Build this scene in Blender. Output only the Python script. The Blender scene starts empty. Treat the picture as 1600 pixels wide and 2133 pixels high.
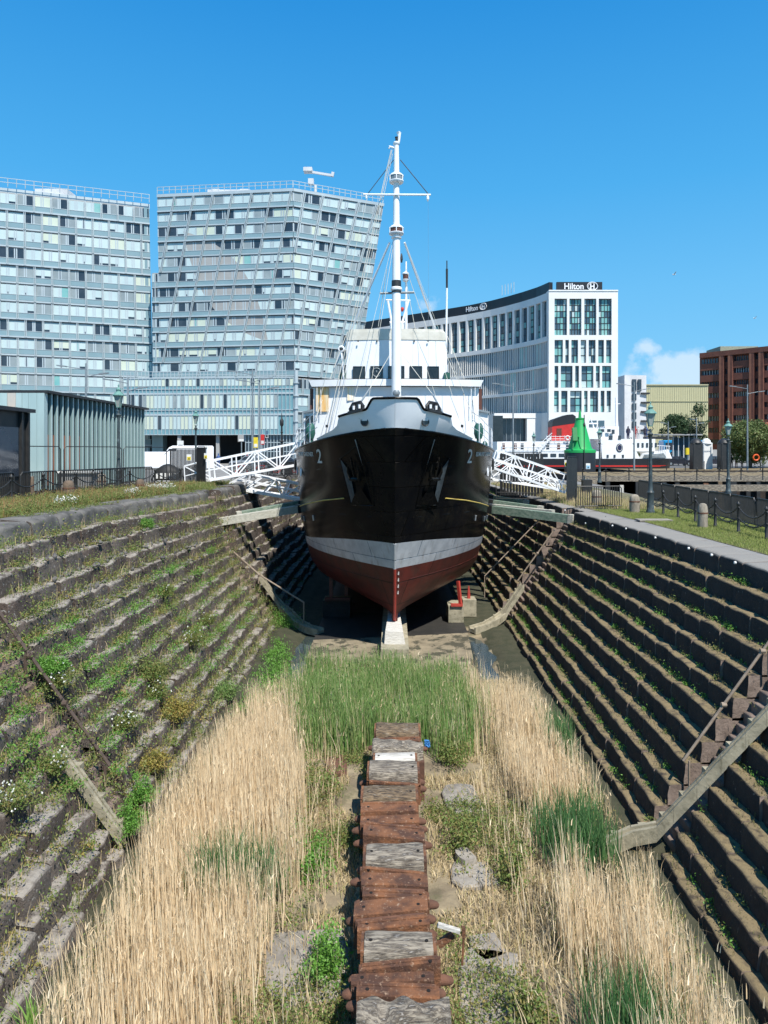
import bpy, math, random
import numpy as np
from mathutils import Vector, Matrix, noise
random.seed(7); RNG = np.random.default_rng(7)
R = math.radians
S = bpy.context.scene; COL = S.collection

# ------------------------------------------------------------------ camera, light, exposure
F = 1500.0; CX = 817.0; CY = 940.0; CZ = 8.0     # focal length and vanishing point in photo pixels, eye height over dock floor
cam = bpy.data.cameras.new('camera'); camo = bpy.data.objects.new('camera', cam); COL.objects.link(camo)
camo.location = (0, 0, CZ); camo.rotation_euler = (R(90), 0, 0)
cam.sensor_width = 36; cam.lens = F / 2133 * 36
cam.shift_x = -(CX - 800) / 2133; cam.shift_y = -(1066.5 - CY) / 2133
cam.clip_start = 0.3; cam.clip_end = 4000
S.camera = camo
SA, SB = 0.32, 0.60                                # horizontal run of a shadow per metre of height: to the left, away
sun_el = math.atan(1 / math.hypot(SA, SB)); sdir = Vector((SA, -SB, 1)).normalized()
sl = bpy.data.lights.new('sun', 'SUN'); so = bpy.data.objects.new('sun', sl); COL.objects.link(so)
sl.energy = 5.0; sl.angle = R(0.55); sl.color = (1.0, 0.955, 0.88)
so.rotation_euler = sdir.to_track_quat('Z', 'Y').to_euler(); so.location = (20, -20, 60)
S.view_settings.view_transform = 'Standard'; S.view_settings.look = 'None'
S.view_settings.exposure = 0.48; S.view_settings.gamma = 1

W = bpy.data.worlds.new('World'); S.world = W; W.use_nodes = True
nt = W.node_tree; nt.nodes.clear(); N = nt.nodes.new; L = nt.links.new
sky = N('ShaderNodeTexSky'); sky.sky_type = 'NISHITA'; sky.sun_disc = False
sky.sun_elevation = sun_el; sky.sun_rotation = math.atan2(sdir.x, sdir.y)
sky.air_density = 1.0; sky.dust_density = 0.2; sky.ozone_density = 3.2; sky.altitude = 10
bg = N('ShaderNodeBackground'); bg.inputs[1].default_value = 0.112
hs = N('ShaderNodeHueSaturation'); hs.inputs['Saturation'].default_value = 1.34; hs.inputs['Hue'].default_value = 0.496; hs.inputs['Value'].default_value = 1.42
L(sky.outputs[0], hs.inputs['Color']); L(hs.outputs[0], bg.inputs[0])
tc = N('ShaderNodeTexCoord'); sp = N('ShaderNodeSeparateXYZ'); L(tc.outputs['Generated'], sp.inputs[0])
def M2(op, a, b=None, c=None):
    n = N('ShaderNodeMath'); n.operation = op
    for i, v in enumerate((a, b, c)):
        if v is None: continue
        if isinstance(v, (int, float)): n.inputs[i].default_value = v
        else: L(v, n.inputs[i])
    return n.outputs[0]
az = M2('DIVIDE', sp.outputs[0], M2('MAXIMUM', sp.outputs[1], 0.01)); el = M2('DIVIDE', sp.outputs[2], M2('MAXIMUM', sp.outputs[1], 0.01))
def puff(a0, e0, ra, re, amp):                      # one cloud of the sky, by compass bearing and height over the horizon
    x = M2('DIVIDE', M2('SUBTRACT', az, a0), ra); y = M2('DIVIDE', M2('SUBTRACT', el, e0), re)
    d = M2('SQRT', M2('ADD', M2('MULTIPLY', x, x), M2('MULTIPLY', y, y)))
    return M2('MULTIPLY', M2('MAXIMUM', M2('SUBTRACT', 1.0, d), 0.0), amp)
cl = None
for a in ((.405, .108, .10, .05, 1.35), (.43, .080, .17, .045, 1.1), (.358, .142, .028, .020, 1.0), (.33, .100, .06, .04, .6), (-.015, .185, .03, .02, .7), (.045, .2, .04, .02, .5), (.35, .06, .15, .03, .8)):
    p = puff(*a); cl = p if cl is None else M2('MAXIMUM', cl, p)
nz = N('ShaderNodeTexNoise'); nz.inputs['Scale'].default_value = 21; nz.inputs['Detail'].default_value = 8; nz.inputs['Roughness'].default_value = .6
L(tc.outputs['Generated'], nz.inputs['Vector'])
msk = M2('MULTIPLY', M2('SUBTRACT', M2('ADD', cl, M2('MULTIPLY', M2('SUBTRACT', nz.outputs[0], .5), 2.3)), .32), 1.35)
msk = M2('MULTIPLY', M2('MINIMUM', M2('MAXIMUM', msk, 0.0), 0.6), M2('MINIMUM', M2('MULTIPLY', cl, 6.0), 1.0))
cb = N('ShaderNodeBackground'); cb.inputs[0].default_value = (.74, .83, .93, 1); cb.inputs[1].default_value = .82
azr = N('ShaderNodeValToRGB'); er = azr.color_ramp.elements                      # clear azure of this day, by height in the sky
er[0].color = (.18, .445, .655, 1); er[1].color = (.010, .11, .32, 1)
for p_, c_ in ((.21, (.108, .378, .655)), (.336, (.056, .312, .625)), (.53, (.019, .212, .54))): e_ = er.new(p_); e_.color = (*c_, 1)
L(M2('MAXIMUM', sp.outputs[2], 0.0), azr.inputs[0]); bz = N('ShaderNodeBackground'); L(azr.outputs[0], bz.inputs[0]); bz.inputs[1].default_value = 1.0
m0 = N('ShaderNodeMixShader'); m0.inputs[0].default_value = .90; L(bg.outputs[0], m0.inputs[1]); L(bz.outputs[0], m0.inputs[2])
mx = N('ShaderNodeMixShader'); L(msk, mx.inputs[0]); L(m0.outputs[0], mx.inputs[1]); L(cb.outputs[0], mx.inputs[2])
wo = N('ShaderNodeOutputWorld'); L(mx.outputs[0], wo.inputs[0])

# ------------------------------------------------------------------ helpers
def at(px, py, Y): return Vector(((px - CX) * Y / F, Y, CZ - (py - CY) * Y / F))
def sc(c): return tuple((x / 255 / 12.92 if x / 255 <= .04045 else ((x / 255 + .055) / 1.055) ** 2.4) for x in c)
def mat(name, c1, c2=None, scale=3.0, rough=.8, metal=0.0, bump=0.0, bscale=None, c3=None, s3=9.0, t3=.6, w3=.06,
        spec=.5, coat=0.0, island=None, iw=.72, plates=None, sharp=.14, stretch=None, trans=0.0, emit=None, backf=False, detail=6, wet=None):
    m = bpy.data.materials.new(name); m.use_nodes = True; n = m.node_tree.nodes; l = m.node_tree.links
    b = n['Principled BSDF']; b.inputs['Roughness'].default_value = rough; b.inputs['Metallic'].default_value = metal
    b.inputs['Specular IOR Level'].default_value = spec; b.inputs['Coat Weight'].default_value = coat
    if coat: b.inputs['Coat Roughness'].default_value = .08
    c2 = c2 or tuple(x * .8 for x in c1)
    geo = n.new('ShaderNodeNewGeometry'); vec = geo.outputs['Position']
    if stretch:
        mp = n.new('ShaderNodeMapping'); mp.inputs['Scale'].default_value = stretch; l.new(vec, mp.inputs[0]); vec = mp.outputs[0]
    t = n.new('ShaderNodeTexNoise'); t.inputs['Scale'].default_value = scale; t.inputs['Detail'].default_value = detail; t.inputs['Roughness'].default_value = .62
    l.new(vec, t.inputs['Vector'])
    r = n.new('ShaderNodeValToRGB'); r.color_ramp.elements[0].position = .5 - sharp; r.color_ramp.elements[1].position = .5 + sharp
    r.color_ramp.elements[0].color = (*c1, 1); r.color_ramp.elements[1].color = (*c2, 1); l.new(t.outputs[0], r.inputs[0]); out = r.outputs[0]
    if island:                                     # list of colours, one drawn per blade or leaf
        r2 = n.new('ShaderNodeValToRGB'); el_ = r2.color_ramp.elements
        for i, c in enumerate(island):
            e = el_[i] if i < 2 else el_.new(i / (len(island) - 1))
            e.position = i / (len(island) - 1)
        for e, c in zip(sorted(el_, key=lambda e: e.position), island): e.color = (*c, 1)
        l.new(geo.outputs['Random Per Island'], r2.inputs[0])
        mi = n.new('ShaderNodeMix'); mi.data_type = 'RGBA'; mi.inputs[0].default_value = iw; l.new(out, mi.inputs[6]); l.new(r2.outputs[0], mi.inputs[7]); out = mi.outputs[2]
    if c3:
        t3n = n.new('ShaderNodeTexNoise'); t3n.inputs['Scale'].default_value = s3; t3n.inputs['Detail'].default_value = 8; t3n.inputs['Roughness'].default_value = .7
        l.new(vec, t3n.inputs['Vector'])
        r3 = n.new('ShaderNodeMapRange'); r3.inputs['From Min'].default_value = t3 - w3; r3.inputs['From Max'].default_value = t3 + w3; l.new(t3n.outputs[0], r3.inputs[0])
        mi = n.new('ShaderNodeMix'); mi.data_type = 'RGBA'; mi.inputs[7].default_value = (*c3, 1); l.new(r3.outputs[0], mi.inputs[0]); l.new(out, mi.inputs[6]); out = mi.outputs[2]
    if plates:                                     # riveted plating: seams every so often along and up the hull
        sx = n.new('ShaderNodeSeparateXYZ'); l.new(geo.outputs['Position'], sx.inputs[0]); cx = n.new('ShaderNodeCombineXYZ'); l.new(sx.outputs[1], cx.inputs[0]); l.new(sx.outputs[2], cx.inputs[1])
        bt = n.new('ShaderNodeTexBrick'); bt.inputs['Scale'].default_value = 1; bt.inputs['Brick Width'].default_value = 2.3; bt.inputs['Row Height'].default_value = .95; bt.inputs['Mortar Size'].default_value = .018; bt.inputs['Color1'].default_value = (.5, .5, .5, 1); bt.inputs['Color2'].default_value = (.42, .42, .42, 1); bt.inputs['Mortar'].default_value = (0, 0, 0, 1); l.new(cx.outputs[0], bt.inputs[0])
        rs = n.new('ShaderNodeTexNoise'); rs.inputs['Scale'].default_value = 2.0; rs.inputs['Detail'].default_value = 7; mp2 = n.new('ShaderNodeMapping'); mp2.inputs['Scale'].default_value = (2.2, 2.2, .22); l.new(geo.outputs['Position'], mp2.inputs[0]); l.new(mp2.outputs[0], rs.inputs['Vector'])
        rr_ = n.new('ShaderNodeMapRange'); rr_.inputs[1].default_value = .58; rr_.inputs[2].default_value = .78; rr_.inputs[4].default_value = .75; l.new(rs.outputs[0], rr_.inputs[0])
        mi = n.new('ShaderNodeMix'); mi.data_type = 'RGBA'; mi.inputs[7].default_value = (*plates, 1); l.new(rr_.outputs[0], mi.inputs[0]); l.new(out, mi.inputs[6]); out = mi.outputs[2]
        ml = n.new('ShaderNodeMix'); ml.data_type = 'RGBA'; ml.blend_type = 'OVERLAY'; ml.inputs[0].default_value = .85; l.new(out, ml.inputs[6]); l.new(bt.outputs[0], ml.inputs[7]); out = ml.outputs[2]
        b2 = n.new('ShaderNodeBump'); b2.inputs['Strength'].default_value = .7; b2.inputs['Distance'].default_value = .03; l.new(bt.outputs[0], b2.inputs['Height']); l.new(b2.outputs[0], b.inputs['Normal'])
    l.new(out, b.inputs['Base Color'])
    if bump and plates: bump = 0
    if bump:
        bn = n.new('ShaderNodeTexNoise'); bn.inputs['Scale'].default_value = bscale or scale * 4; bn.inputs['Detail'].default_value = 10; bn.inputs['Roughness'].default_value = .7
        l.new(vec, bn.inputs['Vector'])
        bb = n.new('ShaderNodeBump'); bb.inputs['Strength'].default_value = bump; bb.inputs['Distance'].default_value = .05; l.new(bn.outputs[0], bb.inputs['Height']); l.new(bb.outputs[0], b.inputs['Normal'])
    if trans:
        tr = n.new('ShaderNodeBsdfTranslucent'); l.new(out, tr.inputs[0]); ms = n.new('ShaderNodeMixShader'); ms.inputs[0].default_value = trans
        l.new(b.outputs[0], ms.inputs[1]); l.new(tr.outputs[0], ms.inputs[2]); l.new(ms.outputs[0], n['Material Output'].inputs[0])
    if emit:
        b.inputs['Emission Color'].default_value = (*emit[0], 1); b.inputs['Emission Strength'].default_value = emit[1]
    return m
def topmat(m, ctop, lo=.55, hi=.9, nscale=7, keep=.35):
    """second colour on faces that look up"""
    n = m.node_tree.nodes; l = m.node_tree.links; b = n['Principled BSDF']
    src = b.inputs['Base Color'].links[0].from_socket
    g = n.new('ShaderNodeNewGeometry'); s = n.new('ShaderNodeSeparateXYZ'); l.new(g.outputs['True Normal'], s.inputs[0])
    a = n.new('ShaderNodeMapRange'); a.inputs[1].default_value = lo; a.inputs[2].default_value = hi; l.new(s.outputs[2], a.inputs[0])
    t = n.new('ShaderNodeTexNoise'); t.inputs['Scale'].default_value = nscale; t.inputs['Detail'].default_value = 8; l.new(g.outputs['Position'], t.inputs['Vector'])
    q = n.new('ShaderNodeMapRange'); q.inputs[1].default_value = keep; q.inputs[2].default_value = keep + .22; l.new(t.outputs[0], q.inputs[0])
    mu = n.new('ShaderNodeMath'); mu.operation = 'MULTIPLY'; l.new(a.outputs[0], mu.inputs[0]); l.new(q.outputs[0], mu.inputs[1])
    mi = n.new('ShaderNodeMix'); mi.data_type = 'RGBA'; mi.inputs[7].default_value = (*ctop, 1); l.new(mu.outputs[0], mi.inputs[0]); l.new(src, mi.inputs[6]); l.new(mi.outputs[2], b.inputs['Base Color'])
    return m

ORG = {}
def tag(o, label=None, cat=None, group=None, kind=None):
    if label: o['label'] = label
    if cat: o['category'] = cat
    if group: o['group'] = group
    if kind: o['kind'] = kind
    return o
def thing(name, label, cat, loc=(0, 0, 0), group=None):
    o = bpy.data.objects.new(name, None); COL.objects.link(o); o.empty_display_size = .3
    o.location = loc; ORG[o.name] = Vector(loc); return tag(o, label, cat, group)
def copy_tree(o, parent=None):
    c = o.copy(); COL.objects.link(c)
    if parent: c.parent = parent
    for ch in o.children: copy_tree(ch, c)
    return c
class MB:
    def __init__(s): s.v = []; s.f = []; s.m = []
    def add(s, vs, fs, mi=0):
        k = len(s.v); s.v += [tuple(v) for v in vs]; s.f += [tuple(i + k for i in f) for f in fs]; s.m += [mi] * len(fs); return s
    def hexa(s, p, mi=0):                          # p: 4 bottom, 4 top
        return s.add(p, [(3, 2, 1, 0), (4, 5, 6, 7), (0, 1, 5, 4), (1, 2, 6, 5), (2, 3, 7, 6), (3, 0, 4, 7)], mi)
    def box(s, x0, x1, y0, y1, z0, z1, mi=0):
        return s.hexa([(x0, y0, z0), (x1, y0, z0), (x1, y1, z0), (x0, y1, z0), (x0, y0, z1), (x1, y0, z1), (x1, y1, z1), (x0, y1, z1)], mi)
    def rbox(s, c, sz, rz=0, mi=0, rx=0, ry=0, bev=0):
        M = Matrix.Translation(c) @ Matrix.Rotation(rz, 4, 'Z') @ Matrix.Rotation(rx, 4, 'X') @ Matrix.Rotation(ry, 4, 'Y')
        a, b, h = sz[0] / 2, sz[1] / 2, sz[2] / 2
        if not bev:
            return s.hexa([M @ Vector(q) for q in ((-a, -b, -h), (a, -b, -h), (a, b, -h), (-a, b, -h), (-a, -b, h), (a, -b, h), (a, b, h), (-a, b, h))], mi)
        e = bev; ring = [(-a + e, -b), (a - e, -b), (a, -b + e), (a, b - e), (a - e, b), (-a + e, b), (-a, b - e), (-a, -b + e)]
        sh = lambda k: [(x * (1 - k / a), y * (1 - k / b)) for x, y in ring]
        vs = []
        for rr, z in ((sh(e), -h), (ring, -h + e), (ring, h - e), (sh(e), h)): vs += [M @ Vector((x, y, z)) for x, y in rr]
        fs = [tuple(range(7, -1, -1)), tuple(range(24, 32))]
        for k in range(3):
            for i in range(8): j = (i + 1) % 8; fs.append((k * 8 + i, k * 8 + j, k * 8 + 8 + j, k * 8 + 8 + i))
        return s.add(vs, fs, mi)
    def bar(s, a, b, w, h=None, mi=0, up=(0, 0, 1)):
        a = Vector(a); b = Vector(b); h = h or w; d = (b - a).normalized(); u = Vector(up)
        x = d.cross(u); x = x.normalized() if x.length > 1e-4 else Vector((1, 0, 0)); y = x.cross(d).normalized()
        p = []
        for q in (a, b): p += [q - x * w / 2 - y * h / 2, q + x * w / 2 - y * h / 2, q + x * w / 2 + y * h / 2, q - x * w / 2 + y * h / 2]
        return s.hexa(p, mi)
    def tube(s, pts, r, n=8, mi=0, cap=True):
        pts = [Vector(p) for p in pts]; rr = r if isinstance(r, (list, tuple)) else [r] * len(pts); vs = []; fs = []
        for i, p in enumerate(pts):
            d = (pts[min(i + 1, len(pts) - 1)] - pts[max(i - 1, 0)])
            d = d.normalized() if d.length > 1e-6 else Vector((0, 0, 1))
            x = d.cross(Vector((0, 0, 1)) if abs(d.z) < .9 else Vector((0, 1, 0))).normalized(); y = d.cross(x)
            vs += [p + (x * math.cos(2 * math.pi * k / n) + y * math.sin(2 * math.pi * k / n)) * rr[i] for k in range(n)]
        for i in range(len(pts) - 1):
            for k in range(n): j = (k + 1) % n; fs.append((i * n + k, i * n + j, i * n + n + j, i * n + n + k))
        if cap: fs += [tuple(range(n - 1, -1, -1)), tuple(range((len(pts) - 1) * n, len(pts) * n))]
        return s.add(vs, fs, mi)
    def lathe(s, c, prof, n=16, mi=0, sy=1.0):      # prof: (radius, z) bottom to top
        c = Vector(c); vs = []; fs = []
        for r, z in prof: vs += [c + Vector((r * math.cos(2 * math.pi * (k + .5) / n), sy * r * math.sin(2 * math.pi * (k + .5) / n), z)) for k in range(n)]
        for i in range(len(prof) - 1):
            for k in range(n): j = (k + 1) % n; fs.append((i * n + k, i * n + j, i * n + n + j, i * n + n + k))
        fs += [tuple(range(n - 1, -1, -1)), tuple(range((len(prof) - 1) * n, len(prof) * n))]
        return s.add(vs, fs, mi)
    def prism(s, poly, d, mi=0):                   # poly: list of 3d points, d: extrusion vector
        n = len(poly); d = Vector(d); vs = [Vector(p) for p in poly] + [Vector(p) + d for p in poly]
        return s.add(vs, [tuple(range(n - 1, -1, -1)), tuple(range(n, 2 * n))] + [(i, (i + 1) % n, n + (i + 1) % n, n + i) for i in range(n)], mi)
    def build(s, name, mats, parent=None, loc=None, smooth=False):
        me = bpy.data.meshes.new(name); o0 = Vector((0, 0, 0))
        if parent: o0 = ORG.get(parent.name, o0)
        elif loc is not None: o0 = Vector(loc)
        me.from_pydata([(v[0] - o0.x, v[1] - o0.y, v[2] - o0.z) for v in s.v], [], s.f)
        if not isinstance(mats, (list, tuple)): mats = [mats]
        for q in mats: me.materials.append(q)
        if len(mats) > 1: me.polygons.foreach_set('material_index', s.m)
        me.validate(); me.update()
        o = bpy.data.objects.new(name, me); COL.objects.link(o)
        if smooth: soft(o, smooth if smooth is not True else 40)
        if parent: o.parent = parent; ORG[o.name] = o0
        elif loc is not None: o.location = loc
        return o
def soft(o, deg=40):
    me = o.data; me.polygons.foreach_set('use_smooth', [True] * len(me.polygons))
    try: me.set_sharp_from_angle(angle=R(deg))
    except Exception: pass
def np_obj(name, verts, faces, m, parent=None):
    me = bpy.data.meshes.new(name); k = faces.shape[1]
    me.vertices.add(len(verts)); me.vertices.foreach_set('co', verts.astype(np.float32).ravel())
    me.loops.add(faces.size); me.loops.foreach_set('vertex_index', faces.astype(np.int32).ravel())
    me.polygons.add(len(faces)); me.polygons.foreach_set('loop_start', np.arange(0, faces.size, k, dtype=np.int32)); me.polygons.foreach_set('loop_total', np.full(len(faces), k, dtype=np.int32))
    me.update(calc_edges=True); me.validate(); me.materials.append(m)
    o = bpy.data.objects.new(name, me); COL.objects.link(o)
    if parent: o.parent = parent
    return o
def blades(P, H, Wd, lean, segs=3, droop=0.0, bias=(0, 0)):
    """ribbons that rise from points P (n,3); a ribbon is one island"""
    n = len(P); a = RNG.uniform(0, 2 * np.pi, n); ld = RNG.uniform(0, 2 * np.pi, n); lm = np.abs(RNG.normal(0, lean, n)) * H
    side = np.stack([np.cos(a * .5 - np.pi / 4 * 1), np.sin(a * .5 - np.pi / 4) * .5, np.zeros(n)], 1)
    vs = np.zeros((n, segs + 1, 2, 3))
    for k in range(segs + 1):
        t = k / segs; w = Wd * (1 - t ** 2 * .85)
        c = P + np.stack([np.cos(ld) * lm * t ** 1.8 + bias[0] * H * t * t, np.sin(ld) * lm * t ** 1.8 + bias[1] * H * t * t, H * t - droop * lm * t ** 3], 1)
        vs[:, k, 0] = c - side * w[:, None] / 2; vs[:, k, 1] = c + side * w[:, None] / 2
    base = np.arange(n)[:, None] * (segs + 1) * 2; f = []
    for k in range(segs): f.append(np.stack([base[:, 0] + 2 * k, base[:, 0] + 2 * k + 1, base[:, 0] + 2 * k + 3, base[:, 0] + 2 * k + 2], 1))
    return vs.reshape(-1, 3), np.concatenate(f)
def leaves(C, size, flat=.3, aspect=.45):
    """leaf-shaped quads round centres C (n,3)"""
    n = len(C); sz = np.broadcast_to(size, (n,)) * RNG.uniform(.6, 1.3, n)
    d = RNG.normal(0, 1, (n, 3)); d[:, 2] = np.abs(d[:, 2]) * .7 + flat; d /= np.linalg.norm(d, axis=1)[:, None]
    e = np.cross(d, RNG.normal(0, 1, (n, 3))); e /= np.linalg.norm(e, axis=1)[:, None] + 1e-9
    d = d * sz[:, None]; e = e * (sz * aspect)[:, None]
    vs = np.stack([C - d * .5, C - e * .5, C + d * .5, C + e * .5], 1)
    return vs.reshape(-1, 3), np.arange(n * 4).reshape(-1, 4)
def merge(*vf):
    V = []; Fs = []; k = 0
    for v, f in vf: V.append(v); Fs.append(f + k); k += len(v)
    return np.concatenate(V), np.concatenate(Fs)
def text_obj(txt, size, ext, M, m, parent, name, spacing=1.0, warp=None, xs=1.0, offset=0.0):
    cu = bpy.data.curves.new('t', 'FONT'); cu.body = txt; cu.size = size; cu.extrude = ext; cu.align_x = 'CENTER'; cu.space_character = spacing; cu.resolution_u = 4; cu.offset = offset
    o = bpy.data.objects.new('t', cu); COL.objects.link(o); dg = bpy.context.evaluated_depsgraph_get()
    me = bpy.data.meshes.new_from_object(o.evaluated_get(dg)); bpy.data.objects.remove(o); bpy.data.curves.remove(cu)
    o0 = ORG.get(parent.name, Vector((0, 0, 0)))
    for v in me.vertices:
        c = v.co.copy(); c.x *= xs
        v.co = (warp(c) if warp else M @ c) - o0
    me.materials.clear(); me.materials.append(m)
    q = bpy.data.objects.new(name, me); COL.objects.link(q); q.parent = parent; ORG[q.name] = o0
    return q
def smooth01(x): x = min(max(x, 0.), 1.); return x * x * (3 - 2 * x)
def nz3(x, y, z, s=1.0): return noise.noise(Vector((x * s, y * s, z * s)))

# ------------------------------------------------------------------ materials
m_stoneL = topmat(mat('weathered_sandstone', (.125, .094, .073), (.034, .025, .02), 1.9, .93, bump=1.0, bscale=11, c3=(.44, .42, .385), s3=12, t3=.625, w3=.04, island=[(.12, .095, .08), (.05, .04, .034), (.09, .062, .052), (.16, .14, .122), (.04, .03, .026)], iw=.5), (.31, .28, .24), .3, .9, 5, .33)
m_stoneR = topmat(mat('damp_shade_sandstone', (.036, .028, .024), (.016, .012, .011), 2.2, .93, bump=.9, bscale=9, c3=(.22, .19, .16), s3=10, t3=.66, w3=.04, island=[(.05, .038, .03), (.03, .022, .019), (.05, .036, .03), (.025, .02, .017)], iw=.4), (.205, .155, .08), .5, .95, 5, .28)  # damp risers painted darker still for shade; moss colour on the tops
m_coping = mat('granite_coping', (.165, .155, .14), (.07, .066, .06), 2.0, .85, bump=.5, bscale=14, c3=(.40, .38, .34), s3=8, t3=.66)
m_endst = mat('sunlit_sandstone_end', (.26, .20, .165), (.15, .112, .09), 3, .9, bump=.6, bscale=12)  # paler end faces, with the sun on them put into the colour
m_copR = topmat(mat('shade_faced_coping', (.03, .029, .028), (.018, .017, .017), 2.5, .85, bump=.5, bscale=14), (.235, .22, .195), .45, .85, .4, .0)  # near-black face paints its shade; tops keep the grey of the slabs
m_stair = mat('pink_sandstone', (.24, .18, .145), (.14, .105, .085), 3, .9, bump=.5, bscale=12, c3=(.12, .10, .08), s3=7, t3=.62)
m_chute = mat('buff_limestone', (.37, .33, .235), (.22, .20, .14), 3, .85, bump=.4, bscale=15, c3=(.17, .15, .09), s3=6, t3=.62)
m_floor = mat('silted_floor', (.30, .245, .155), (.13, .10, .066), 1.3, .95, bump=.8, bscale=8, c3=(.085, .085, .04), s3=1.1, t3=.6, w3=.08)
m_slab = mat('pale_flagstone', (.33, .30, .255), (.20, .18, .155), 3, .9, bump=.6, bscale=10)
m_water = mat('still_water', (.03, .045, .05), (.04, .05, .045), 1, .06, spec=.6, bump=.03, bscale=3)
m_basin = mat('basin_water', (.055, .052, .032), (.03, .034, .02), .9, .3, spec=.2, bump=.15, bscale=3)
m_paving = mat('quay_paving', (.25, .24, .225), (.17, .165, .155), 1.5, .9, bump=.3, c3=(.12, .115, .11), s3=3, t3=.62)
m_asphalt = mat('asphalt', (.12, .12, .12), (.085, .085, .085), .6, .9, bump=.2)
m_soil = mat('grassy_soil', (.10, .10, .04), (.17, .145, .085), 1.6, .95, bump=.8)
m_rust = mat('rusted_iron', (.235, .10, .045), (.085, .04, .025), 2.6, .9, sharp=.1, bump=.8, bscale=30, c3=(.40, .27, .18), s3=16, t3=.62, w3=.05)
m_rustd = mat('dark_rusted_iron', (.15, .07, .042), (.09, .045, .03), 6, .9, bump=.5)
m_woodg = mat('split_grey_timber', (.37, .32, .25), (.05, .037, .027), 5, sharp=.09, rough=.9, bump=1.0, bscale=7, stretch=(.7, 4, 5), c3=(.52, .48, .42), s3=5, t3=.62, w3=.06)
m_woodw = mat('bleached_timber', (.66, .64, .58), (.42, .39, .34), 5, .85, bump=.6, bscale=8, stretch=(1, 5, 8))
m_woodb = mat('brown_timber', (.25, .175, .10), (.05, .035, .025), 6, sharp=.09, rough=.9, bump=.9, bscale=8, stretch=(1, 5, 8), c3=(.42, .37, .29), s3=5, t3=.62)
m_hole = mat('bolt_hole', (.01, .008, .007), rough=1)
m_reed = mat('dry_reed', (.80, .65, .43), (.66, .50, .30), .9, .75, island=[(.88, .72, .48), (.38, .25, .12), (.84, .67, .43), (.94, .82, .60), (.60, .44, .25), (.92, .77, .54)], trans=.25)
m_reedg = mat('green_reed', (.10, .19, .045), (.18, .26, .08), .9, .6, island=[(.07, .18, .035), (.15, .30, .06), (.28, .38, .12), (.10, .22, .05), (.42, .42, .20), (.13, .28, .055)], trans=.28)
m_reedd = mat('bluish_reed', (.05, .14, .06), (.09, .2, .08), .9, .55, island=[(.03, .10, .03), (.07, .18, .05), (.14, .25, .08), (.04, .13, .035)], trans=.25)
m_drygr = mat('dead_grass', (.52, .41, .23), (.38, .29, .15), 1.2, .85, island=[(.60, .48, .29), (.36, .26, .13), (.68, .56, .36), (.30, .24, .12), (.26, .27, .09)], trans=.12)
m_weedL = mat('weed_leaves', (.12, .19, .04), (.20, .22, .07), .8, .7, island=[(.08, .17, .03), (.17, .26, .05), (.27, .24, .09), (.12, .22, .04), (.33, .21, .08), (.07, .14, .03)], trans=.28)
m_weedG = mat('lush_leaves', (.09, .23, .03), (.17, .32, .05), 1.2, .6, island=[(.07, .2, .03), (.16, .36, .05), (.10, .27, .03), (.20, .38, .08)], trans=.32)
m_weedY = mat('yellowing_leaves', (.32, .27, .06), (.24, .25, .06), 1.2, .7, island=[(.4, .3, .07), (.24, .26, .05), (.36, .2, .07), (.18, .22, .05)], trans=.25)
m_petal = mat('white_petals', (.85, .85, .80), (.75, .75, .68), 9, .6, trans=.2)
m_black = mat('black_gloss_paint', (.005, .0055, .007), (.009, .009, .009), 1.1, .2, spec=.11, bump=.06, bscale=2.2, c3=(.022, .019, .014), s3=1.0, t3=.64, w3=.12, plates=(.010, .008, .006))
m_silver = mat('silver_boot_paint', (.66, .69, .72), (.50, .53, .56), 1.8, .34, metal=.35, bump=.12, bscale=4, c3=(.2, .2, .2), s3=5, t3=.68, plates=(.36, .33, .30))
m_red = mat('red_oxide_paint', (.135, .026, .020), (.075, .020, .017), 1.6, .4, plates=(.07, .045, .035), bump=.1, bscale=4, c3=(.10, .05, .04), s3=3, t3=.66, spec=.4)
m_redhi = mat('red_stem_paint', (.42, .05, .035), (.3, .04, .03), 3, .5)
m_white = mat('white_ship_paint', (.82, .83, .84), (.76, .77, .78), 1.5, .4, bump=.05, bscale=3)
m_whiteb = mat('bulwark_grey_white', (.86, .88, .90), (.78, .80, .83), 1.2, .38, bump=.06, bscale=2, c3=(.5, .5, .5), s3=2, t3=.7)
m_cream = mat('cream_canvas', (.66, .64, .57), (.54, .52, .45), 2, .9, bump=.2)
m_rustst = mat('rust_streaks', (.72, .36, .05), (.74, .62, .42), 3, .6, stretch=(3, 3, .25))
m_glass = mat('dark_glass', (.012, .015, .018), (.03, .035, .04), 2, .08, spec=.7)
m_dark = mat('dark_iron', (.018, .019, .02), (.03, .03, .03), 4, .5)
m_steelg = mat('grey_steel', (.25, .29, .31), (.18, .21, .23), 3, .5, metal=.2)
m_plate = mat('lit_pocket_grey', (.075, .09, .10), (.04, .05, .055), 5, .5, c3=(.2, .22, .23), s3=8, t3=.66)  # paints the sunlit inner wall of the anchor recess as a flush strip
m_yel = mat('yellow_paint', (.62, .44, .09), (.5, .36, .1), 3, .6)
m_tan = mat('wood_brown', (.12, .04, .025), (.08, .03, .02), 3, .6)
m_greenp = mat('green_paint', (.02, .11, .085), (.015, .08, .06), 2, .6)
m_wgreen = mat('faded_green_timber', (.10, .17, .125), (.26, .31, .24), 2.5, .85, bump=.4, stretch=(1, 3, 4))
m_wpale = mat('pale_timber', (.50, .49, .42), (.36, .35, .29), 3, .85, bump=.4, stretch=(1, 3, 4), c3=(.2, .24, .16), s3=3, t3=.66)
m_redL = mat('signal_red', (.55, .03, .025), (.45, .025, .02), 2, .45)
m_mark = mat('white_lettering', (.72, .74, .72), rough=.6)
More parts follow.
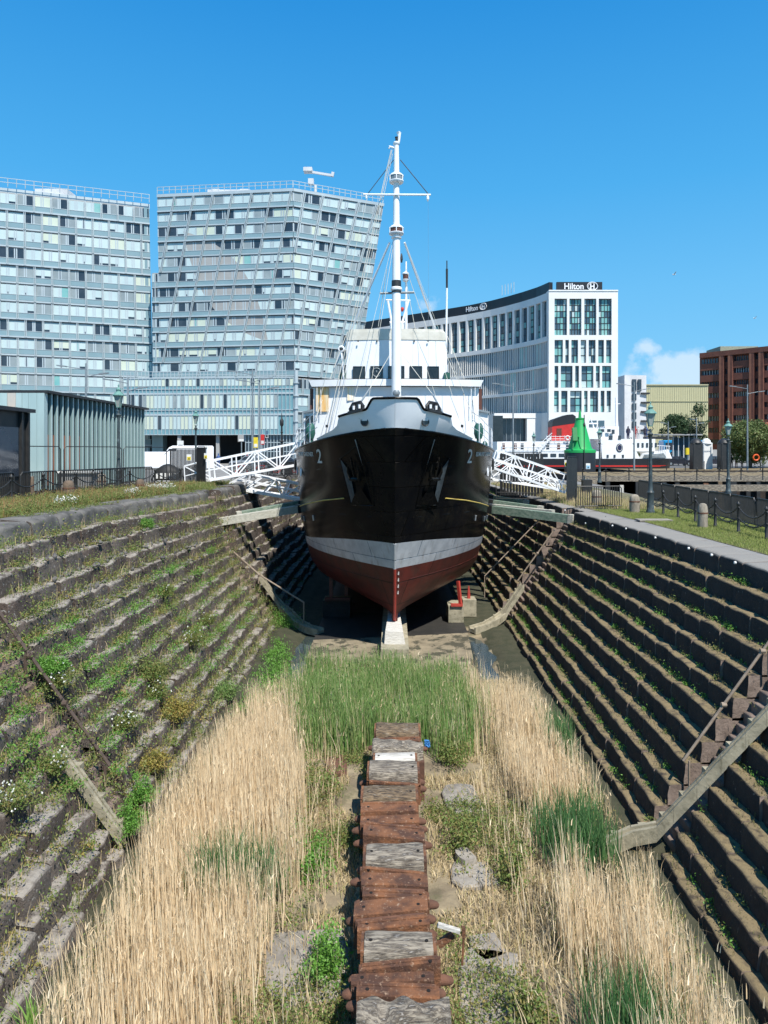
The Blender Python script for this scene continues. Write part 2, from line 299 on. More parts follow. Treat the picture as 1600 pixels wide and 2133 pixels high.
# ------------------------------------------------------------------ the dry dock: floor, altars, stairs, chutes
ZR = [2.73, 3.25, 3.70, 4.15, 4.60, 5.05, 5.50, 5.95, 6.40, 6.85, 7.27, 7.65]   # tops of the courses, metres below the eye
ZL = [1.80, 2.28, 2.75] + ZR[1:]
def u_of(Z, Y, side):
    u = 10.63 - .72 * Z
    k = 1.25 if side < 0 else .55
    return u - k * smooth01((Y - 22) / 11) * max(0, min(1, (5 - Z) / 3.0)) - .02 * max(0, Y - 36) * max(0, min(1, (6 - Z) / 3))
BANDS = {-1: [(14.0, 15.5), (31.9, 34.0)], 1: [(13.8, 14.85), (32.8, 35.0)]}
def course(mb, side, Z0, Z1, Zup, Ya, Yb, shift=0.0, blk=(.75, 1.5), rough=.02, r=.10, first=False, batter=.03, gap=.012):
    """one course of stone blocks, from Ya to Yb; top Z0, foot Z1, the course above starts at Zup"""
    y = Ya
    while y < Yb - .05:
        ln = random.uniform(*blk); e = min(y + ln, Yb)
        if Yb - e < .35: e = Yb
        far = y > 30; n = max(2, int((e - y) / (.22 if y < 30 else .5)) + 1)
        ju = random.gauss(0, rough * (1.3 if side < 0 else 1)); jz = random.gauss(0, rough * .6); tilt = random.gauss(0, rough * .5)
        rings = []; rj = r * random.uniform(.75, 1.5)
        g = gap * (2 if side < 0 and not first else 1) if not far else gap * 2.2
        for i in range(n + 1):
            t = i / n; yy = y + g + (e - y - 2 * g) * t
            endr = (.06 if side < 0 else .035) * max(0, 1 - min(t, 1 - t) * (e - y) / (.13 if side < 0 else .07)) if not far else (.03 if i in (0, n) else 0)
            u = u_of(Z0, yy, side) + shift + ju + tilt * (t - .5)
            ub = (u_of(Zup, yy, side) + .35 if not first else u_of(Z0, yy, side) + 1.0) + (max(0, shift) if not first else 0)
            zt = CZ - Z0 + jz; zb = CZ - Z1 - .06; pts = [(ub, zt - .004)]
            # tread, rounded nose, riser
            def w(uu, zz, amp):
                q = nz3(uu * side * 1.7 + side * 9, yy * 1.7, zz * 2.3, 1.3) * amp
                return q
            for a_u, a_z in ((rj * 1.9, 0), (rj, 0), (rj * .35, rj * .28), (rj * .08, rj * .62), (0, rj * 1.15)):
                q = w(a_u, zt - a_z, rough * 1.9); pts.append((u + a_u + q + endr, zt - a_z + q * .8 - endr * (1 if a_z < rj else .2)))
            hh = zt - rj * 1.15 - zb
            for k in (.4, .75): q = w(0, zt - k, rough * 1.7); pts.append((u - batter * k + q + endr, zt - rj * 1.15 - hh * k))
            pts.append((u - batter + endr, zb)); pts.append((ub, zb))
            rings.append([(side * a, yy, b) for a, b in pts])
        K = len(rings[0]); vs = [p for q in rings for p in q]; fs = []
        for i in range(n):
            for k in range(K):
                j = (k + 1) % K; q = (i * K + k, i * K + j, i * K + K + j, i * K + K + k)
                fs.append(q if side < 0 else q[::-1])
        a = tuple(range(K)); b = tuple(range(n * K, n * K + K)); mb.add(vs, fs); k0 = len(mb.v) - len(vs)
        for q in ([a[::-1], b] if side < 0 else [a, b[::-1]]): mb.f.append(tuple(v_ + k0 for v_ in q)); mb.m.append(1)
        y = e
TREADS = {-1: [], 1: []}
def dock_wall(side):
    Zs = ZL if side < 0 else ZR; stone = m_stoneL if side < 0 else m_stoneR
    t = thing('dock_wall', 'sunlit left side of the stepped stone dry dock, overgrown with weeds' if side < 0 else 'shaded right side of the stepped stone dry dock with mossy steps', 'dock wall', (side * 9, 12, CZ - Zs[0]))
    cuts = [6.5] + [b for q in BANDS[side] for b in q] + [92.0]
    rough = .034 if side < 0 else .017
    for i, Z0 in enumerate(Zs):
        Z1 = Zs[i + 1] if i + 1 < len(Zs) else 8.0; Zup = Zs[i - 1] if i else Z0
        mb = MB()
        for a, b in ((cuts[0], cuts[1]), (cuts[2], cuts[3]), (cuts[4], cuts[5])):
            course(mb, side, Z0, Z1, Zup, a, b, 0, (.8, 1.5) if i else (1.1, 1.9), rough if i else (.032 if side < 0 else .010), (.06 if side < 0 else .038) if i else (.11 if side < 0 else .07), first=(i == 0))
        if i == 0:
            for a, b in ((cuts[1], cuts[2]), (cuts[3], cuts[4])): course(mb, side, Z0, Z1, Zup, a, b, .5, (.6, 1.1), .01, .05, first=True)
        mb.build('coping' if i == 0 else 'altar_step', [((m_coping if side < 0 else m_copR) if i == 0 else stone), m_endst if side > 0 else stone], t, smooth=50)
        if i: TREADS[side].append((Z0, Zup))
    for bi, (a, b) in enumerate(BANDS[side]):       # flights of steps cut through the altars
        mb = MB(); fine = []
        for i in range(len(Zs)):
            z1 = Zs[i + 1] if i + 1 < len(Zs) else 8.0; fine += [Zs[i] + .06, (Zs[i] + z1) / 2 + .06]
        for i in range(1, len(fine)):
            course(mb, side, fine[i], fine[i + 1] if i + 1 < len(fine) else 8.0, fine[i - 1], a + .005, b - .005, .42, (.7, 1.6), .008, .03, batter=0)
        mb.build('stair', [m_stair, m_stair], t, smooth=40)
    return t
wallL = dock_wall(-1); wallR = dock_wall(1)

def grid_sheet(name, x0, x1, y0, y1, z, m, nx=1, ny=1, amp=0, sc_=1.0, kind='structure', fn=None, mf=None):
    mb = MB(); vs = []; fs = []
    for j in range(ny + 1):
        for i in range(nx + 1):
            x = x0 + (x1 - x0) * i / nx; y = y0 + (y1 - y0) * j / ny
            vs.append((x, y, z + (nz3(x, y, 0, sc_) * amp if amp else 0) + (fn(x, y) if fn else 0)))
    for j in range(ny):
        for i in range(nx): k = j * (nx + 1) + i; fs.append((k, k + 1, k + nx + 2, k + nx + 1))
    mb.add(vs, fs)
    if mf: mb.m = [mf((vs[f[0]][0] + vs[f[2]][0]) / 2, (vs[f[0]][1] + vs[f[2]][1]) / 2) for f in fs]
    o = mb.build(name, m, smooth=60); tag(o, kind=kind); return o
def floor_fn(x, y): e = nz3(x, y, 0, .8) * .35; return -.17 * smooth01((y - 23.5) / 2.5) * smooth01((abs(x) - 2.8 + e) / .4) * smooth01((4.05 + e - abs(x)) / .3) * smooth01((33 - y) / 3) + .10 * smooth01((abs(x) - 4.0) / .5)
grid_sheet('dock_floor', -6.5, 6.5, 2, 95, .02, [m_floor, mat('algae_shade_silt', (.055, .052, .028), (.03, .034, .015), 2.5, .9, bump=.8, bscale=9)], 104, 220, .05, .9, mf=lambda x, y: 1 if abs(x) > 3.95 + .25 * nz3(x, y, 0, 1.2) or y > 33 or (x < -3.5 and y > 20.5) else 0, fn=lambda x, y: floor_fn(x, y) + max(0, nz3(x, y, 3, .5)) * .10)  # dark algae edge also paints the shade of wall and hull on the floor
tag(grid_sheet('puddle_water', -5.6, -2.7, 23, 33.5, -.055, m_water, 1, 1), kind='structure')
tag(grid_sheet('puddle_water', 2.7, 5.6, 23, 33.5, -.055, m_water, 1, 1), kind='structure')
# quay tops and the ground beyond
def quay(side):
    z = CZ - (ZL[0] if side < 0 else ZR[0]) - .05; mb = MB(); ys = [2, 10, 14, 18, 22, 24, 26, 28, 30, 32, 34, 40, 50, 70, 92.5]
    ux = lambda y: side * (u_of(ZL[0] if side < 0 else ZR[0], y, side) + .8)
    far = -120 if side < 0 else 15.6
    vs = []; fs = []
    for y in ys: vs += [(ux(y), y, z), (far, y, z)]
    for i in range(len(ys) - 1): q = (2 * i, 2 * i + 1, 2 * i + 3, 2 * i + 2); fs.append(q if side < 0 else q[::-1])
    mb.add(vs, fs)
    return tag(mb.build('quay_ground', m_paving), kind='structure')
quay(-1); quay(1)
def grass_strip(side, x0, x1, y0, y1, z):
    g = grid_sheet('grass_verge', min(x0, x1), max(x0, x1), y0, y1, z, m_soil, 8, 60, .05, 1.1); return g
zL = CZ - 1.80 - .05; zR = CZ - 2.73 - .05
ez = 5.75
g = MB()                                            # the land behind, out to the horizon
g.box(-1500, 1500, 92.5, 3500, -1, ez); tag(g.build('ground', m_paving), kind='structure')
g = MB(); g.box(-7.2, 8.6, 92.0, 92.49, -.5, ez + .3); tag(g.build('dock_head_wall', m_stoneL), 'stone end wall closing the far end of the dry dock', 'wall')
grid_sheet('basin_water', 15.6, 260, 2, 92.4, 2.6, m_basin)
g = MB(); g.box(15.45, 15.6, 2, 92.4, 1, zR - .01); tag(g.build('quay_edge_wall', m_stoneR), 'stone wall dropping from the right quay into the basin', 'wall')
tag(grid_sheet('road', -300, 300, 97, 112, ez + .006, m_asphalt), kind='structure')

# drains / chutes of dressed stone that run down beside the stairs
def chute(side, P, wdt, name_label, wall=.09):
    """P: (u, Y, z) points of the trough's bottom line, top to floor"""
    t = thing('stone_chute', name_label, 'chute', (side * P[-1][0], P[-1][1], 0)); mb = MB(); ml = MB(); mr = MB()
    pts = [Vector((side * u, y, z)) for u, y, z in P]; n = len(pts); A = []; B = []
    for i, p in enumerate(pts):
        d = pts[min(i + 1, n - 1)] - pts[max(i - 1, 0)]; q = Vector((d.y, -d.x, 0)).normalized() * wdt / 2
        if q.y > 0: q = -q
        A.append(p + q); B.append(p - q)
    for i in range(n - 1):
        a0, a1, b0, b1 = A[i], A[i + 1], B[i], B[i + 1]; dn = Vector((0, 0, -.16))
        g_ = (a1 - a0) * .012
        mb.hexa([a0 + dn, a1 - g_ + dn, b1 - g_ + dn, b0 + dn, a0, a1 - g_, b1 - g_, b0])
        up = Vector((0, 0, wall)); o = (a0 - b0).normalized() * .08
        ml.hexa([a0 + dn * 1.3, a1 - g_ + dn * 1.3, a1 - g_ + o + dn * 1.3, a0 + o + dn * 1.3, a0 + up, a1 - g_ + up, a1 - g_ + o + up, a0 + o + up])
        mr.hexa([b0 + dn * 1.3, b1 - g_ + dn * 1.3, b1 - g_ - o + dn * 1.3, b0 - o + dn * 1.3, b0 + up, b1 - g_ + up, b1 - g_ - o + up, b0 - o + up])
        if not i % 1:
            for k in (.5,):                         # stone brackets stepping along the far side
                c = b0.lerp(b1, k) - o * 1.5; mr.rbox(c + Vector((0, 0, -.08)), (.16, .18, .24), 0)
    mb.build('trough', m_chute, t); ml.build('side_curb', m_chute, t); mr.build('stepped_curb', m_chute, t); return t
def prof(Z): return 10.63 - .72 * Z
P = [(prof(Z) - .02, 13.42 + .27 * (Z - 4.6), CZ - Z + .06) for Z in (4.6, 5.0, 5.45, 6.0, 6.55, 7.1, 7.5)] + [(4.75, 14.3, .42), (4.2, 14.25, .2), (3.5, 14.1, .12)]
chute(1, P, .10, 'buff stone chute running down the near right steps beside the handrail')
P = [(prof(Z) - .02, 13.95, CZ - Z + .05) for Z in (5.9, 6.5, 7.1, 7.5)] + []
chute(-1, P, .05, 'buff stone chute half hidden by weeds on the near left steps')
P = [(prof(Z) - .1, 33.2 - .15 * (Z - 6), CZ - Z + .15) for Z in (6.3, 6.8, 7.3, 7.6)] + [(4.7, 32.6, .4), (4.2, 32.1, .27), (3.5, 31.6, .2)]
chute(1, P, .3, 'curved pale stone chute at the foot of the far right steps beside the ship')
P = [(prof(Z) - .1, 33.9, CZ - Z + .15) for Z in (5.9, 6.5, 7.1, 7.5)] + [(4.7, 33.2, .5), (4.25, 32.4, .32), (3.7, 31.7, .24), (3.1, 31.3, .2)]
chute(-1, P, .28, 'curved pale stone chute at the foot of the far left steps beside the ship')

def handrail(pts, posts, label, r=.035, m=None):
    t = thing('handrail', label, 'handrail', posts[0] if posts else pts[0]); mb = MB(); mb.tube(pts, r, 8)
    for p in pts[1:-1]: mb.tube([Vector(p) - Vector((.05, 0, 0)), Vector(p) + Vector((.05, 0, 0))], r * 1.7, 8)
    mb.build('rail', m, t, smooth=True)
    for q in posts:
        z0 = q[2]; a = min(pts, key=lambda p: (p[0] - q[0]) ** 2 + (p[1] - q[1]) ** 2)
        k = MB(); k.tube([q, (q[0], q[1], a[2])], r * .85, 6); k.build('post', m, t)
    return t
hr = lambda Z, up=.42: CZ - Z + up
m_rail1 = mat('worn_handrail', (.30, .24, .18), (.2, .15, .11), 9, .6); m_rail2 = mat('brown_handrail', (.10, .07, .055), (.06, .04, .03), 9, .6)
handrail([(prof(Z) + .18, 14.72, hr(Z)) for Z in (3.4, 4.5, 5.6, 6.75)], [(prof(Z) + .3, 14.72, CZ - Z - .1) for Z in (4.5, 6.75)], 'pale iron handrail slanting down the near right stair', .03, m_rail1)
handrail([(-prof(Z) - .22, 15.0, hr(Z, .35)) for Z in (3.3, 4.6, 4.62, 5.6, 6.9)], [(-prof(Z) - .32, 15.0, CZ - Z - .1) for Z in (4.6, 6.9)], 'dark iron handrail slanting down the near left stair', .038, m_rail2)
handrail([(prof(Z) + .1, 33.9, hr(Z, .6)) for Z in (4.3, 5.4, 6.7)], [(prof(6.7) + .2, 33.9, CZ - 6.8)], 'thin iron handrail slanting down the far right stair', .035, m_rail1)
handrail([(-prof(4.9) - .3, 33.3, hr(4.9, .3)), (-prof(6.2) + .05, 33.2, hr(6.2, .5)), (-3.95, 32.2, 1.25)], [(-3.95, 32.2, .1), (-prof(6.2), 33.2, 1.9)], 'iron handrail of the far left stair ending in a post on the dock floor', .04, m_rail1)
handrail([(prof(3.5) - .2, 37.5, hr(3.4, .1)), (prof(6.8) - 1.0, 36.9, hr(6.9, .5))], [(prof(6.8) - 1.0, 36.9, .5)], 'slender rod slanting down the right altars beside the hull', .03, m_rail1)

# keel blocks: iron wedges and timber caps
BL = [(1504, 1526, 780, 876, 'b'), (1527, 1543, 780, 876, 'i'), (1540, 1560, 771, 886, 'j'), (1561, 1581, 777, 869, 'w'), (1583, 1610, 765, 874, 'g'), (1612, 1626, 765, 876, 'i'),
      (1634, 1663, 752, 871, 'b'), (1666, 1688, 752, 870, 'i'), (1689, 1713, 751, 873, 'i'), (1717, 1743, 757, 884, 'i'), (1754, 1791, 757, 888, 'g'), (1793, 1816, 750, 888, 'i'), (1817, 1842, 753, 891, 'i'),
      (1843, 1867, 755, 894, 'i'), (1869, 1899, 738, 891, 'i'), (1902, 1929, 745, 895, 'i'), (1936, 1982, 752, 909, 'g'), (1985, 2010, 748, 918, 'i'), (2012, 2043, 732, 904, 'i'), (2046, 2074, 743, 915, 'i'),
      (2076, 2126, 735, 947, 'j'), (2129, 2160, 735, 929, 'i'), (2163, 2200, 740, 925, 'i')]
def keel_blocks():
    wl = {'b': 'brown weathered timber cap', 'g': 'split grey timber cap', 'w': 'bleached flat timber cap', 'j': 'jagged rotten timber cap'}
    order = 0
    for i, (y0, y1, x0, x1, k) in enumerate(BL):
        zt = (1.06 + .05 * ((i * 37) % 5 - 2) / 2) if k == 'i' else 1.2 + .03 * ((i * 13) % 3 - 1)
        Yf = (CZ - zt) * F / (y1 - CY); Yb = (CZ - zt) * F / (y0 - CY)
        if i: Yb = min(Yb, (prevYf) - .015)
        prevYf = Yf; Yc = (Yf + Yb) / 2; X0 = (x0 - CX) * Yc / F; X1 = (x1 - CX) * Yc / F
        wood = k != 'i'; order += 1
        near = ['nearest', 'second', 'third', 'fourth', 'fifth', 'sixth', 'seventh', 'eighth', 'ninth', 'tenth', 'eleventh', 'twelfth', 'thirteenth', 'fourteenth', 'fifteenth', 'sixteenth', 'seventeenth', 'eighteenth', 'nineteenth', 'twentieth', 'twenty first', 'twenty second', 'twenty third'][len(BL) - 1 - i]
        lab = (wl[k] if wood else 'rusty iron wedge') + ' on keel block, ' + near + ' piece of the row from the camera'
        t = thing('keel_block', lab, 'keel block', ((X0 + X1) / 2, Yc, 0), 'keel blocks in a row along the dock floor')
        sl_ = random.uniform(-.035, .035) if not wood else random.uniform(-.01, .01)
        # iron wedge body below, down to the floor
        mb = MB(); q0 = .06; dz = .0
        zb = zt - (.30 if wood else .0)
        n = 8
        def slab(mb, X0, X1, Ya, Yb_, z0, z1, m_, skew=0, amp=0.0, nx=10, bev=.02, tilt=0.0):
            vs = []; fs = []
            for a in range(nx + 1):
                t_ = a / nx; x = X0 + (X1 - X0) * t_; s_ = skew * (t_ - .5) * 2; tz = tilt * (t_ - .5) * 2
                j1 = nz3(x, Ya, z1, 4) * amp; j2 = nz3(x, Yb_, z1 + 5, 4) * amp; jt = nz3(x + 3, Ya, z1, 5) * amp * .8
                e = bev * (1 if 0 < a < nx else 1.5)
                ring = [(Ya + s_ + j1, z0), (Ya + s_ + j1, z1 - e + tz + jt), (Ya + e + s_ + j1, z1 + tz + jt), ((Ya + Yb_) / 2 + s_, z1 + tz + jt * .5 + nz3(x, 7, 1, 6) * amp * .7), (Yb_ - e + s_ + j2, z1 + tz), (Yb_ + s_ + j2, z1 - e + tz), (Yb_ + s_ + j2, z0)]
                vs += [(x, y, z) for y, z in ring]
            K = 7
            for a in range(nx):
                for k_ in range(K): j = (k_ + 1) % K; fs.append((a * K + k_, a * K + j, a * K + K + j, a * K + K + k_)[::-1])
            fs += [tuple(range(K)), tuple(range(nx * K, nx * K + K))[::-1]]
            mb.add(vs, fs, m_)
        if wood:
            w = MB(); mt = {'b': m_woodb, 'g': m_woodg, 'w': m_woodw, 'j': m_woodg}[k]
            slab(w, X0 + .05, X1 - .05, Yf, Yb, zb, zt, 0, 0, {'b': .03, 'g': .035, 'w': .012, 'j': .17}[k], 34, .035, sl_)
            w.build('timber_cap', mt, t, smooth=55)
            b = MB(); slab(b, X0 + .06, X1 - .03, Yf + .03, Yb - .02, .0, zb - .005, 0, 0, .004, 4, .01); b.build('iron_wedge', m_rustd, t)
            if k in 'gwb':
                s_ = MB()
                for xx in (X0, X1 - .05): s_.box(xx, xx + .05, Yf + .02, Yb - .01, zb - .3, zt - .02)
                s_.build('side_plate', m_rust, t)
        else:
            b = MB(); slab(b, X0, X1, Yf, Yb, .55, zt, 0, sl_ * 1.2, .006, 8, .018, sl_); slab(b, X0 + .1, X1 - .1, Yf + .01, Yb - .01, 0, .56, 0, 0, .004, 4, .01)
            b.build('iron_wedge', m_rust, t, smooth=35)
            if i % 2: b = MB(); slab(b, X0 + .04, X1 - .04, Yb - .085, Yb - .02, zt - .02, zt + .022, 0, sl_, .004, 8, .01, sl_); b.build('lip', m_rust, t)
            else: b = MB(); slab(b, X0 + .03, X1 - .06, Yf - .045, Yf - .004, .6, zt - .05, 0, sl_ * 1.2, .004, 8, .01, sl_); b.build('flange', m_rustd, t)
        if k != 'j':
            h = MB()
            for fx in (.13, .87):
                x = X0 + (X1 - X0) * fx; y = Yf + (Yb - Yf) * (.42 if not wood else .5); zz = zt + sl_ * (fx - .5) * 2 + .004
                h.lathe((x, y, zz - .02), [(.026, 0), (.026, .022)], 10)
            h.build('bolt_hole', m_hole, t)
        if not wood or k == 'g':
            for sx, X in ((-1, X0), (1, X1)):
                if random.random() < .78:
                    l_ = MB(); y = (Yf + Yb) / 2 + random.uniform(-.06, .06); z_ = .83; ln = random.uniform(.10, .19)
                    l_.tube([(X - sx * .05, y, z_), (X + sx * ln * .3, y, z_), (X + sx * ln * .8, y, z_ - .01), (X + sx * ln, y, z_ - .02)], [.075, .07, .055, .028], 10)
                    l_.build('lug', m_rustd, t, smooth=True)
    # bits of loose iron on the near row
keel_blocks()
t = thing('iron_bracket', 'rusty iron bracket and pale board sticking out beside the timber cap', 'bracket', (.75, 10.3, .2))
b = MB(); b.bar(at(914, 1968, 10.4), at(943, 1946, 10.4), .07, .09); b.build('arm', m_rust, t)
b = MB(); b.bar(at(912, 1926, 10.3), at(958, 1940, 10.3), .06, .05); b.build('board', m_woodw, t)
b = MB(); b.bar(at(966, 1931, 10.3), at(966, 1952, 10.3), .05, .05); b.bar(at(966, 1950, 10.3), at(963, 2010, 10.3), .03); b.build('upright', m_rust, t)
b = MB(); rp = []
for i in range(40):
    a = i * .9; rp.append(at(890 + 5 * math.cos(a), 1549 + 7 * math.sin(a * 1.1), 17.0 + .06 * math.sin(a * .7)))
b.tube(rp, .02, 5); m_rope = mat('blue_rope', (.03, .16, .42), (.05, .22, .5), 20, .8)
tag(b.build('rope', m_rope, loc=at(890, 1550, 17)), 'tangle of blue rope hanging on the end of a timber cap', 'rope')
# loose slabs on the floor
def slab_on_floor(px, py, w, d, h, rz, m, lab, name='stone_slab', cat='stone slab'):
    Y = CZ * F / (py - CY); c = at(px, py, Y); b = MB(); k = 9; vs = []
    for zz, s_ in ((-.05, 1.0), (h * .7, 1.0), (h, .93)):
        for i in range(k):
            a = 2 * math.pi * i / k; rr = 1 + .13 * nz3(i * 3.1, px, py, .7)
            ex = max(-1, min(1, math.cos(a) * 1.35)) * w / 2 * s_ * rr; ey = max(-1, min(1, math.sin(a) * 1.35)) * d / 2 * s_ * rr
            vs.append((c.x + ex * math.cos(rz) - ey * math.sin(rz), c.y + ex * math.sin(rz) + ey * math.cos(rz), zz + .03))
    fs = [tuple(range(2 * k, 3 * k))] + [(r_ * k + i, r_ * k + (i + 1) % k, r_ * k + k + (i + 1) % k, r_ * k + k + i) for r_ in (0, 1) for i in range(k)]
    b.add(vs, fs); tag(b.build(name, m, loc=c, smooth=30), lab, cat); return c
slab_on_floor(700, 1600, .55, 1.2, .1, .05, m_rustd, 'dark flat board lying in the grass left of the keel blocks', 'board', 'board')
slab_on_floor(640, 2020, 1.3, 1.6, .1, .2, m_slab, 'large pale flagstone in the dry grass left of the nearest blocks')
slab_on_floor(962, 1672, .8, 1.5, .09, .1, m_slab, 'grey flagstone right of the blocks beyond the boulder')
slab_on_floor(968, 1805, .32, .45, .22, .4, m_slab, 'small pale boulder in the grass right of the blocks', 'boulder', 'boulder')
slab_on_floor(985, 1832, .8, .8, .1, .1, m_slab, 'grey flagstone just in front of the small boulder')
slab_on_floor(1020, 2075, .9, 1.8, .09, -.1, m_slab, 'large grey flagstone at the lower right of the nearest blocks')
slab_on_floor(1015, 1985, .5, .6, .09, .3, m_slab, 'small flagstone up from the large grey one right of the blocks')
# row of blocks under the bow
t = thing('bow_keel_block', 'stone keel block with pale cracked timber top under the ship bow', 'keel block', (.05, 29, 0))
b = MB(); b.box(-.42, .62, 26.6, 34, .02, .68); b.build('stone_base', m_chute, t)
b = MB(); b.hexa([(-.30, 27.3, .68), (.5, 27.3, .68), (.36, 30, .68), (-.2, 30, .68), (-.26, 27.4, 1.16), (.42, 27.4, 1.12), (.33, 30, 1.18), (-.17, 30, 1.2)]); b.hexa([(-.2, 30.02, .68), (.36, 30.02, .68), (.36, 60, .68), (-.2, 60, .68), (-.17, 30.02, 1.18), (.33, 30.02, 1.18), (.33, 60, 1.18), (-.17, 60, 1.18)]); b.build('timber_cap', m_woodw, t)
t = thing('floor_platform', 'worn concrete floor platform in front of the ship bow', 'platform', (1.5, 28, 0))
b = MB(); vs = [(-3.3, 27.6, 0), (-2.4, 26.3, 0), (-1.6, 26.9, 0), (-.4, 25.9, 0), (1.4, 26.1, 0), (2.6, 25.8, 0), (3.1, 27.5, 0), (3.3, 31.4, 0), (.9, 30.9, 0), (-3.3, 30.2, 0)]
b.prism([(x, y, -.1) for x, y, z in vs], (0, 0, .19)); b.build('slab', mat('worn_concrete', (.27, .225, .15), (.18, .15, .10), 1.5, .9, bump=.4, c3=(.06, .055, .035), s3=1.2, t3=.52, w3=.025), t)
t = thing('shade_dark_platform', 'near black stone platform under the ship, hull shade put into its colour', 'platform', (0, 40, 0)); b = MB(); b.prism([(x, y, -.1) for x, y in ((-3.3, 30.21), (.9, 30.91), (3.3, 31.41), (3.3, 80), (-3.6, 80))], (0, 0, .18)); b.build('slab', mat('shade_dark_stone', (.035, .032, .028), (.02, .02, .018), 1.5, .6, bump=.4), t)  # near-black slab paints the shadow of the hull on the floor
t = thing('bilge_support', 'red steel bilge support on a concrete block under the right of the hull', 'support', (3, 33.5, 0))
b = MB(); b.box(2.6, 3.3, 33.2, 34.6, .1, .85); b.build('concrete_block', m_chute, t)
b = MB(); b.box(2.7, 3.25, 33.1, 33.3, .86, .97); b.bar((3.15, 33.2, .97), (3.05, 33.3, 2.0), .11, .14); b.build('steel_frame', m_redhi, t)
t = thing('bilge_support', 'red steel bilge support in the shade under the left of the hull', 'support', (-3, 34, 0))
b = MB(); b.box(-3.3, -2.0, 34.2, 35.4, .1, .9); b.build('concrete_block', m_stoneR, t)  # dark stone colour paints the shade under the hull onto the block
b = MB(); b.box(-3.2, -2.0, 34.1, 34.3, .91, 1.05); b.bar((-2.9, 34.2, 1.1), (-2.9, 34.2, 2.0), .16, .16); b.bar((-2.2, 34.5, 1.1), (-2.2, 34.5, 1.7), .16, .16); b.build('steel_frame', m_red, t)
t = thing('red_cone', 'small red steel strut standing on a plinth right of the hull', 'strut', (3.6, 35, 0))
b = MB(); b.lathe((3.72, 35, .85), [(.09, 0), (.07, .3), (.03, .6)], 8); b.build('strut', m_redhi, t); b = MB(); b.box(3.4, 4.05, 34.6, 35.5, .05, .85); b.build('plinth', m_chute, t)
# ------------------------------------------------------------------ the ship
LV = [1.2, 1.35, 1.6, 2.0, 2.6, 3.5, 5.0, 6.5, 8.0, 10.0]
HB = [.2, 1.5, 3.3, 4.05, 4.3, 4.48, 4.72, 4.82, 4.87, 4.90]
HL = [10, 10.5, 10.2, 9.6, 9.3, 9.3, 9.6, 10.2, 11.0, 11.2]
HP = [1.1, 1.25, 1.4, 1.55, 1.68, 1.8, 1.9, 2.05, 2.3, 2.6]
HS = [28.95, 28.75, 28.6, 28.4, 28.15, 27.8, 27.25, 26.65, 25.95, 25.2]
def ip(z, T):
    z = min(max(z, LV[0]), LV[-1])
    for i in range(len(LV) - 1):
        if z <= LV[i + 1]: t = (z - LV[i]) / (LV[i + 1] - LV[i]); return T[i] + (T[i + 1] - T[i]) * t
    return T[-1]
SX = .10
def hb(z, s):
    u = min(max(s, 0) / ip(z, HL), 1.0); b = ip(z, HB) * (1 - (1 - u) ** ip(z, HP)) ** (1 - .36 * smooth01((z - 7.0) / 2.4)); Y = ip(z, HS) + s
    if Y > 62: b *= max(.02, 1 - ((Y - 62) / 17.5) ** 2.4 * (1.25 - .35 * (z > 6)))
    return max(b, .004)
def hp(side, s, z, off=0.0):
    Y = ip(z, HS) + s; b = hb(z, s)
    p = Vector((SX + side * b, Y, z))
    if off:
        e = .05; b2 = hb(z, s + e); b3 = hb(z + e, s); d1 = Vector((side * (b2 - b), e, 0)); d2 = Vector((side * (b3 - b), ip(z + e, HS) - ip(z, HS), e))
        n = d1.cross(d2).normalized() * (1 if side > 0 else -1); p += n * off
    return p
SS = [0, .004, .012, .03, .06, .1, .15, .22, .3, .5, .75, 1.0, 1.3, 1.7, 2.1, 2.6, 3.1, 3.7, 4.4, 5.2, 6, 7, 8, 9, 10, 11, 12.5, 14, 17, 21, 26, 31, 35, 38, 41, 44, 46, 48, 49.5, 50.3]
z_red = lambda s: 3.46
z_blk = lambda s: 4.48 - .66 * smooth01(s / 9)
z_dk = lambda s: 8.84 - .86 * (1 - (1 - min(s, 10) / 10) ** 1.6) + max(0, (s - 30) * .02)
def z_top(s):
    if s < .24: return 9.85
    if s < .42: return 9.85 - .38 * smooth01((s - .24) / .18)
    return 9.47 - .20 * (s - .42) / .9
ship = thing('ship', 'black and white steel pilot ship with a tall white mast standing in the dry dock', 'ship', (SX, 29, 1.2))
def strip(name, za, zb, n, m, ss=SS, parent=ship, off=0.0, sm=60):
    mb = MB()
    for side in (-1, 1):
        vs = []; fs = []
        for s in ss:
            a, b = za(s), zb(s)
            for k in range(n + 1): vs.append(hp(side, s, a + (b - a) * k / n, off))
        for i in range(len(ss) - 1):
            for k in range(n): q = (i * (n + 1) + k, (i + 1) * (n + 1) + k, (i + 1) * (n + 1) + k + 1, i * (n + 1) + k + 1); fs.append(q if side > 0 else q[::-1])
        mb.add(vs, fs)
        vs = []                                     # stem bar closes the front
    return mb.build(name, m, parent, smooth=sm)
hull = strip('hull', z_blk, z_dk, 12, m_black)
band = strip('boot_band', z_red, z_blk, 3, m_silver); bot = strip('hull_bottom', lambda s: 1.2, z_red, 16, m_red)
# stem bar
def stembar(za, zb, m, name, w=.06):
    mb = MB(); pts = []; n = 14
    for k in range(n + 1): z = za + (zb - za) * k / n; pts.append(Vector((SX, ip(z, HS) - .015, z)))
    mb.tube(pts, w, 10); return mb.build(name, m, ship, smooth=True)
stembar(1.2, 3.46, m_redhi, 'stem_bar'); stembar(3.465, 4.475, m_silver, 'stem_bar'); stembar(4.48, 8.83, m_black, 'stem_bar', .022)
b = MB(); b.box(SX - .12, SX + .12, 28.95, 76, 1.19, 1.5); b.build('keel', m_red, ship)
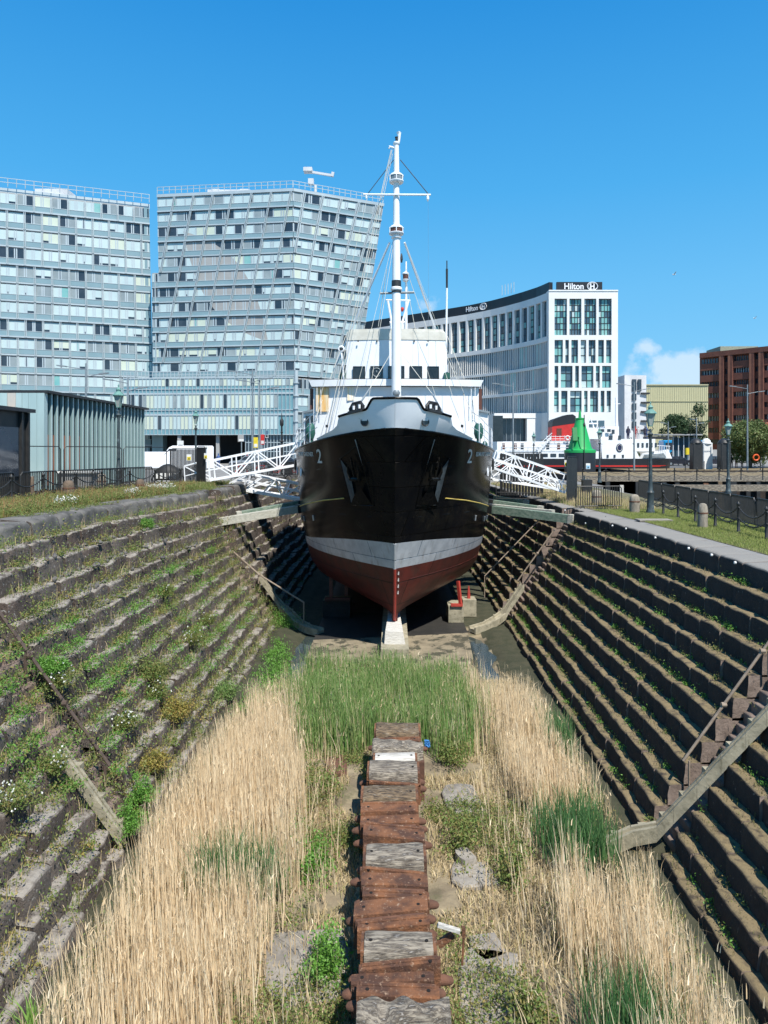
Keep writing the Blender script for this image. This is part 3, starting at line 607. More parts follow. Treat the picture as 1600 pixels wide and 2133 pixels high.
# bulwark, white, with a black capping rail
ssb = [0, .004, .012, .025, .045, .08, .12, .18, .24, .28, .33, .38, .42, .5, .65, .85, 1.05, 1.3, 1.5, 1.7]
zt2 = lambda s: z_top(s) if s < 1.31 else max(z_dk(s) + .02, z_top(s) - (s - 1.3) * 1.9)
bul = strip('bulwark', z_dk, zt2, 5, m_whiteb, ssb)
strip('bulwark_liner', z_dk, zt2, 5, m_cream, ssb, bul, off=-.07)
mb = MB()
for side in (-1, 1): mb.tube([hp(side, s, z_top(s), 0) + Vector((0, 0, .02)) for s in [0, .004, .012, .03, .06, .12, .18, .24, .28, .33, .38, .42, .6, .8, 1.0, 1.3]], .05, 6)
mb.build('capping_rail', m_black, bul, smooth=True)
for side in (-1, 1):
    mb = MB(); tri = [hp(side, s, z_dk(s) + .004, .004) for s in (1.3, 1.5, 1.8, 2.3, 3.2)] ; top = [hp(side, s, max(z_dk(s) + .02, z), .004) for s, z in ((1.3, 9.27), (1.5, 8.97), (1.8, 8.82), (2.3, 8.7), (3.2, 8.52))]
    vs = tri + top; fs = [(i, i + 1, i + 6, i + 5) if side > 0 else (i + 5, i + 6, i + 1, i) for i in range(4)]; mb.add(vs, fs)
    mb.build('bulwark_wing', m_whiteb, ship)
# decks
mb = MB(); vs = []
for s in SS: z = z_dk(s) - .25; vs += [hp(-1, s, z), hp(1, s, z)]
mb.add(vs, [(2 * i, 2 * i + 1, 2 * i + 3, 2 * i + 2) for i in range(len(SS) - 1)]); mb.build('deck', m_woodb, ship)
# rubbing strake and yellow line
def hpY(side, Y, z, off=0.0, z0=7.8):
    s0 = Y - ip(z0, HS); q = hb(z0, s0) / Y * (1 + .035 * (z - z0)); a, c = 0.0, 12.0
    for _ in range(22):
        m = (a + c) / 2
        if hb(z, m) / (ip(z, HS) + m) < q: a = m
        else: c = m
    return hp(side, (a + c) / 2, z, off)
def line_on(name, za, s0, s1, r, m, off=.02, n=24):
    mb = MB()
    for side in (-1, 1): mb.tube([hp(side, s0 + (s1 - s0) * i / n, za(s0 + (s1 - s0) * i / n), off) for i in range(n + 1)], r, 6)
    return mb.build(name, m, ship, smooth=True)
line_on('yellow_line', lambda s: 5.22 + .98 * (1 - smooth01((s - .5) / 9.5)), 2.45, 40, .028, m_yel, .01)
line_on('rubbing_strake', lambda s: z_dk(s) - .02, 0.1, 46, .045, m_black, .02, 60)
line_on('plate_seam', lambda s: z_dk(s) - 1.15 + .1 * smooth01(s / 9), .9, 40, .010, m_black, .004)
line_on('plate_seam', lambda s: 5.45 - .2 * smooth01(s / 9), 1.0, 40, .010, m_black, .003)
line_on('plate_seam', lambda s: 2.9 , .8, 30, .012, m_red, .004)
# lettering on the bows
for side in (-1, 1):
    def wp(c, side=side, s0=3.55, z0=7.5): return hpY(side, 29.75 + c.x * side * 1.15, 7.52 + c.y, .012 + c.z)
    text_obj('2', .82, .003, None, m_mark, ship, 'hull_number', warp=wp, xs=.95 * (1), offset=.006)
    def wn(c, side=side): return hpY(side, 31.5 + c.x * side * 1.15, z_dk(5.4) - .43 + c.y + .02 * side * 0, .012 + c.z)
    text_obj('EDMUND GARDNER', .25, .002, None, m_mark, ship, 'ship_name', warp=wn, xs=.9, offset=.002)
    for k in range(4):                              # draught marks
        z = 3.25 - k * .27; mb = MB(); a = hp(1, .16, z, .014); mb.rbox(a, (.05, .012, .13), -.5); 
        if side > 0: mb.build('draught_mark', m_mark, ship)
    # freeing ports that glint, hawse pocket, anchor
    for (s, z, h) in ((6.6, 7.1, .20), (8.2, 7.05, .16)):
        mb = MB(); o = hp(side, s, z, .015); d = (hp(side, s + .15, z, .015) - hp(side, s - .15, z, .015)); n = 12
        ring = [o + d * .5 * math.cos(2 * math.pi * k / n) * .95 + Vector((0, 0, h * 1.2 * math.sin(2 * math.pi * k / n))) for k in range(n)]
        mb.add(ring, [tuple(range(n))]); mb.tube(ring + [ring[0]], .02, 5); mb.build('fairlead', m_white, ship)
    for (s, z) in ((5.2, 5.0), (6.9, 4.8), (8.0, 4.75)):
        mb = MB(); mb.bar(hp(side, s, z - .12, .02), hp(side, s, z + .12, .02), .05, .03); mb.build('drain_slot', m_silver if s < 6 else m_steelg, ship)
def anchor(side):
    """pocket rim, a painted lit wall and a stockless anchor on the bow"""
    s0 = 1.3
    q = lambda ds, z, off: hp(side, s0 + ds, z, off)
    A = [(-.25, 8.25), (.95, 7.72), (.68, 5.85), (-.42, 5.9)]
    mb = MB(); rim = [q(a, z, .03) for a, z in A]
    for i in range(4): mb.tube([rim[i], rim[(i + 1) % 4]], .018, 5)
    pk = mb.build('anchor_pocket', m_black, ship)
    mb = MB(); out = [q(.97, 7.75, .03), q(.70, 5.86, .03), q(.40, 5.86, .05), q(.62, 7.2, .05)]
    mb.add(out, [(0, 1, 2, 3)] if side < 0 else [(3, 2, 1, 0)]); mb.add([v + Vector((0, .03, 0)) for v in out], [(3, 2, 1, 0)] if side < 0 else [(0, 1, 2, 3)])
    mb.build('lit_pocket_strip', m_plate, pk)
    mb = MB(); mb.add([q(-.36, 5.95, .03), q(.6, 5.9, .16), q(.1, 6.75, .18)], [(0, 1, 2) if side > 0 else (2, 1, 0)]); mb.build('pocket_sill', m_black, pk)
    mb = MB(); c = q(.22, 7.0, .22)
    ax = (q(.25, 7.5, .22) - q(.2, 6.7, .22)).normalized(); sd = (q(.6, 7.0, .2) - q(-.1, 7.0, .2)).normalized()
    mb.tube([c + ax * .9, c], [.04, .055], 8)
    mb.tube([c - sd * .34 - ax * .02, c, c + sd * .34 - ax * .02], [.06, .09, .06], 8)
    for k in (-1, 1):
        mb.tube([c + sd * .26 * k, c + sd * .36 * k + ax * .3, c + sd * .30 * k + ax * .62], [.07, .06, .015], 7)
    mb.build('anchor', m_black, pk, smooth=True)
    mb = MB(); mb.tube([q(-.28, 8.45, .04), q(-.1, 7.5, .04)], .02, 5); mb.build('pocket_edge', m_steelg, pk)
for side in (-1, 1): anchor(side)
# bulwark portholes and mooring bitts
for side in (-1, 1):
    mb = MB(); z = 9.08; s = .48; o = hp(side, s, z, .01); n = 14; d = (hp(side, s + .1, z, .01) - hp(side, s - .1, z, .01)).normalized()
    ring = [o + d * .155 * math.cos(2 * math.pi * k / n) + Vector((0, 0, .16 * math.sin(2 * math.pi * k / n))) for k in range(n)]
    mb.tube(ring + [ring[0]], .022, 6); pho = mb.build('porthole', [m_dark], ship); mb = MB(); mb.add(ring, [tuple(range(n)) if side > 0 else tuple(range(n))[::-1]]); mb.build('porthole_glass', m_glass, pho)
    mb = MB(); a = hp(side, .47, 9.5); bb = hp(side, .84, 9.42); mb.bar(a + Vector((0, 0, -.02)), bb + Vector((0, 0, -.02)), .3, .08)
    for k in (.28, .72): c = a.lerp(bb, k); mb.tube([c, c + Vector((0, 0, .27))], [.095, .11], 10)
    for k in (.0, 1.0): c = a.lerp(bb, k); mb.tube([c, c + Vector((0, 0, .16))], [.06, .05], 8)
    c1, c2 = a.lerp(bb, -.05), a.lerp(bb, 1.05); mb.tube([c1 + Vector((0, 0, .1)), a.lerp(bb, .2) + Vector((0, 0, .3)), a.lerp(bb, .8) + Vector((0, 0, .3)), c2 + Vector((0, 0, .1))], .05, 6)
    mb.build('roller_fairlead', m_dark, ship, smooth=True)
    for k in (.28, .72): c = a.lerp(bb, k); m2 = MB(); m2.lathe(c + Vector((0, -.11, .06)), [(.045, 0), (.05, .14)], 8); m2.build('roller', m_white, ship)
# superstructure
hx = .20
def arcwall(mb, xh, Y, z0, z1, bow=.5, yb=6, mi=0, n=16, xh1=None, top=True):
    """box with a gently curved front, half width xh, back yb behind the front"""
    xh1 = xh1 or xh; vs = []; fs = []
    for zz, h in ((z0, xh), (z1, xh1)):
        for i in range(n + 1): t = -1 + 2 * i / n; vs.append((hx + t * h, Y + bow * t * t, zz))
        vs += [(hx + h, Y + yb, zz), (hx - h, Y + yb, zz)]
    K = n + 3
    for i in range(K): j = (i + 1) % K; fs.append((i, j, K + j, K + i))
    if top: fs.append(tuple(range(K, 2 * K)))
    mb.add(vs, fs, mi)
ho = MB(); arcwall(ho, 4.28, 36.75, 7.9, 11.3, .55, 7); house = ho.build('deckhouse', m_white, ship)
ho = MB(); arcwall(ho, 4.34, 36.45, 11.32, 11.66, .55, 7.6, xh1=4.5); ho.build('bridge_deck_edge', m_white, house)
ho = MB(); arcwall(ho, 4.44, 36.5, 11.665, 11.69, .55, 7.4); ho.build('deck_planking', m_dark, house)
ho = MB(); arcwall(ho, 2.58, 37.15, 11.695, 13.75, .25, 5.2); wh = ho.build('wheelhouse', m_white, ship)
ho = MB(); arcwall(ho, 2.60, 37.12, 13.755, 14.15, .25, 5.3, xh1=2.56); arcwall(ho, 2.56, 37.12, 14.151, 14.32, .25, 5.3, xh1=2.4); ho.build('canvas_top', m_cream, wh, smooth=70)
for x0, x1 in ((735.5, 760), (772, 797), (809, 842), (854, 879), (891, 914.5)):
    Y = 37.12; a = at(x0, 788, Y); c = at(x1, 763, Y); t = abs(((a.x + c.x) / 2 - hx) / 2.58); yy = 37.13 + .25 * t * t
    mb = MB(); mb.box(a.x, c.x, yy - .02, yy + .02, 11.76, c.z); w_ = mb.build('wheelhouse_window', m_glass, wh)
    mb = MB()
    for p, q in (((a.x, 11.76), (c.x, 11.76)), ((c.x, 11.76), (c.x, c.z)), ((c.x, c.z), (a.x, c.z)), ((a.x, c.z), (a.x, 11.76))): mb.bar((p[0], yy - .03, p[1]), (q[0], yy - .03, q[1]), .03, .04, up=(0, 1, 0))
    mb.build('window_frame', m_dark, w_)
    if x0 == 772:
        n = 20; cc = Vector(((a.x + c.x) / 2, yy - .06, (11.76 + c.z) / 2)); mb = MB(); mb.tube([cc + Vector((.22 * math.cos(2 * math.pi * k / n), 0, .22 * math.sin(2 * math.pi * k / n))) for k in range(n + 1)], .02, 6); mb.tube([cc, cc + Vector((0, 0, .1))], .03, 6); mb.build('clear_view_screen', m_steelg, w_)
for x in (746, 785, 863, 892):
    mb = MB(); c = at(x, 710, 37.05); mb.lathe((c.x, 37.14, c.z), [(.04, -.03), (.04, .03)], 8); mb.build('vent_stud', m_dark, wh)
# lower house wings with doors
for side in (-1, 1):
    cx = hx if side > 0 else hx; mb = MB()
    xa = hx + side * 4.2; xb = hx + side * 4.82; xn = hx + side * 2.6
    mb.hexa([(xn, 37.25, 7.7), (xb, 37.6, 7.7), (xb, 48, 7.7), (xn, 48, 7.7), (xn, 37.25, 10.45), (xb, 37.6, 10.0), (xb, 48, 10.0), (xn, 48, 10.45)])
    wing = mb.build('side_house', m_white, ship)
    mb = MB(); mb.bar((hx + side * 3.0, 37.2, 10.36), (hx + side * 4.86, 37.5, 10.02), .1, .10); mb.build('roof_edge', m_steelg, wing)
    mb = MB(); c = at(842 + side * 195, 885, 37.45); mb.box(c.x - .26 - .0, c.x + .26, 37.40, 37.46, 8.5, 9.85); mb.build('doorway', m_glass, wing)
    mb = MB(); p = hx + side * 4.36; mb.box(p - .12, p + .12, 37.5, 38.2, 10.05, 11.25); mb.build('timber_dodger', m_tan, house)
    mb = MB(); 
    for k in (0, 1): mb.bar((p + side * -.3 - k * .2 * side, 36.98 + .0, 9.9), (p - side * .3 - k * .2 * side, 36.98, 11.3), .03)
    mb.build('stanchion', m_white, house)
    # green covered lamps at the deck side
    mb = MB(); c = at(822 + side * 175, 895, 34.6); mb.lathe((c.x, c.y, 7.9), [(.10, 0), (.10, .7)], 8); mb.lathe((c.x, c.y, 8.6), [(.16, 0), (.24, .25), (.22, .6), (.12, .75)], 8); mb.build('canvas_covered_lamp', m_greenp, ship, smooth=True)
    mb = MB(); c = at(822 + side * 188, 905, 34.4); mb.lathe((c.x, c.y, 7.9), [(.12, 0), (.14, .45), (.05, .6)], 8); mb.build('vent_head', m_dark if side < 0 else m_greenp, ship, smooth=True)
    # guard rails
    ss_ = [3.3, 4.2, 5.1, 6.0, 7.0, 8.2, 9.6]
    for hgt in (.3, .6, .92):
        mb = MB(); mb.tube([hp(side, s, z_dk(s)) + Vector((-side * .05, 0, hgt + .25 * (1 - smooth01((s - 3.2) / 3)))) for s in ss_], .014, 5); mb.build('guard_rail', m_white, ship)
    mb = MB()
    for s in ss_[1:]: p = hp(side, s, z_dk(s)) + Vector((-side * .05, 0, 0)); mb.tube([p, p + Vector((0, 0, .95 + .2 * (1 - smooth01((s - 3.2) / 3))))], .02, 5)
    mb.build('rail_stanchion', m_white, ship)
    mb = MB(); c = hp(side, 3.0, 9.3); mb.lathe((c.x - side * .35, c.y + 3, 9.1), [(.06, -.06), (.06, .06)], 8); mb.build('deck_light', m_dark, ship)
mb = MB(); xl = hx - 4.1; mb.hexa([(xl - .05, 37.17, 10.05), (xl + .62, 37.03, 10.05), (xl + .62, 37.1, 10.05), (xl - .05, 37.24, 10.05), (xl - .05, 37.17, 11.3), (xl + .62, 37.03, 11.3), (xl + .62, 37.1, 11.3), (xl - .05, 37.24, 11.3)]); mb.build('rust_stained_panel', m_rustst, house)
mb = MB(); mb.box(-2.3, -1.95, 36.86, 36.9, 10.6, 11.3); mb.build('rust_streak', mat('pale_rust_streak', (.80, .66, .42), (.82, .8, .76), 3, .5, stretch=(3, 3, .3)), house)
# foremast
mx_ = .21; MY = 36.0
def mz(py): return CZ - (py - CY) * MY / F
mb = MB(); mb.lathe((mx_, MY, 0), [(.25, 7.9), (.24, mz(700)), (.21, mz(600)), (.185, mz(500)), (.17, mz(480)), (.15, mz(400)), (.14, mz(340)), (.12, mz(300))], 20); mast = mb.build('mast', m_white, ship, smooth=True)
mb = MB(); mb.lathe((mx_, MY, mz(610)), [(.245, 0), (.24, mz(585) - mz(610))], 20); mb.build('mast_band', m_dark, mast, smooth=True)
def ringlamp(py, r, h, m, nm):
    mb = MB(); z = mz(py); mb.lathe((mx_, MY, z), [(r * .9, -h / 2 - .06), (r, -h / 2), (r, -h / 2 + .04)], 12); mb.lathe((mx_, MY, z), [(r, h / 2 - .04), (r, h / 2), (r * .8, h / 2 + .07)], 12); p = mb.build(nm, m_white, mast)
    mb = MB(); mb.lathe((mx_, MY, z), [(r * .93, -h / 2 + .04), (r * .93, h / 2 - .04)], 12); mb.build('lamp_lens', m, p)
    mb = MB()
    for k in range(6): a = 2 * math.pi * (k + .5) / 6; mb.bar((mx_ + r * .97 * math.cos(a), MY + r * .97 * math.sin(a), z - h / 2), (mx_ + r * .97 * math.cos(a), MY + r * .97 * math.sin(a), z + h / 2), .04)
    mb.build('lamp_cage', m_white, p)
ringlamp(372.5, .37, .30, m_steelg, 'signal_lamp'); ringlamp(481, .38, .28, m_redL if False else m_tan, 'signal_lamp')
for py, r, h in ((299, .17, .14), (361, .19, .06), (471, .26, .06), (496, .26, .05), (602, .29, .2)):
    mb = MB(); mb.lathe((mx_, MY, mz(py)), [(r * .85, -h / 2), (r, -h / 4), (r, h / 4), (r * .8, h / 2)], 16); mb.build('mast_collar', m_white, mast, smooth=True)
mb = MB(); mb.lathe((mx_ + .02, MY, mz(292)), [(.08, 0), (.08, .12), (.1, .13), (.1, .15)], 10); mb.build('masthead_lamp', m_dark, mast)
mb = MB(); mb.tube([(mx_ + .13, MY, mz(296)), (mx_ + .14, MY, mz(276)), (mx_ + .15, MY, mz(274))], [.05, .10, .04], 8); mb.tube([(mx_ + .12, MY, mz(285)), (mx_ + .12, MY, mz(276))], [.03, .12], 8); mb.build('horn', m_whiteb, mast, smooth=True)
mb = MB(); mb.tube([(mx_ - .1, MY, mz(308)), (mx_ - .36, MY - .05, mz(306)), (mx_ - .36, MY - .05, mz(310))], [.06, .05, .05], 7); mb.build('halyard_arm', m_white, mast)
a = at(757, 408, MY); c = at(897, 410, MY); mb = MB(); mb.tube([(a.x, MY - .2, a.z), (c.x, MY - .2, a.z - .02)], [.05, .05], 8); yard = mb.build('yard', m_white, mast)
mb = MB(); mb.lathe((c.x - .15, MY - .2, a.z - .25), [(.02, -.1), (.07, 0), (.07, .1), (.04, .2)], 8); mb.lathe((a.x + .15, MY - .2, a.z - .2), [(.04, 0), (.05, .15)], 8); mb.build('yard_lamp', m_white, yard)
a = at(791, 611, MY + .4); c = at(863, 609, MY + .4); mb = MB(); mb.tube([a, c], .06, 8); mb.build('lower_yard', m_steelg, mast)
def wire(a, b, r, m, name='stay', parent=ship): mb = MB(); mb.tube([a, b], r, 5); return mb.build(name, m, parent)
# rigging: ends in the photo's plane turned to points on mast, bows, deck
for (x0, y0, d0, x1, y1, d1, r, m) in (
    (812, 505, 36, 700, 760, 39, .055, m_white), (843, 505, 36, 913, 700, 39.5, .055, m_white),
    (820, 333, 36, 765, 405, 35.9, .02, m_dark), (834, 333, 36, 892, 404, 35.9, .022, m_dark),
    (815, 312, 35.9, 672, 935, 36.6, .019, m_cream), (817, 312, 35.9, 690, 885, 36.2, .017, m_cream), (818, 320, 35.9, 705, 860, 36, .012, m_cream),
    (765, 412, 35.8, 650, 905, 36.4, .010, m_cream), (819, 500, 36, 735, 845, 35.4, .010, m_cream), (820, 506, 36, 765, 850, 35.0, .012, m_cream),
    (846, 560, 40, 907, 735, 41, .015, m_cream), (845, 508, 36, 1000, 905, 36.6, .009, m_cream), (892, 416, 35.8, 893, 800, 35.8, .004, m_steelg),
    (836, 735, 35.9, 900, 820, 33.4, .014, m_cream), (900, 820, 33.4, 925, 865, 31.6, .045, m_steelg), (815, 735, 35.9, 770, 810, 33.4, .014, m_cream), (770, 810, 33.4, 735, 862, 31.6, .045, m_steelg),
    (932, 700, 38, 1012, 905, 36.8, .016, m_cream), (930, 740, 38, 985, 865, 36.6, .012, m_cream), (720, 700, 38, 655, 880, 36.8, .016, m_cream), (722, 730, 38, 668, 905, 36.6, .012, m_cream),
    (806, 560, 38, 788, 680, 39, .018, m_cream), (845, 580, 40, 866, 690, 40.4, .015, m_cream), (740, 700, 37.6, 690, 880, 36.4, .012, m_cream), (864, 690, 37.4, 925, 880, 35.5, .010, m_cream), (905, 700, 37.4, 962, 890, 35.5, .010, m_cream)):
    wire(at(x0, y0, d0), at(x1, y1, d1), r, m)
# after mast with lantern, goal post, pole
mb = MB(); p = at(846, 700, 44); q = at(846, 545, 44); mb.tube([(p.x, 44, 12), p, q], [.12, .1, .05], 8); am = mb.build('after_mast', m_white, ship)
mb = MB(); q = at(845, 583, 43.8); mb.lathe(q, [(.14, -.1), (.2, 0), (.2, .03)], 12); mb.lathe(q, [(.2, .32), (.22, .38), (.1, .48)], 12); mb.build('mast_lantern', m_white, am)
mb = MB(); mb.lathe(q, [(.17, .03), (.17, .32)], 10); mb.build('lantern_glass', m_tan, am)
mb = MB(); mb.lathe(at(836.5, 540, 44), [(.05, -.2), (.09, 0), (.07, .2), (.03, .35)], 8); mb.build('mast_lamp', m_dark, am)
mb = MB()
mb.tube([at(804, 625, 43), at(855, 626, 43)], .05, 6); mb.tube([at(808, 627, 43), at(816, 672, 43)], .07, 7); mb.tube([at(851, 627, 43), at(838, 672, 43)], .07, 7); mb.tube([at(812, 672, 43), at(843, 672, 43)], .09, 6); mb.tube([at(816, 672, 43), (at(816, 672, 43).x, 43, 12)], .1, 6); mb.tube([at(838, 672, 43), (at(838, 672, 43).x, 43, 12)], .1, 6)
mb.build('gallows_frame', m_white, ship)
mb = MB(); mb.lathe(at(838, 645, 43), [(.04, -.12), (.12, 0), (.1, .12), (.02, .15)], 8); mb.build('red_buoy', m_redL, ship, smooth=True)
mb = MB(); p = at(929, 785, 38.2); q = at(931, 600, 38.2); r_ = at(931, 543, 38.2); mb.tube([p, q], [.06, .05], 8); mb.tube([at(929, 775, 38.2), at(929, 760, 38.2)], .09, 8); fp = mb.build('flagpole', m_white, ship); mb = MB(); mb.tube([q, at(931, 560, 38.2)], [.055, .06], 8); mb.tube([at(931, 560, 38.2), r_], .03, 6); mb.build('furled_flag', m_dark, fp)
mb = MB(); c = at(711, 727, 36.9); n = 14
for k in range(n): a = 2 * math.pi * k / n
mb.tube([c + Vector((.13 * math.cos(2 * math.pi * k / n), 0, .13 * math.sin(2 * math.pi * k / n))) for k in range(n + 1)], .05, 6); mb.tube([at(711, 735, 36.9), at(713, 750, 36.9), at(716, 790, 37)], .05, 6); sl_o = mb.build('searchlight', m_white, ship, smooth=True)
mb = MB(); mb.lathe((c.x, c.y, c.z), [(.09, -.05), (.09, .05)], 10); mb.build('searchlight_face', m_dark, sl_o)
for sx in (713, 932): mb = MB(); c = at(sx, 788, 37.0); mb.rbox((c.x, 37.3, 11.9), (.3, .3, .32)); mb.build('deck_locker', m_greenp, ship)
mb = MB(); mb.lathe((mx_, 35.7, 10.75), [(.02, 0), (.17, .05), (.19, .16), (.12, .28)], 14); mb.build('ship_bell', m_steelg, ship, smooth=True)
mb = MB(); mb.box(.0, .3, 26.0, 26.2, 9.85, 9.97); mb.build('stem_block', m_tan, ship)
for side in (-1, 1):                                # fender tyres at the shoulders
    mb = MB(); c = hp(side, 11, 7.6, .1); mb.tube([c, c + Vector((0, .2, -.5))], [.2, .24], 10); mb.build('fender', m_dark, ship, smooth=True)

# ------------------------------------------------------------------ gangways and shores
def truss(name, lab, A, B, C_, D_, n, w, r=.055, m=m_white, deck=True, flip=0):
    """A,B: bottom chord ends; C_,D_: top chord ends; a second truss stands w behind"""
    t = thing(name, lab, 'gangway', A); off = Vector((0, w, 0))
    for k, o in enumerate((Vector((0, 0, 0)), off)):
        mb = MB(); A_, B_, E, G = (Vector(q) + o for q in (A, B, C_, D_))
        mb.bar(A_, B_, r * 1.6, r * 2.4); mb.bar(E, G, r * 1.4); mb.bar(A_.lerp(E, .52), B_.lerp(G, .52), r * .9)
        for i in range(n + 1): mb.bar(A_.lerp(B_, i / n), E.lerp(G, i / n), r)
        for i in range(n):
            j = i + flip
            if j % 2: mb.bar(E.lerp(G, i / n), A_.lerp(B_, (i + 1) / n), r)
            else: mb.bar(A_.lerp(B_, i / n), E.lerp(G, (i + 1) / n), r)
        mb.build('side_truss', m, t)
    if deck:
        mb = MB(); a, b_ = Vector(A), Vector(B); mb.hexa([a + Vector((0, 0, -.02)), b_ + Vector((0, 0, -.02)), b_ + off + Vector((0, 0, -.02)), a + off + Vector((0, 0, -.02)), a + Vector((0, 0, .05)), b_ + Vector((0, 0, .05)), b_ + off + Vector((0, 0, .05)), a + off + Vector((0, 0, .05))]); mb.build('walkway', m_whiteb, t)
    return t
truss('gangway', 'long white lattice gangway rising from the left quay to the ship deck', at(437, 1000, 37.0), at(622, 968, 38.5), at(434, 960, 37.0), at(622, 921, 38.5), 4, 1.1, flip=1)
truss('gangway', 'shorter white gangway between the mesh fence and the long left gangway', at(386, 1014, 38.5), at(440, 1001, 38.5), at(384, 971, 38.5), at(434, 957, 38.5), 1, 1.0, .05, flip=1)
truss('gangway', 'lower left white gangway sloping down to the hull over the green shore', at(466, 1013, 39.5), at(628, 1042, 40), at(515, 987, 39.5), at(628, 1010, 40), 4, 1.0, .07, flip=1)
truss('gangway', 'upper right white lattice gangway sloping from ship to right quay', at(1028, 975, 38.5), at(1178, 1026, 38), at(1040, 938, 38.5), at(1186, 990, 38), 4, 1.1, .05)
truss('gangway', 'lower right white lattice gangway between the ship and the dock edge', at(1026, 999, 40), at(1165, 1020, 41), at(1028, 958, 40), at(1165, 1000, 41), 4, 1.0, .045)
def shore(lab, a, b_, w, h, m, cap=True):
    t = thing('timber_shore', lab, 'timber shore', a, 'timber shores bracing the ship'); mb = MB(); n = 6
    a, b_ = Vector(a), Vector(b_)
    mb.bar(a, b_, w, h); mb.build('beam', m, t)
    mb = MB(); d = (b_ - a).normalized(); mb.bar(a - d * .02, a + d * .25, w * 1.12, h * 1.12); mb.build('beam_end', m_wpale, t)
    mb = MB(); mb.bar(b_ - d * .3, b_ + d * .02, w * 1.15, h * 1.15); mb.build('end_band', m_dark, t)
    return t
shore('long pale timber shore from the left altars to the hull', at(449, 1088, 33.6), at(628, 1059, 36.5), .3, .36, m_wpale)
shore('green timber shore just behind the long pale left one', at(492, 1073, 35.5), at(630, 1048, 37.5), .3, .3, m_wgreen)
shore('bleached timber shore highest on the left of the hull', at(560, 1057, 40), at(630, 1044, 41), .26, .2, m_wpale)
shore('long green timber shore from the right altars to the hull, nearest of the right ones', at(1196, 1082, 33.2), at(1018, 1060, 36.5), .3, .38, m_wgreen)
shore('pale timber shore just above the longest right green one', at(1152, 1067, 35.0), at(1018, 1053, 37.5), .28, .2, m_wpale)
shore('green timber shore in the middle of the right group', at(1130, 1061, 37.0), at(1018, 1046, 38.5), .28, .3, m_wgreen)
shore('short green timber shore highest on the right of the hull', at(1100, 1050, 39.5), at(1018, 1038, 40.5), .28, .38, m_wgreen)
# ------------------------------------------------------------------ buildings
m_alu = mat('pale_aluminium', (.44, .50, .52), (.38, .44, .47), .4, .45, metal=.15)
m_spand = mat('blue_grey_spandrel', (.225, .325, .355), (.195, .29, .32), .25, .25, coat=.3)
m_spand2 = mat('teal_glass_panel', (.17, .32, .36), (.145, .28, .33), .25, .18, coat=.4)
m_blindA = mat('white_blind_glass', (.52, .62, .61), (.43, .53, .54), .12, .25, coat=.3)
m_blindB = mat('cream_blind_glass', (.58, .63, .52), (.50, .56, .46), .12, .3, coat=.3)
m_blindC = mat('grey_blind_glass', (.30, .345, .35), (.22, .26, .275), .3, .2, coat=.3)
m_gdark = mat('dark_window', (.018, .026, .038), (.045, .055, .07), .4, .08, spec=.8)
m_gteal = mat('teal_window', (.15, .38, .38), (.24, .45, .42), .3, .15, coat=.3)
m_gblue = mat('sky_window', (.045, .085, .12), (.09, .14, .17), .3, .07, spec=.9)
m_curt = mat('red_curtain', (.35, .03, .03), (.3, .03, .04), 1, .7)
m_slabd = mat('slab_shadow_dark', (.10, .11, .125), (.08, .09, .10), .5, .6)
m_conc = mat('pale_concrete', (.74, .74, .72), (.66, .66, .645), .25, .75, bump=.1, c3=(.55, .55, .54), s3=.6, t3=.68)
m_concg = mat('grey_concrete', (.34, .34, .33), (.29, .29, .285), .3, .8)
m_blackp = mat('black_parapet', (.012, .013, .016), (.02, .02, .024), .3, .4)
m_brownb = mat('brown_brick', (.17, .062, .042), (.12, .045, .032), .8, .9, bump=.3, bscale=6)
m_brownc = mat('tan_brick', (.30, .125, .075), (.23, .095, .06), .8, .9)
m_beige = mat('beige_cladding', (.47, .45, .27), (.42, .40, .24), .5, .7, stretch=(6, 6, .2))
m_greyw = mat('grey_white_render', (.60, .61, .62), (.5, .51, .53), .4, .8)
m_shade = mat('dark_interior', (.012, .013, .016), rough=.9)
PAL = [m_blindA, m_blindB, m_blindC, m_gdark, m_gteal, m_curt]
class Fac:
    """a facade between two base points and two top points; u along, v up, o out of the wall towards its front"""
    def __init__(s, b0, b1, t0, t1, z0, z1, out):
        s.p = [Vector((*b0, z0)), Vector((*b1, z0)), Vector((*t0, z1)), Vector((*t1, z1))]; d = s.p[1] - s.p[0]; s.L = d.length; s.H = z1 - z0
        n = Vector((d.y, -d.x, 0)).normalized(); s.n = n if n.dot(Vector((*out, 0))) > 0 else -n
    def __call__(s, u, v, o=0): a = s.p[0].lerp(s.p[1], u); b = s.p[2].lerp(s.p[3], u); return a.lerp(b, v) + s.n * o
    def box(s, mb, u0, u1, v0, v1, o0, o1, mi=0, sk=0.0):
        P = [s(u0, v0, o0), s(u1, v0, o0), s(u1, v0, o1), s(u0, v0, o1), s(u0 + sk, v1, o0), s(u1 + sk, v1, o0), s(u1 + sk, v1, o1), s(u0 + sk, v1, o1)]
        return mb.hexa(P, mi)
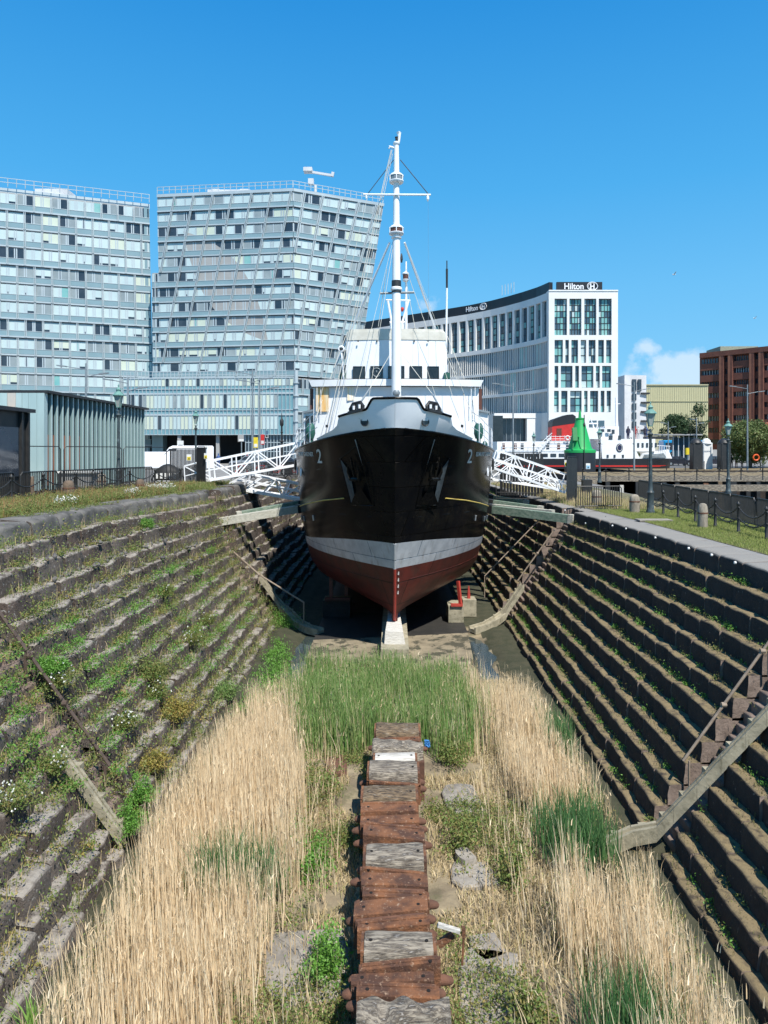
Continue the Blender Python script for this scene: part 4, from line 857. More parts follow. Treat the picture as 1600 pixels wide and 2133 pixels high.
def tower_face(root, f, nf, nb, lines=(), skew=0.0, wide=2, dark=.22, cap=60, v_from=0.0, mullw=.16, off_alt=True, single=False, seed=1, heavy=True):
    rnd = random.Random(seed); fh = 1.0 / nf; hz = f.H / nf
    wall = MB(); f.box(wall, 0, 1, 0, 1, -1.0, -.02); w = wall.build('wall', m_concg, root)
    sp = MB(); sl_ = MB(); dk = MB(); mu = MB(); wins = []
    for i in range(nf):
        v0 = i * fh
        f.box(sp, 0, 1, v0 + fh * .10, v0 + fh * .36, -.02, .10)
        f.box(sl_, 0, 1, v0 + fh * .0, v0 + fh * .085, -.02, .34 if (nf - i) in lines else .16)
        f.box(sl_, 0, 1, v0 + fh * .37, v0 + fh * .40, -.02, .14)
        f.box(dk, 0, 1, v0 - fh * .04 if i else 0, v0 - .0006, -.02, .26 if (nf - i) in lines else .12)
        grp = sum(1 for q in lines if q >= nf - i); sh = .45 * (grp % 2) if off_alt else 0
        edge = []
        for b in range(-1, nb + 1):
            u0 = (b + sh) / nb; sub = [0, .40, .52, 1.0] if wide == 2 else [0, .5, 1.0]
            st = rnd.random()
            for k in range(len(sub) - 1):
                a, c = u0 + sub[k] / nb, u0 + sub[k + 1] / nb; g = .035 / nb
                if c - g <= .002 or a + g >= .998: continue
                a = max(a, 0.001); c = min(c, .999); r = rnd.random()
                if st < dark: mt = 3 if r < .7 else 2
                elif st < dark + .14: mt = 2 if r < .75 else 3
                elif st < dark + .26: mt = 1
                else: mt = 0 if r < .93 else 3
                
                if rnd.random() < .008: mt = 4
                if single: mt = rnd.choice([1, 1, 1, 0, 0, 3])
                vt = v0 + fh * .93
                if mt in (0, 1) and rnd.random() < .16: wins.append((a + g, c - g, v0 + fh * .41, v0 + fh * .52, 3)); wins.append((a + g, c - g, v0 + fh * .525, vt, mt))
                else: wins.append((a + g, c - g, v0 + fh * .41, vt, mt))
                edge.append(a)
        for a in edge: f.box(mu, a - .10 / f.L, a + .10 / f.L, v0 + fh * .40, v0 + fh * .95, -.02, .06)
        ucut = 0 if not skew else 0
        for b in range(nb + 1 + (5 if skew else 0)):
            u0 = (b + sh * (not skew) - (4 if skew else 0) + skew * i) / nb
            s_ = skew / nb
            if u0 < 0.003 or u0 + s_ > .997 or u0 + s_ < .003: continue
            hw = mullw / 2 / f.L
            if heavy:
                f.box(mu, u0 - hw * 2.2, u0 - hw * .8, v0 + .002, v0 + fh - .002, .12, .40, 0, s_); f.box(mu, u0 + hw * .8, u0 + hw * 2.2, v0 + .002, v0 + fh - .002, .12, .40, 0, s_)
            else: f.box(mu, u0 - hw, u0 + hw, v0, v0 + fh, .10, .25, 0, s_)
    sp.build('spandrel', m_spand, w); sl_.build('floor_edge', m_alu, w); dk.build('slab_shadow_strip', m_slabd, w); mu.build('mullion', m_alu, w)  # dark strips under the floor edges paint the shadow of each slab
    rnd.shuffle(wins); mid = sorted(wins, key=lambda q: -q[2])
    big, rest = mid[:cap], mid[cap:]
    for a, c, v0, v1, mt in big: mb = MB(); f.box(mb, a, c, v0, v1, -.02, .03); mb.build('window', PAL[mt], root)
    if rest:
        mb = MB()
        for a, c, v0, v1, mt in rest: f.box(mb, a, c, v0, v1, -.02, .03, mt)
        tag(mb.build('window', PAL, root), kind='stuff')
def rail_on(root, f, n, h=1.5, nm='roof_railing'):
    mb = MB()
    for i in range(n + 1): mb.bar(f(i / n, 1, .1), f(i / n, 1, .1) + Vector((0, 0, h)), .10)
    for k in (h, h * .5): mb.bar(f(0, 1, .1) + Vector((0, 0, k)), f(1, 1, .1) + Vector((0, 0, k)), .09)
    mb.build(nm, m_alu, root)
def slab_block(root, pts, z0, z1, m, nm):
    mb = MB(); mb.prism([(x, y, z0) for x, y in pts], (0, 0, z1 - z0)); return mb.build(nm, m, root)

# left tower
zt1 = CZ + 46.3
T1 = thing('glass_tower', 'leftmost glass apartment tower with long horizontal window bands', 'building', (-60, 133, ez))
XL = -86; f1 = Fac((XL, 122.6), (-45.4, 137.3), (XL, 122.6), (-46.2, 137), ez, zt1, (0, -1))
tower_face(T1, f1, 15, 15, lines=(1, 4, 7, 8, 11, 13), dark=.15, cap=50, seed=3)
fs1 = Fac((-45.4, 137.3), (-52, 152), (-46.2, 137), (-53, 152), ez, zt1, (1, 0)); wl = MB(); fs1.box(wl, 0, 1, 0, 1, -1, .0); wl.build('side_wall', m_spand, T1)
slab_block(T1, [(XL, 123.4), (-46.4, 137.8), (-53, 152), (XL, 150)], zt1, zt1 + 1.0, m_alu, 'parapet'); rail_on(T1, Fac((XL, 122.6), (-46.2, 137), (XL, 122.6), (-46.2, 137), ez, zt1 + 1, (0, -1)), 30)
mb = MB(); mb.box(-66, -60, 133, 138, zt1, zt1 + 2.2); mb.build('roof_plant', m_greyw, T1)
# middle tower: two faces meeting at a corner, leaning out towards the top
zt2 = CZ + 46.9; zp2 = ez + 15.8
T2 = thing('glass_tower', 'tall glass tower left of the mast with slanting fins and a leaning corner', 'building', (-20, 131, ez))
fa = Fac((-42.9, 133.5), (-17.6, 130), (-43.4, 133.2), (-17.9, 130), zp2, zt2, (0, -1))
tower_face(T2, fa, 12, 7, lines=(1, 3, 6, 8, 10), skew=.16, dark=.16, cap=40, seed=5)
fb = Fac((-17.6, 130), (-6.9, 138.2), (-17.9, 130), (-1.75, 138), zp2, zt2, (1, -1))
tower_face(T2, fb, 12, 5, lines=(1, 3, 6, 8, 10), skew=.13, dark=.3, cap=30, seed=6)
mb = MB(); A = [fa(0, 0), fa(1, 0), fb(1, 0), Vector((-12, 152, zp2)), Vector((-42, 152, zp2))]; B = [fa(0, 1), fa(1, 1), fb(1, 1), Vector((-10, 152, zt2)), Vector((-43, 152, zt2))]
mb.add([p + Vector((0, .95, 0)) for p in A + B], [(0, 1, 6, 5), (1, 2, 7, 6), (2, 3, 8, 7), (3, 4, 9, 8), (4, 0, 5, 9), (5, 6, 7, 8, 9)]); mb.build('core', m_alu, T2)
for f in (fa, fb): mb = MB(); f.box(mb, -.002, 1.002, 1.0001, 1.016, -.6, .25); mb.build('parapet', m_alu, T2)
rail_on(T2, Fac((-43.4, 133.2), (-17.9, 130), (-43.4, 133.2), (-17.9, 130), ez, zt2 + .7, (0, -1)), 22, 1.2); rail_on(T2, Fac((-17.9, 130), (-1.75, 138), (-17.9, 130), (-1.75, 138), ez, zt2 + .7, (1, -1)), 16, 1.2)
mb = MB(); mb.box(-34.5, -26.5, 134.5, 139, zt2, zt2 + 2.0); mb.box(-33.8, -32.4, 135, 137, zt2 + 2, zt2 + 2.3); mb.box(-28.5, -27, 135, 137, zt2 + 2, zt2 + 2.3); mb.build('roof_plant', m_greyw, T2)
mb = MB(); c = at(657, 385, 133); mb.tube([(c.x, 133, zt2), (c.x, 133, zt2 + 2.3)], .28, 8); mb.bar(at(640, 357, 133), at(694, 366, 133), .35, .4); mb.rbox(at(642, 355, 133), (1.6, 1.6, .7)); mb.rbox(at(648, 379, 133), (1.0, 1, 1.0)); mb.bar(at(692, 368, 133), at(694, 359, 133), .5, .5); mb.build('roof_crane', m_greyw, T2)
# notch: the lower floors run on to the left
fn_ = Fac((-44.3, 133.7), (-42.9, 133.5), (-44.5, 133.6), (-43.2, 133.4), zp2, zp2 + 19.5, (0, -1)); tower_face(T2, fn_, 7, 1, lines=(2, 4, 6), dark=.3, cap=0, seed=9, heavy=False)
slab_block(T2, [(-44.9, 134.6), (-42.8, 134.4), (-42.8, 146), (-48.5, 146)], ez, zp2 + 19.5, m_spand, 'side_block')
# podium of the middle tower
POD = thing('podium_building', 'low teal glass podium under the two towers with a wide dark undercroft', 'building', (-30, 129, ez))
zpg = ez + 5.2
fp_ = Fac((-49, 131.4), (-17.6, 129.0), (-49, 131.4), (-17.6, 129.0), zpg, zp2 - .3, (0, -1))
wl = MB(); fp_.box(wl, 0, 1, 0, 1, -1, -.02); pw = wl.build('wall', m_spand2, POD)
mb = MB(); mb2 = MB(); nb = 44; rnd = random.Random(4); win = MB(); k = 0
for v0, v1 in ((.10, .34), (.47, .71), (.86, .99)):
    fp_.box(mb2, 0, 1, v1 + .001, v1 + .022, -.02, .15)
    for b in range(nb):
        if v0 < .8 and b > 39: continue
        mt = rnd.choice([0, 1, 1, 1, 0, 0, 3, 2]); m_ = PAL[mt]
        w_ = MB(); fp_.box(w_, (b + .08) / nb, (b + .92) / nb, v0, v1, -.02, .04)
        if k < 96: w_.build('window', m_, POD); k += 1
        else: win.add(w_.v, w_.f, mt)
for b in range(nb + 1): fp_.box(mb, b / nb - .0014, b / nb + .0014, 0, 1, -.02, .2)
tag(win.build('window', PAL, POD), kind='stuff')
for v in (.0, .36, .43, .73, .80): fp_.box(mb2, 0, 1, v, v + .012, -.02, .12)
mb.build('mullion', m_alu, pw); mb2.build('floor_edge', m_alu, pw); rail_on(POD, Fac((-49, 131.4), (-19, 129.1), (-49, 131.4), (-19, 129.1), zpg, zp2 - .3, (0, -1)), 44, 1.2, 'terrace_railing')
slab_block(POD, [(-49, 132.5), (-17.6, 130.2), (-9, 140), (-9, 150), (-49, 150)], zpg, zp2 - .35, m_spand2, 'core')
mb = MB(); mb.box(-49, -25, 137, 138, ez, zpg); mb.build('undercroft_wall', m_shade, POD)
mb = MB()
for x in (-46, -39, -32, -26.3): mb.box(x, x + .6, 130.8, 131.4, ez, zpg)
mb.build('pillar', m_concg, POD)
fg = Fac((-26.5, 130.2), (-17.8, 129.4), (-26.5, 130.2), (-17.8, 129.4), ez, zpg + .9, (0, -1)); mb = MB(); fg.box(mb, 0, 1, 0, 1, -.3, -.02); g_ = mb.build('shopfront_glass', m_gdark, POD)
mb = MB()
for i in range(16): fg.box(mb, i / 15 - .006, i / 15 + .006, 0, 1, -.02, .08)
for v in (.35, .62, .97): fg.box(mb, 0, 1, v, v + .02, -.02, .05)
mb.build('shopfront_frame', m_alu, g_)
mb = MB()
for i in range(5): z = zpg + i * 2.3; mb.lathe((-17.2, 129.0, z), [(.55, 0), (.55, .18), (.36, .2), (.36, 2.28)], 14)
mb.lathe((-17.2, 129.0, ez), [(.36, 0), (.36, 5.2)], 14); mb.build('corner_column', m_alu, POD)
fr = Fac((-17.2, 130), (-8, 138), (-17.2, 130), (-8, 138), ez, zp2 - .3, (1, -1)); tower_face(POD, fr, 5, 5, lines=(1, 2, 3, 4, 5), dark=.3, cap=0, seed=12)
mb = MB(); mb.box(-53.5, -44.5, 118, 122, ez + 3.9, ez + 4.15); mb.tube([(-45.5, 119, ez), (-45.5, 119, ez + 3.9)], .12, 8); mb.tube([(-45.5, 121, ez), (-45.5, 121, ez + 3.9)], .12, 8)
tag(mb.build('canopy', m_steelg, loc=(-49, 120, ez)), 'thin flat entrance canopy at the foot of the leftmost tower', 'canopy')

# white hotel with a concave wing
HOT = thing('hotel_building', 'white hotel with a square end face and a concave wing under a black parapet', 'building', (37, 140, ez))
zh = CZ + 31.1; zhb = CZ + 34.2
ff = Fac((30.45, 140), (43.9, 140), (30.45, 140), (43.9, 140), ez, zh, (0, -1))
XY = lambda px, py: ((px - 1143) / 144.0, (CZ - (py - CY) * 140 / F - ez) / (zh - ez))
rows = [(622, 698, [(1155, 1181), (1186, 1211), (1217, 1242), (1247, 1274)], 1), (708, 756, [(1155, 1172.5), (1177.5, 1185), (1190, 1204), (1209.5, 1221), (1226, 1240.5), (1246, 1258), (1262.5, 1273.5)], 0),
        (762, 807.5, [(1155, 1163), (1168, 1192.5), (1198, 1206), (1211, 1236), (1241, 1249.5), (1254, 1273)], 0), (814, 858.5, [(1154, 1164), (1169, 1182), (1187.5, 1211.5), (1216.5, 1224), (1229, 1246), (1251, 1259), (1263.5, 1272.5)], 0)]
holes = []
for y0, y1, cols, big in rows: holes.append((XY(0, y1)[1], XY(0, y0)[1], [(XY(a, 0)[0], XY(b_, 0)[0]) for a, b_ in cols], big))
holes.sort(key=lambda h: h[0])
mb = MB(); vp = 0.0
for v0, v1, cs, big in holes:
    ff.box(mb, 0, 1, vp, v0, -1.2, .0); up = 0
    for a, c in cs: ff.box(mb, up, a, v0 + 1e-4, v1 - 1e-4, -1.2, .0); up = c
    ff.box(mb, up, 1, v0 + 1e-4, v1 - 1e-4, -1.2, .0); vp = v1
ff.box(mb, 0, 1, vp, 1, -1.2, .0); hw_ = mb.build('wall', m_conc, HOT)
rnd = random.Random(8)
for v0, v1, cs, big in holes:
    for a, c in cs:
        mb = MB(); ff.box(mb, a, c, v0, v1, -.75, -.62); g_ = mb.build('window', m_gblue, HOT)
        n = 4 if big else (2 if (c - a) * 13.45 > 1.3 else 1); lv = 6 if big else 3; mb = MB(); pn = MB(); p2 = MB()
        for i in range(n + 1): u = a + (c - a) * i / n; ff.box(mb, u - .0035, u + .0035, v0, v1, -.62, -.52)
        for j in range(lv + 1): v = v0 + (v1 - v0) * j / lv; ff.box(mb, a, c, v - .0016, v + .0016, -.62, -.54)
        for i in range(n):
            for j in range(lv):
                if rnd.random() < (.62 if big else .42): ff.box(pn if rnd.random() < .8 else p2, a + (c - a) * (i + .08) / n, a + (c - a) * (i + .92) / n, v0 + (v1 - v0) * (j + .06) / lv, v0 + (v1 - v0) * (j + .94) / lv, -.62, -.60)
        mb.build('window_frame', m_dark, g_)
        if pn.v: pn.build('window_blind', m_gteal, g_)
        if p2.v: p2.build('window_blind', m_blindA, g_)
slab_block(HOT, [(31.2, 141.25), (43.9, 141.25), (43.9, 165), (33, 165)], ez, zh - .02, m_conc, 'block')
mb = MB(); ff.box(mb, 0, 1, 1.0002, 1.008, -8, .12); mb.build('cornice', m_conc, HOT)
mb = MB(); mb.box(45.0 - 1.0, 44.6, 140.1, 160, ez + 12, zh - 1) ; 
for x0, x1 in ((1228, 1243), (1247, 1259)):
    a = at(x0, 888, 139.9); c = at(x1, 876, 139.9); mb = MB(); mb.box(a.x, c.x, 139.85, 139.95, a.z, c.z); mb.build('low_window', m_gblue, HOT)
# sign on the roof edge
mb = MB(); a = at(1160, 607, 140.5); c = at(1255, 587, 140.5); mb.box(a.x, c.x, 140.6, 141.2, zh + .2, c.z); sg = mb.build('roof_sign', m_blackp, HOT)
m_sign = mat('lit_sign_white', (.85, .86, .88), rough=.5)
def sign(c, h, xdir, parent):
    xd = Vector(xdir).normalized(); up = Vector((0, 0, 1)); n = xd.cross(up)
    M = Matrix.Translation(c) @ Matrix(((xd.x, up.x, n.x, 0), (xd.y, up.y, n.y, 0), (xd.z, up.z, n.z, 0), (0, 0, 0, 1)))
    text_obj('Hilton', h * 1.22, .02, M @ Matrix.Translation((-h * .62, -h * .42, .08)), m_sign, parent, 'sign_lettering', offset=h * .022, xs=.93)
    n_ = 28; o = Vector((h * 2.05, 0, .1)); 
    def ell(rx, ry, r): mb_ = MB(); mb_.tube([M @ (o + Vector((rx * math.cos(2 * math.pi * k / n_), ry * math.sin(2 * math.pi * k / n_), 0))) for k in range(n_ + 1)], r, 5); return mb_
    ell(h * .74, h * .58, h * .06).build('sign_ring', m_sign, parent); mb_ = MB()
    mb_.tube([M @ (o + Vector((h * .56 * math.cos(t), h * .45 * math.sin(t), 0))) for t in [R(a) for a in range(60, 301, 15)]], h * .035, 5); mb_.build('sign_ring', m_sign, parent)
    text_obj('H', h * .98, .02, M @ Matrix.Translation((o.x, -h * .35, .08)), m_sign, parent, 'sign_initial', offset=h * .03)
sign(Vector(((a.x + c.x) / 2 - .3, 140.5, (zh + c.z) / 2 + .12)), 1.35, (1, 0, 0), sg)
# wing
WP = [(30.4, 141.2), (29.1, 145.4), (26.7, 150.2), (24.1, 154.6), (21.1, 159), (17.2, 163.4), (12.8, 167.4), (7.6, 171.8), (2.0, 176.4), (-4.5, 182), (-12, 189)]
acc = [0]
for i in range(len(WP) - 1): acc.append(acc[-1] + math.hypot(WP[i + 1][0] - WP[i][0], WP[i + 1][1] - WP[i][1]))
def wpt(t, z, o=0):
    for i in range(len(WP) - 1):
        if t <= acc[i + 1] or i == len(WP) - 2:
            k = (t - acc[i]) / (acc[i + 1] - acc[i]); a, c = Vector((*WP[i], 0)), Vector((*WP[i + 1], 0)); d = (c - a).normalized()
            i2 = min(i + 1, len(WP) - 2); d2 = (Vector((*WP[i2 + 1], 0)) - Vector((*WP[i2], 0))).normalized(); dd = d.lerp(d2, k).normalized()
            n = Vector((dd.y, -dd.x, 0)); n = n if n.y < 0 else -n; p = a.lerp(c, k) + n * o; return Vector((p.x, p.y, z))
def wbox(mb, t0, t1, z0, z1, o0, o1, mi=0):
    mb.hexa([wpt(t0, z0, o0), wpt(t1, z0, o0), wpt(t1, z0, o1), wpt(t0, z0, o1), wpt(t0, z1, o0), wpt(t1, z1, o0), wpt(t1, z1, o1), wpt(t0, z1, o1)], mi)
TT = acc[-1]; nbay = 27; bw = TT / nbay; vz = lambda v: ez + (zh - ez) * v
zz_ = [(holes[3][0], holes[3][1]), (holes[2][0], holes[2][1]), (holes[1][0], holes[1][1]), (holes[0][0], holes[0][1])]
bands = {}; wb = MB(); fin = MB(); pan = MB(); rnd = random.Random(11); k = 0; restw = MB()
for i in range(nbay):
    t0, t1 = i * bw, (i + 1) * bw
    wbox(wb, t0, t1, ez, zh, -1.6, -.7)
    edges = [ez + 4.6] + [q for v0, v1 in sorted(zz_) for q in (vz(v0), vz(v1))] + [zh]
    for j in range(0, len(edges), 2): bands.setdefault(j, MB()); wbox(bands[j], t0 - .01, t1 + .01, edges[j], edges[j + 1] if j + 1 < len(edges) else zh, -.7, 0)
    for r_, (v0, v1) in enumerate(zz_):
        a, c = vz(v0), vz(v1)
        if r_ == 0:
            wbox(fin, t0 - .3, t0 + .28, a, c, -.7, .0)
            w_ = MB(); wbox(w_, t0 + .3, t1 - .32, a, c, -.7, -.62); g_ = w_.build('window', m_gblue, HOT)
            b_ = MB(); wbox(b_, t0 + .3 + (t1 - t0) * .36, t0 + .36 + (t1 - t0) * .36, a, c, -.62, -.54)
            for q in range(1, 5): wbox(b_, t0 + .3, t1 - .32, a + (c - a) * q / 5, a + (c - a) * q / 5 + .12, -.62, -.56)
            b_.build('window_frame', m_dark, g_)
            b_ = MB()
            for q in range(5):
                if rnd.random() < .45: wbox(b_, t0 + .4 + (t1 - t0) * .38, t1 - .4, a + (c - a) * (q + .1) / 5 + .05, a + (c - a) * (q + .92) / 5, -.62, -.59)
            if b_.v: b_.build('window_blind', m_gteal, g_)
        else:
            pat = (i + r_) % 2
            for q in range(4):
                x0 = t0 + bw * q / 4; wbox(fin, x0 - .07, x0 + .07, a, c, -.7, -.22)
                isw = (q in (0, 1)) if pat else (q in (1, 3))
                if isw:
                    w_ = MB(); wbox(w_, x0 + .08, x0 + bw / 4 - .08, a, c, -.7, -.36)
                    if k < 40: w_.build('window', m_gblue if rnd.random() < .7 else m_gteal, HOT); k += 1
                    else: restw.add(w_.v, w_.f)
                else: wbox(pan, x0 + .08, x0 + bw / 4 - .08, a, c, -.7, -.34)
[q.build('wing_band', m_conc, hw_) for q in bands.values()]; wb.build('wing_wall', m_concg, HOT); fin.build('wing_fin', m_conc, HOT); pan.build('wing_panel', m_concg, HOT); tag(restw.build('window', m_gblue, HOT), kind='stuff')
mb = MB()
for i in range(40): a, c = TT * i / 40, TT * (i + 1) / 40; zt_ = zhb - .1 - .0 * i; wbox(mb, a, c + .01, zh + .02, zh + 2.1, -1.2, -.4)
mb.build('wing_parapet', m_blackp, HOT)
wc = wpt(24.3, zh + 1.15, -.3); wd = (wpt(20, 0) - wpt(28, 0)).normalized(); sign(wc, 1.25, (wd.x, wd.y, 0), HOT)
mb = MB()
for i in range(5): c = wpt(14 + i * .9, zh + 3.1, -2); mb.bar(c, c + Vector((0, 0, 2.2)), .12)
mb.build('roof_flue', m_alu, HOT)
# hotel entrance
mb = MB(); a = at(1026, 872, 146); c = at(1126, 862, 146); mb.box(a.x, c.x, 143.5, 152, a.z, c.z); mb.box(c.x - 3.2, c.x, 143.6, 152, ez, a.z); mb.box(a.x - .0, a.x + .8, 143.6, 152, ez, a.z); ent = mb.build('entrance_canopy', m_conc, HOT)
mb = MB(); mb.box(a.x + .8, c.x - 3.2, 145.5, 146, ez, a.z); mb.build('lobby_glass', m_gdark, ent); mb = MB()
for i in range(7): x = a.x + .8 + (c.x - a.x - 4) * i / 6; mb.box(x - .06, x + .06, 145.35, 145.49, ez, a.z)
mb.box(a.x + .8, c.x - 3.2, 145.35, 145.48, ez + 3.4, ez + 3.6); mb.build('lobby_frame', m_steelg, ent)

# pale block with dark stripes, beige shed, brown brick offices
G = thing('grey_office_block', 'narrow pale grey block with black window stripes beside the hotel', 'building', at(1310, 945, 172))
a = at(1287, 785, 172); b0 = at(1301, 785, 168); c = at(1336, 785, 172); zt = a.z
mb = MB(); mb.prism([(a.x, 176, ez), (b0.x, 168, ez), (c.x, 168.6, ez), (c.x, 190, ez), (a.x, 190, ez)], (0, 0, zt - ez)); mb.build('wall', m_greyw, G)
for i, (y0, y1) in enumerate(((790, 815), (820, 834), (840, 854), (859, 873), (878, 892))):
    for x0, x1 in ((1317, 1325.5), (1329.5, 1336)):
        if i and x0 > 1329: continue
        p, q = at(x0, y1, 168), at(x1, y0, 168); mb = MB(); mb.box(p.x, q.x, 167.9, 168.6, p.z, q.z); mb.build('window', m_gdark, G)
mb = MB()
for i in range(5): p = at(1330, 819 + i * 19, 170); mb.box(p.x, p.x + 2.0, 168, 172, p.z - .35, p.z)
mb.build('balcony', m_dark, G)
G = thing('beige_shed', 'tall blank beige clad shed between the grey block and the brown offices', 'building', at(1400, 945, 192))
a, c = at(1343, 803, 190), at(1475, 803, 190); mb = MB(); mb.box(a.x, c.x, 190, 215, ez, a.z); w_ = mb.build('wall', m_beige, G)
mb = MB(); mb.box(a.x - .05, c.x, 189.8, 190.01, at(0, 836.5, 190).z, at(0, 835.5, 190).z); mb.box(a.x - .05, c.x, 189.8, 190.01, at(0, 877.5, 190).z, at(0, 876.5, 190).z); mb.box(a.x - .1, c.x, 189.7, 190.01, a.z, a.z + .3)
for i in range(34): x = a.x + (c.x - a.x) * i / 34; mb.box(x, x + .1, 189.92, 190.01, ez, a.z - .02)
mb.build('cladding_rib', mat('beige_trim', (.40, .38, .24), (.34, .33, .2), 1, .7), w_)
BR = thing('brown_office_block', 'brown brick office block with deep vertical piers at the right edge', 'building', at(1540, 945, 200))
fB = Fac((88.2, 206), (108, 180), (88.2, 206), (108, 180), ez, CZ + 28, (0, -1)); fB = Fac((88.2, 206), (118, 172), (88.2, 206), (118, 172), ez, CZ + 28, (-1, -1))
mb = MB(); fB.box(mb, 0, 1, 0, 1, -1.5, -1.0); fB.box(mb, 0, 1, .955, 1.0, -1, .6); w_ = mb.build('wall', m_brownb, BR); slab_block(BR, [(88.5, 207.2), (118, 174), (130, 190), (100, 225)], ez, CZ + 27.8, m_brownb, 'core')
pat = []; u = 0.0
def bay(w, k):
    global u
    pat.append((u, u + w, k)); u += w
tot = 0
unit = (('W', .118), ('P', .026), ('n', .02), ('P', .026))
bay(.122, 'W')
for q in range(6):
    for k, w in (('P', .028), ('n', .026), ('P', .028), ('W', .098)):
        if u + w <= 1.0: bay(w, k)
nf = 9
wk = 0
for a0, a1, k in pat:
    if k == 'P': mb = MB(); fB.box(mb, a0, a1, 0, .955, -1, .55); mb.build('pier', m_brownb, BR); mb = MB(); fB.box(mb, a0 + .001, a0 + (a1 - a0) * .45, 0, .955, .551, .56); mb.build('pier_face', m_brownc, BR)
    else:
        mb = MB()
        for i in range(nf):
            v0 = i * .108 - .03; fB.box(mb, a0, a1, max(0, v0), v0 + .062, -1, .1 if k == 'W' else -.4)
        mb.build('brick_band', m_brownb, BR)
        for i in range(nf):
            v0 = i * .108 - .03 + .062; w2 = MB(); fB.box(w2, a0, a1, v0, v0 + .046, -1, -.8); g_ = w2.build('window', m_gdark, BR)
            if k == 'W' and i > 1:
                w2 = MB()
                for j in range(1, 7): uu = a0 + (a1 - a0) * j / 7; fB.box(w2, uu - .0012, uu + .0012, v0, v0 + .046, -.8, -.6)
                w2.build('window_frame', m_alu if i % 2 else m_brownc, g_)
mb = MB(); p, q = at(1494, 728, 205), at(1572, 720, 205); mb.box(p.x, q.x, 203, 212, CZ + 27.8, CZ + 29.6); mb.build('roof_plant', mat('roof_plant_green', (.3, .32, .24), (.22, .24, .18), 2, .8), BR)
mb = MB(); p = at(1500, 914, 150); mb.prism([(44, 150, ez), (110, 150, ez), (110, 155, ez), (44, 155, ez)], (0, 0, 2.6)); tag(mb.build('low_wall', m_concg, loc=(60, 150, ez)), 'long low grey retaining wall in front of the brown offices', 'wall')

# teal ribbed building and black cabin on the left quay
TB = thing('ribbed_teal_building', 'pale teal clad building with a long row of deep vertical fins on the left quay', 'building', (-15.6, 38, CZ - 1.8))
m_teal = mat('pale_teal_cladding', (.42, .54, .53), (.33, .45, .45), .9, .45, coat=.2, stretch=(1, 1, .3)); m_teald = mat('teal_fin_side', (.20, .30, .31), (.16, .25, .265), 1.2, .5, stretch=(1, 1, .3)); m_tealw = mat('warm_metal_panel', (.62, .52, .42), (.45, .45, .42), 2, .5, stretch=(1, 1, .3))
zq = CZ - 1.8 - .05; ztb = CZ + 2.72
mb = MB(); mb.box(-30, -15.62, 32.3, 45, zq, ztb - .12); mb.build('core', m_dark, TB)
mb = MB(); mb.box(-30, -15.3, 32.0, 45.3, ztb - .12, ztb); mb.build('roof', m_dark, TB)
xx = -15.45
while xx > -22:
    w_ = random.choice((.28, .33, .38)); mb = MB(); mb.box(xx - w_ + .015, xx, 31.98 - random.uniform(0, .05), 32.29, zq + .1, ztb - .13); mb.build('cladding_panel', m_tealw if -17.0 < xx < -16.6 else m_teal, TB); xx -= w_
for i in range(24):
    y = 32.15 + i * .555; mb = MB()
    mb.box(-15.615, -15.50, y, y + .07, zq + .1, ztb - .13)
    f_ = mb.build('fin', m_teald, TB, smooth=False)
    mb = MB(); mb.box(-15.499, -15.46, y - .02, y + .08, zq + .1, ztb - .13); mb.build('fin_face', m_teal, f_)
for i in range(5): mb = MB(); mb.box(-15.615, -15.60, 32.35 + i * .79, 32.8 + i * .79, zq + .3, zq + 2.6); mb.build('brick_strip', m_brownc, TB)
CB = thing('black_cabin', 'black timber cabin with a glazed side and overhanging roof at the left edge', 'cabin', (-14.4, 25, zq)); zc = CZ + 1.5
mb = MB(); mb.box(-19, -14.2, 21, 28, zq + .15, zc); mb.build('wall', m_dark, CB)
mb = MB(); mb.box(-19.1, -13.98, 20.8, 28.25, zc, zc + .14); mb.build('roof', m_blackp, CB)
for y0, y1 in ((22, 24), (24.4, 25.6), (25.9, 27.3)): mb = MB(); mb.box(-14.19, -14.15, y0, y1, zq + .9, zc - .6); mb.build('glass_panel', m_gdark, CB)
mb = MB()
for y in (24.2, 25.75, 27.45, 27.95): mb.box(-14.19, -14.08, y - .06, y + .06, zq, zc - .01)
mb.build('post', m_dark, CB)
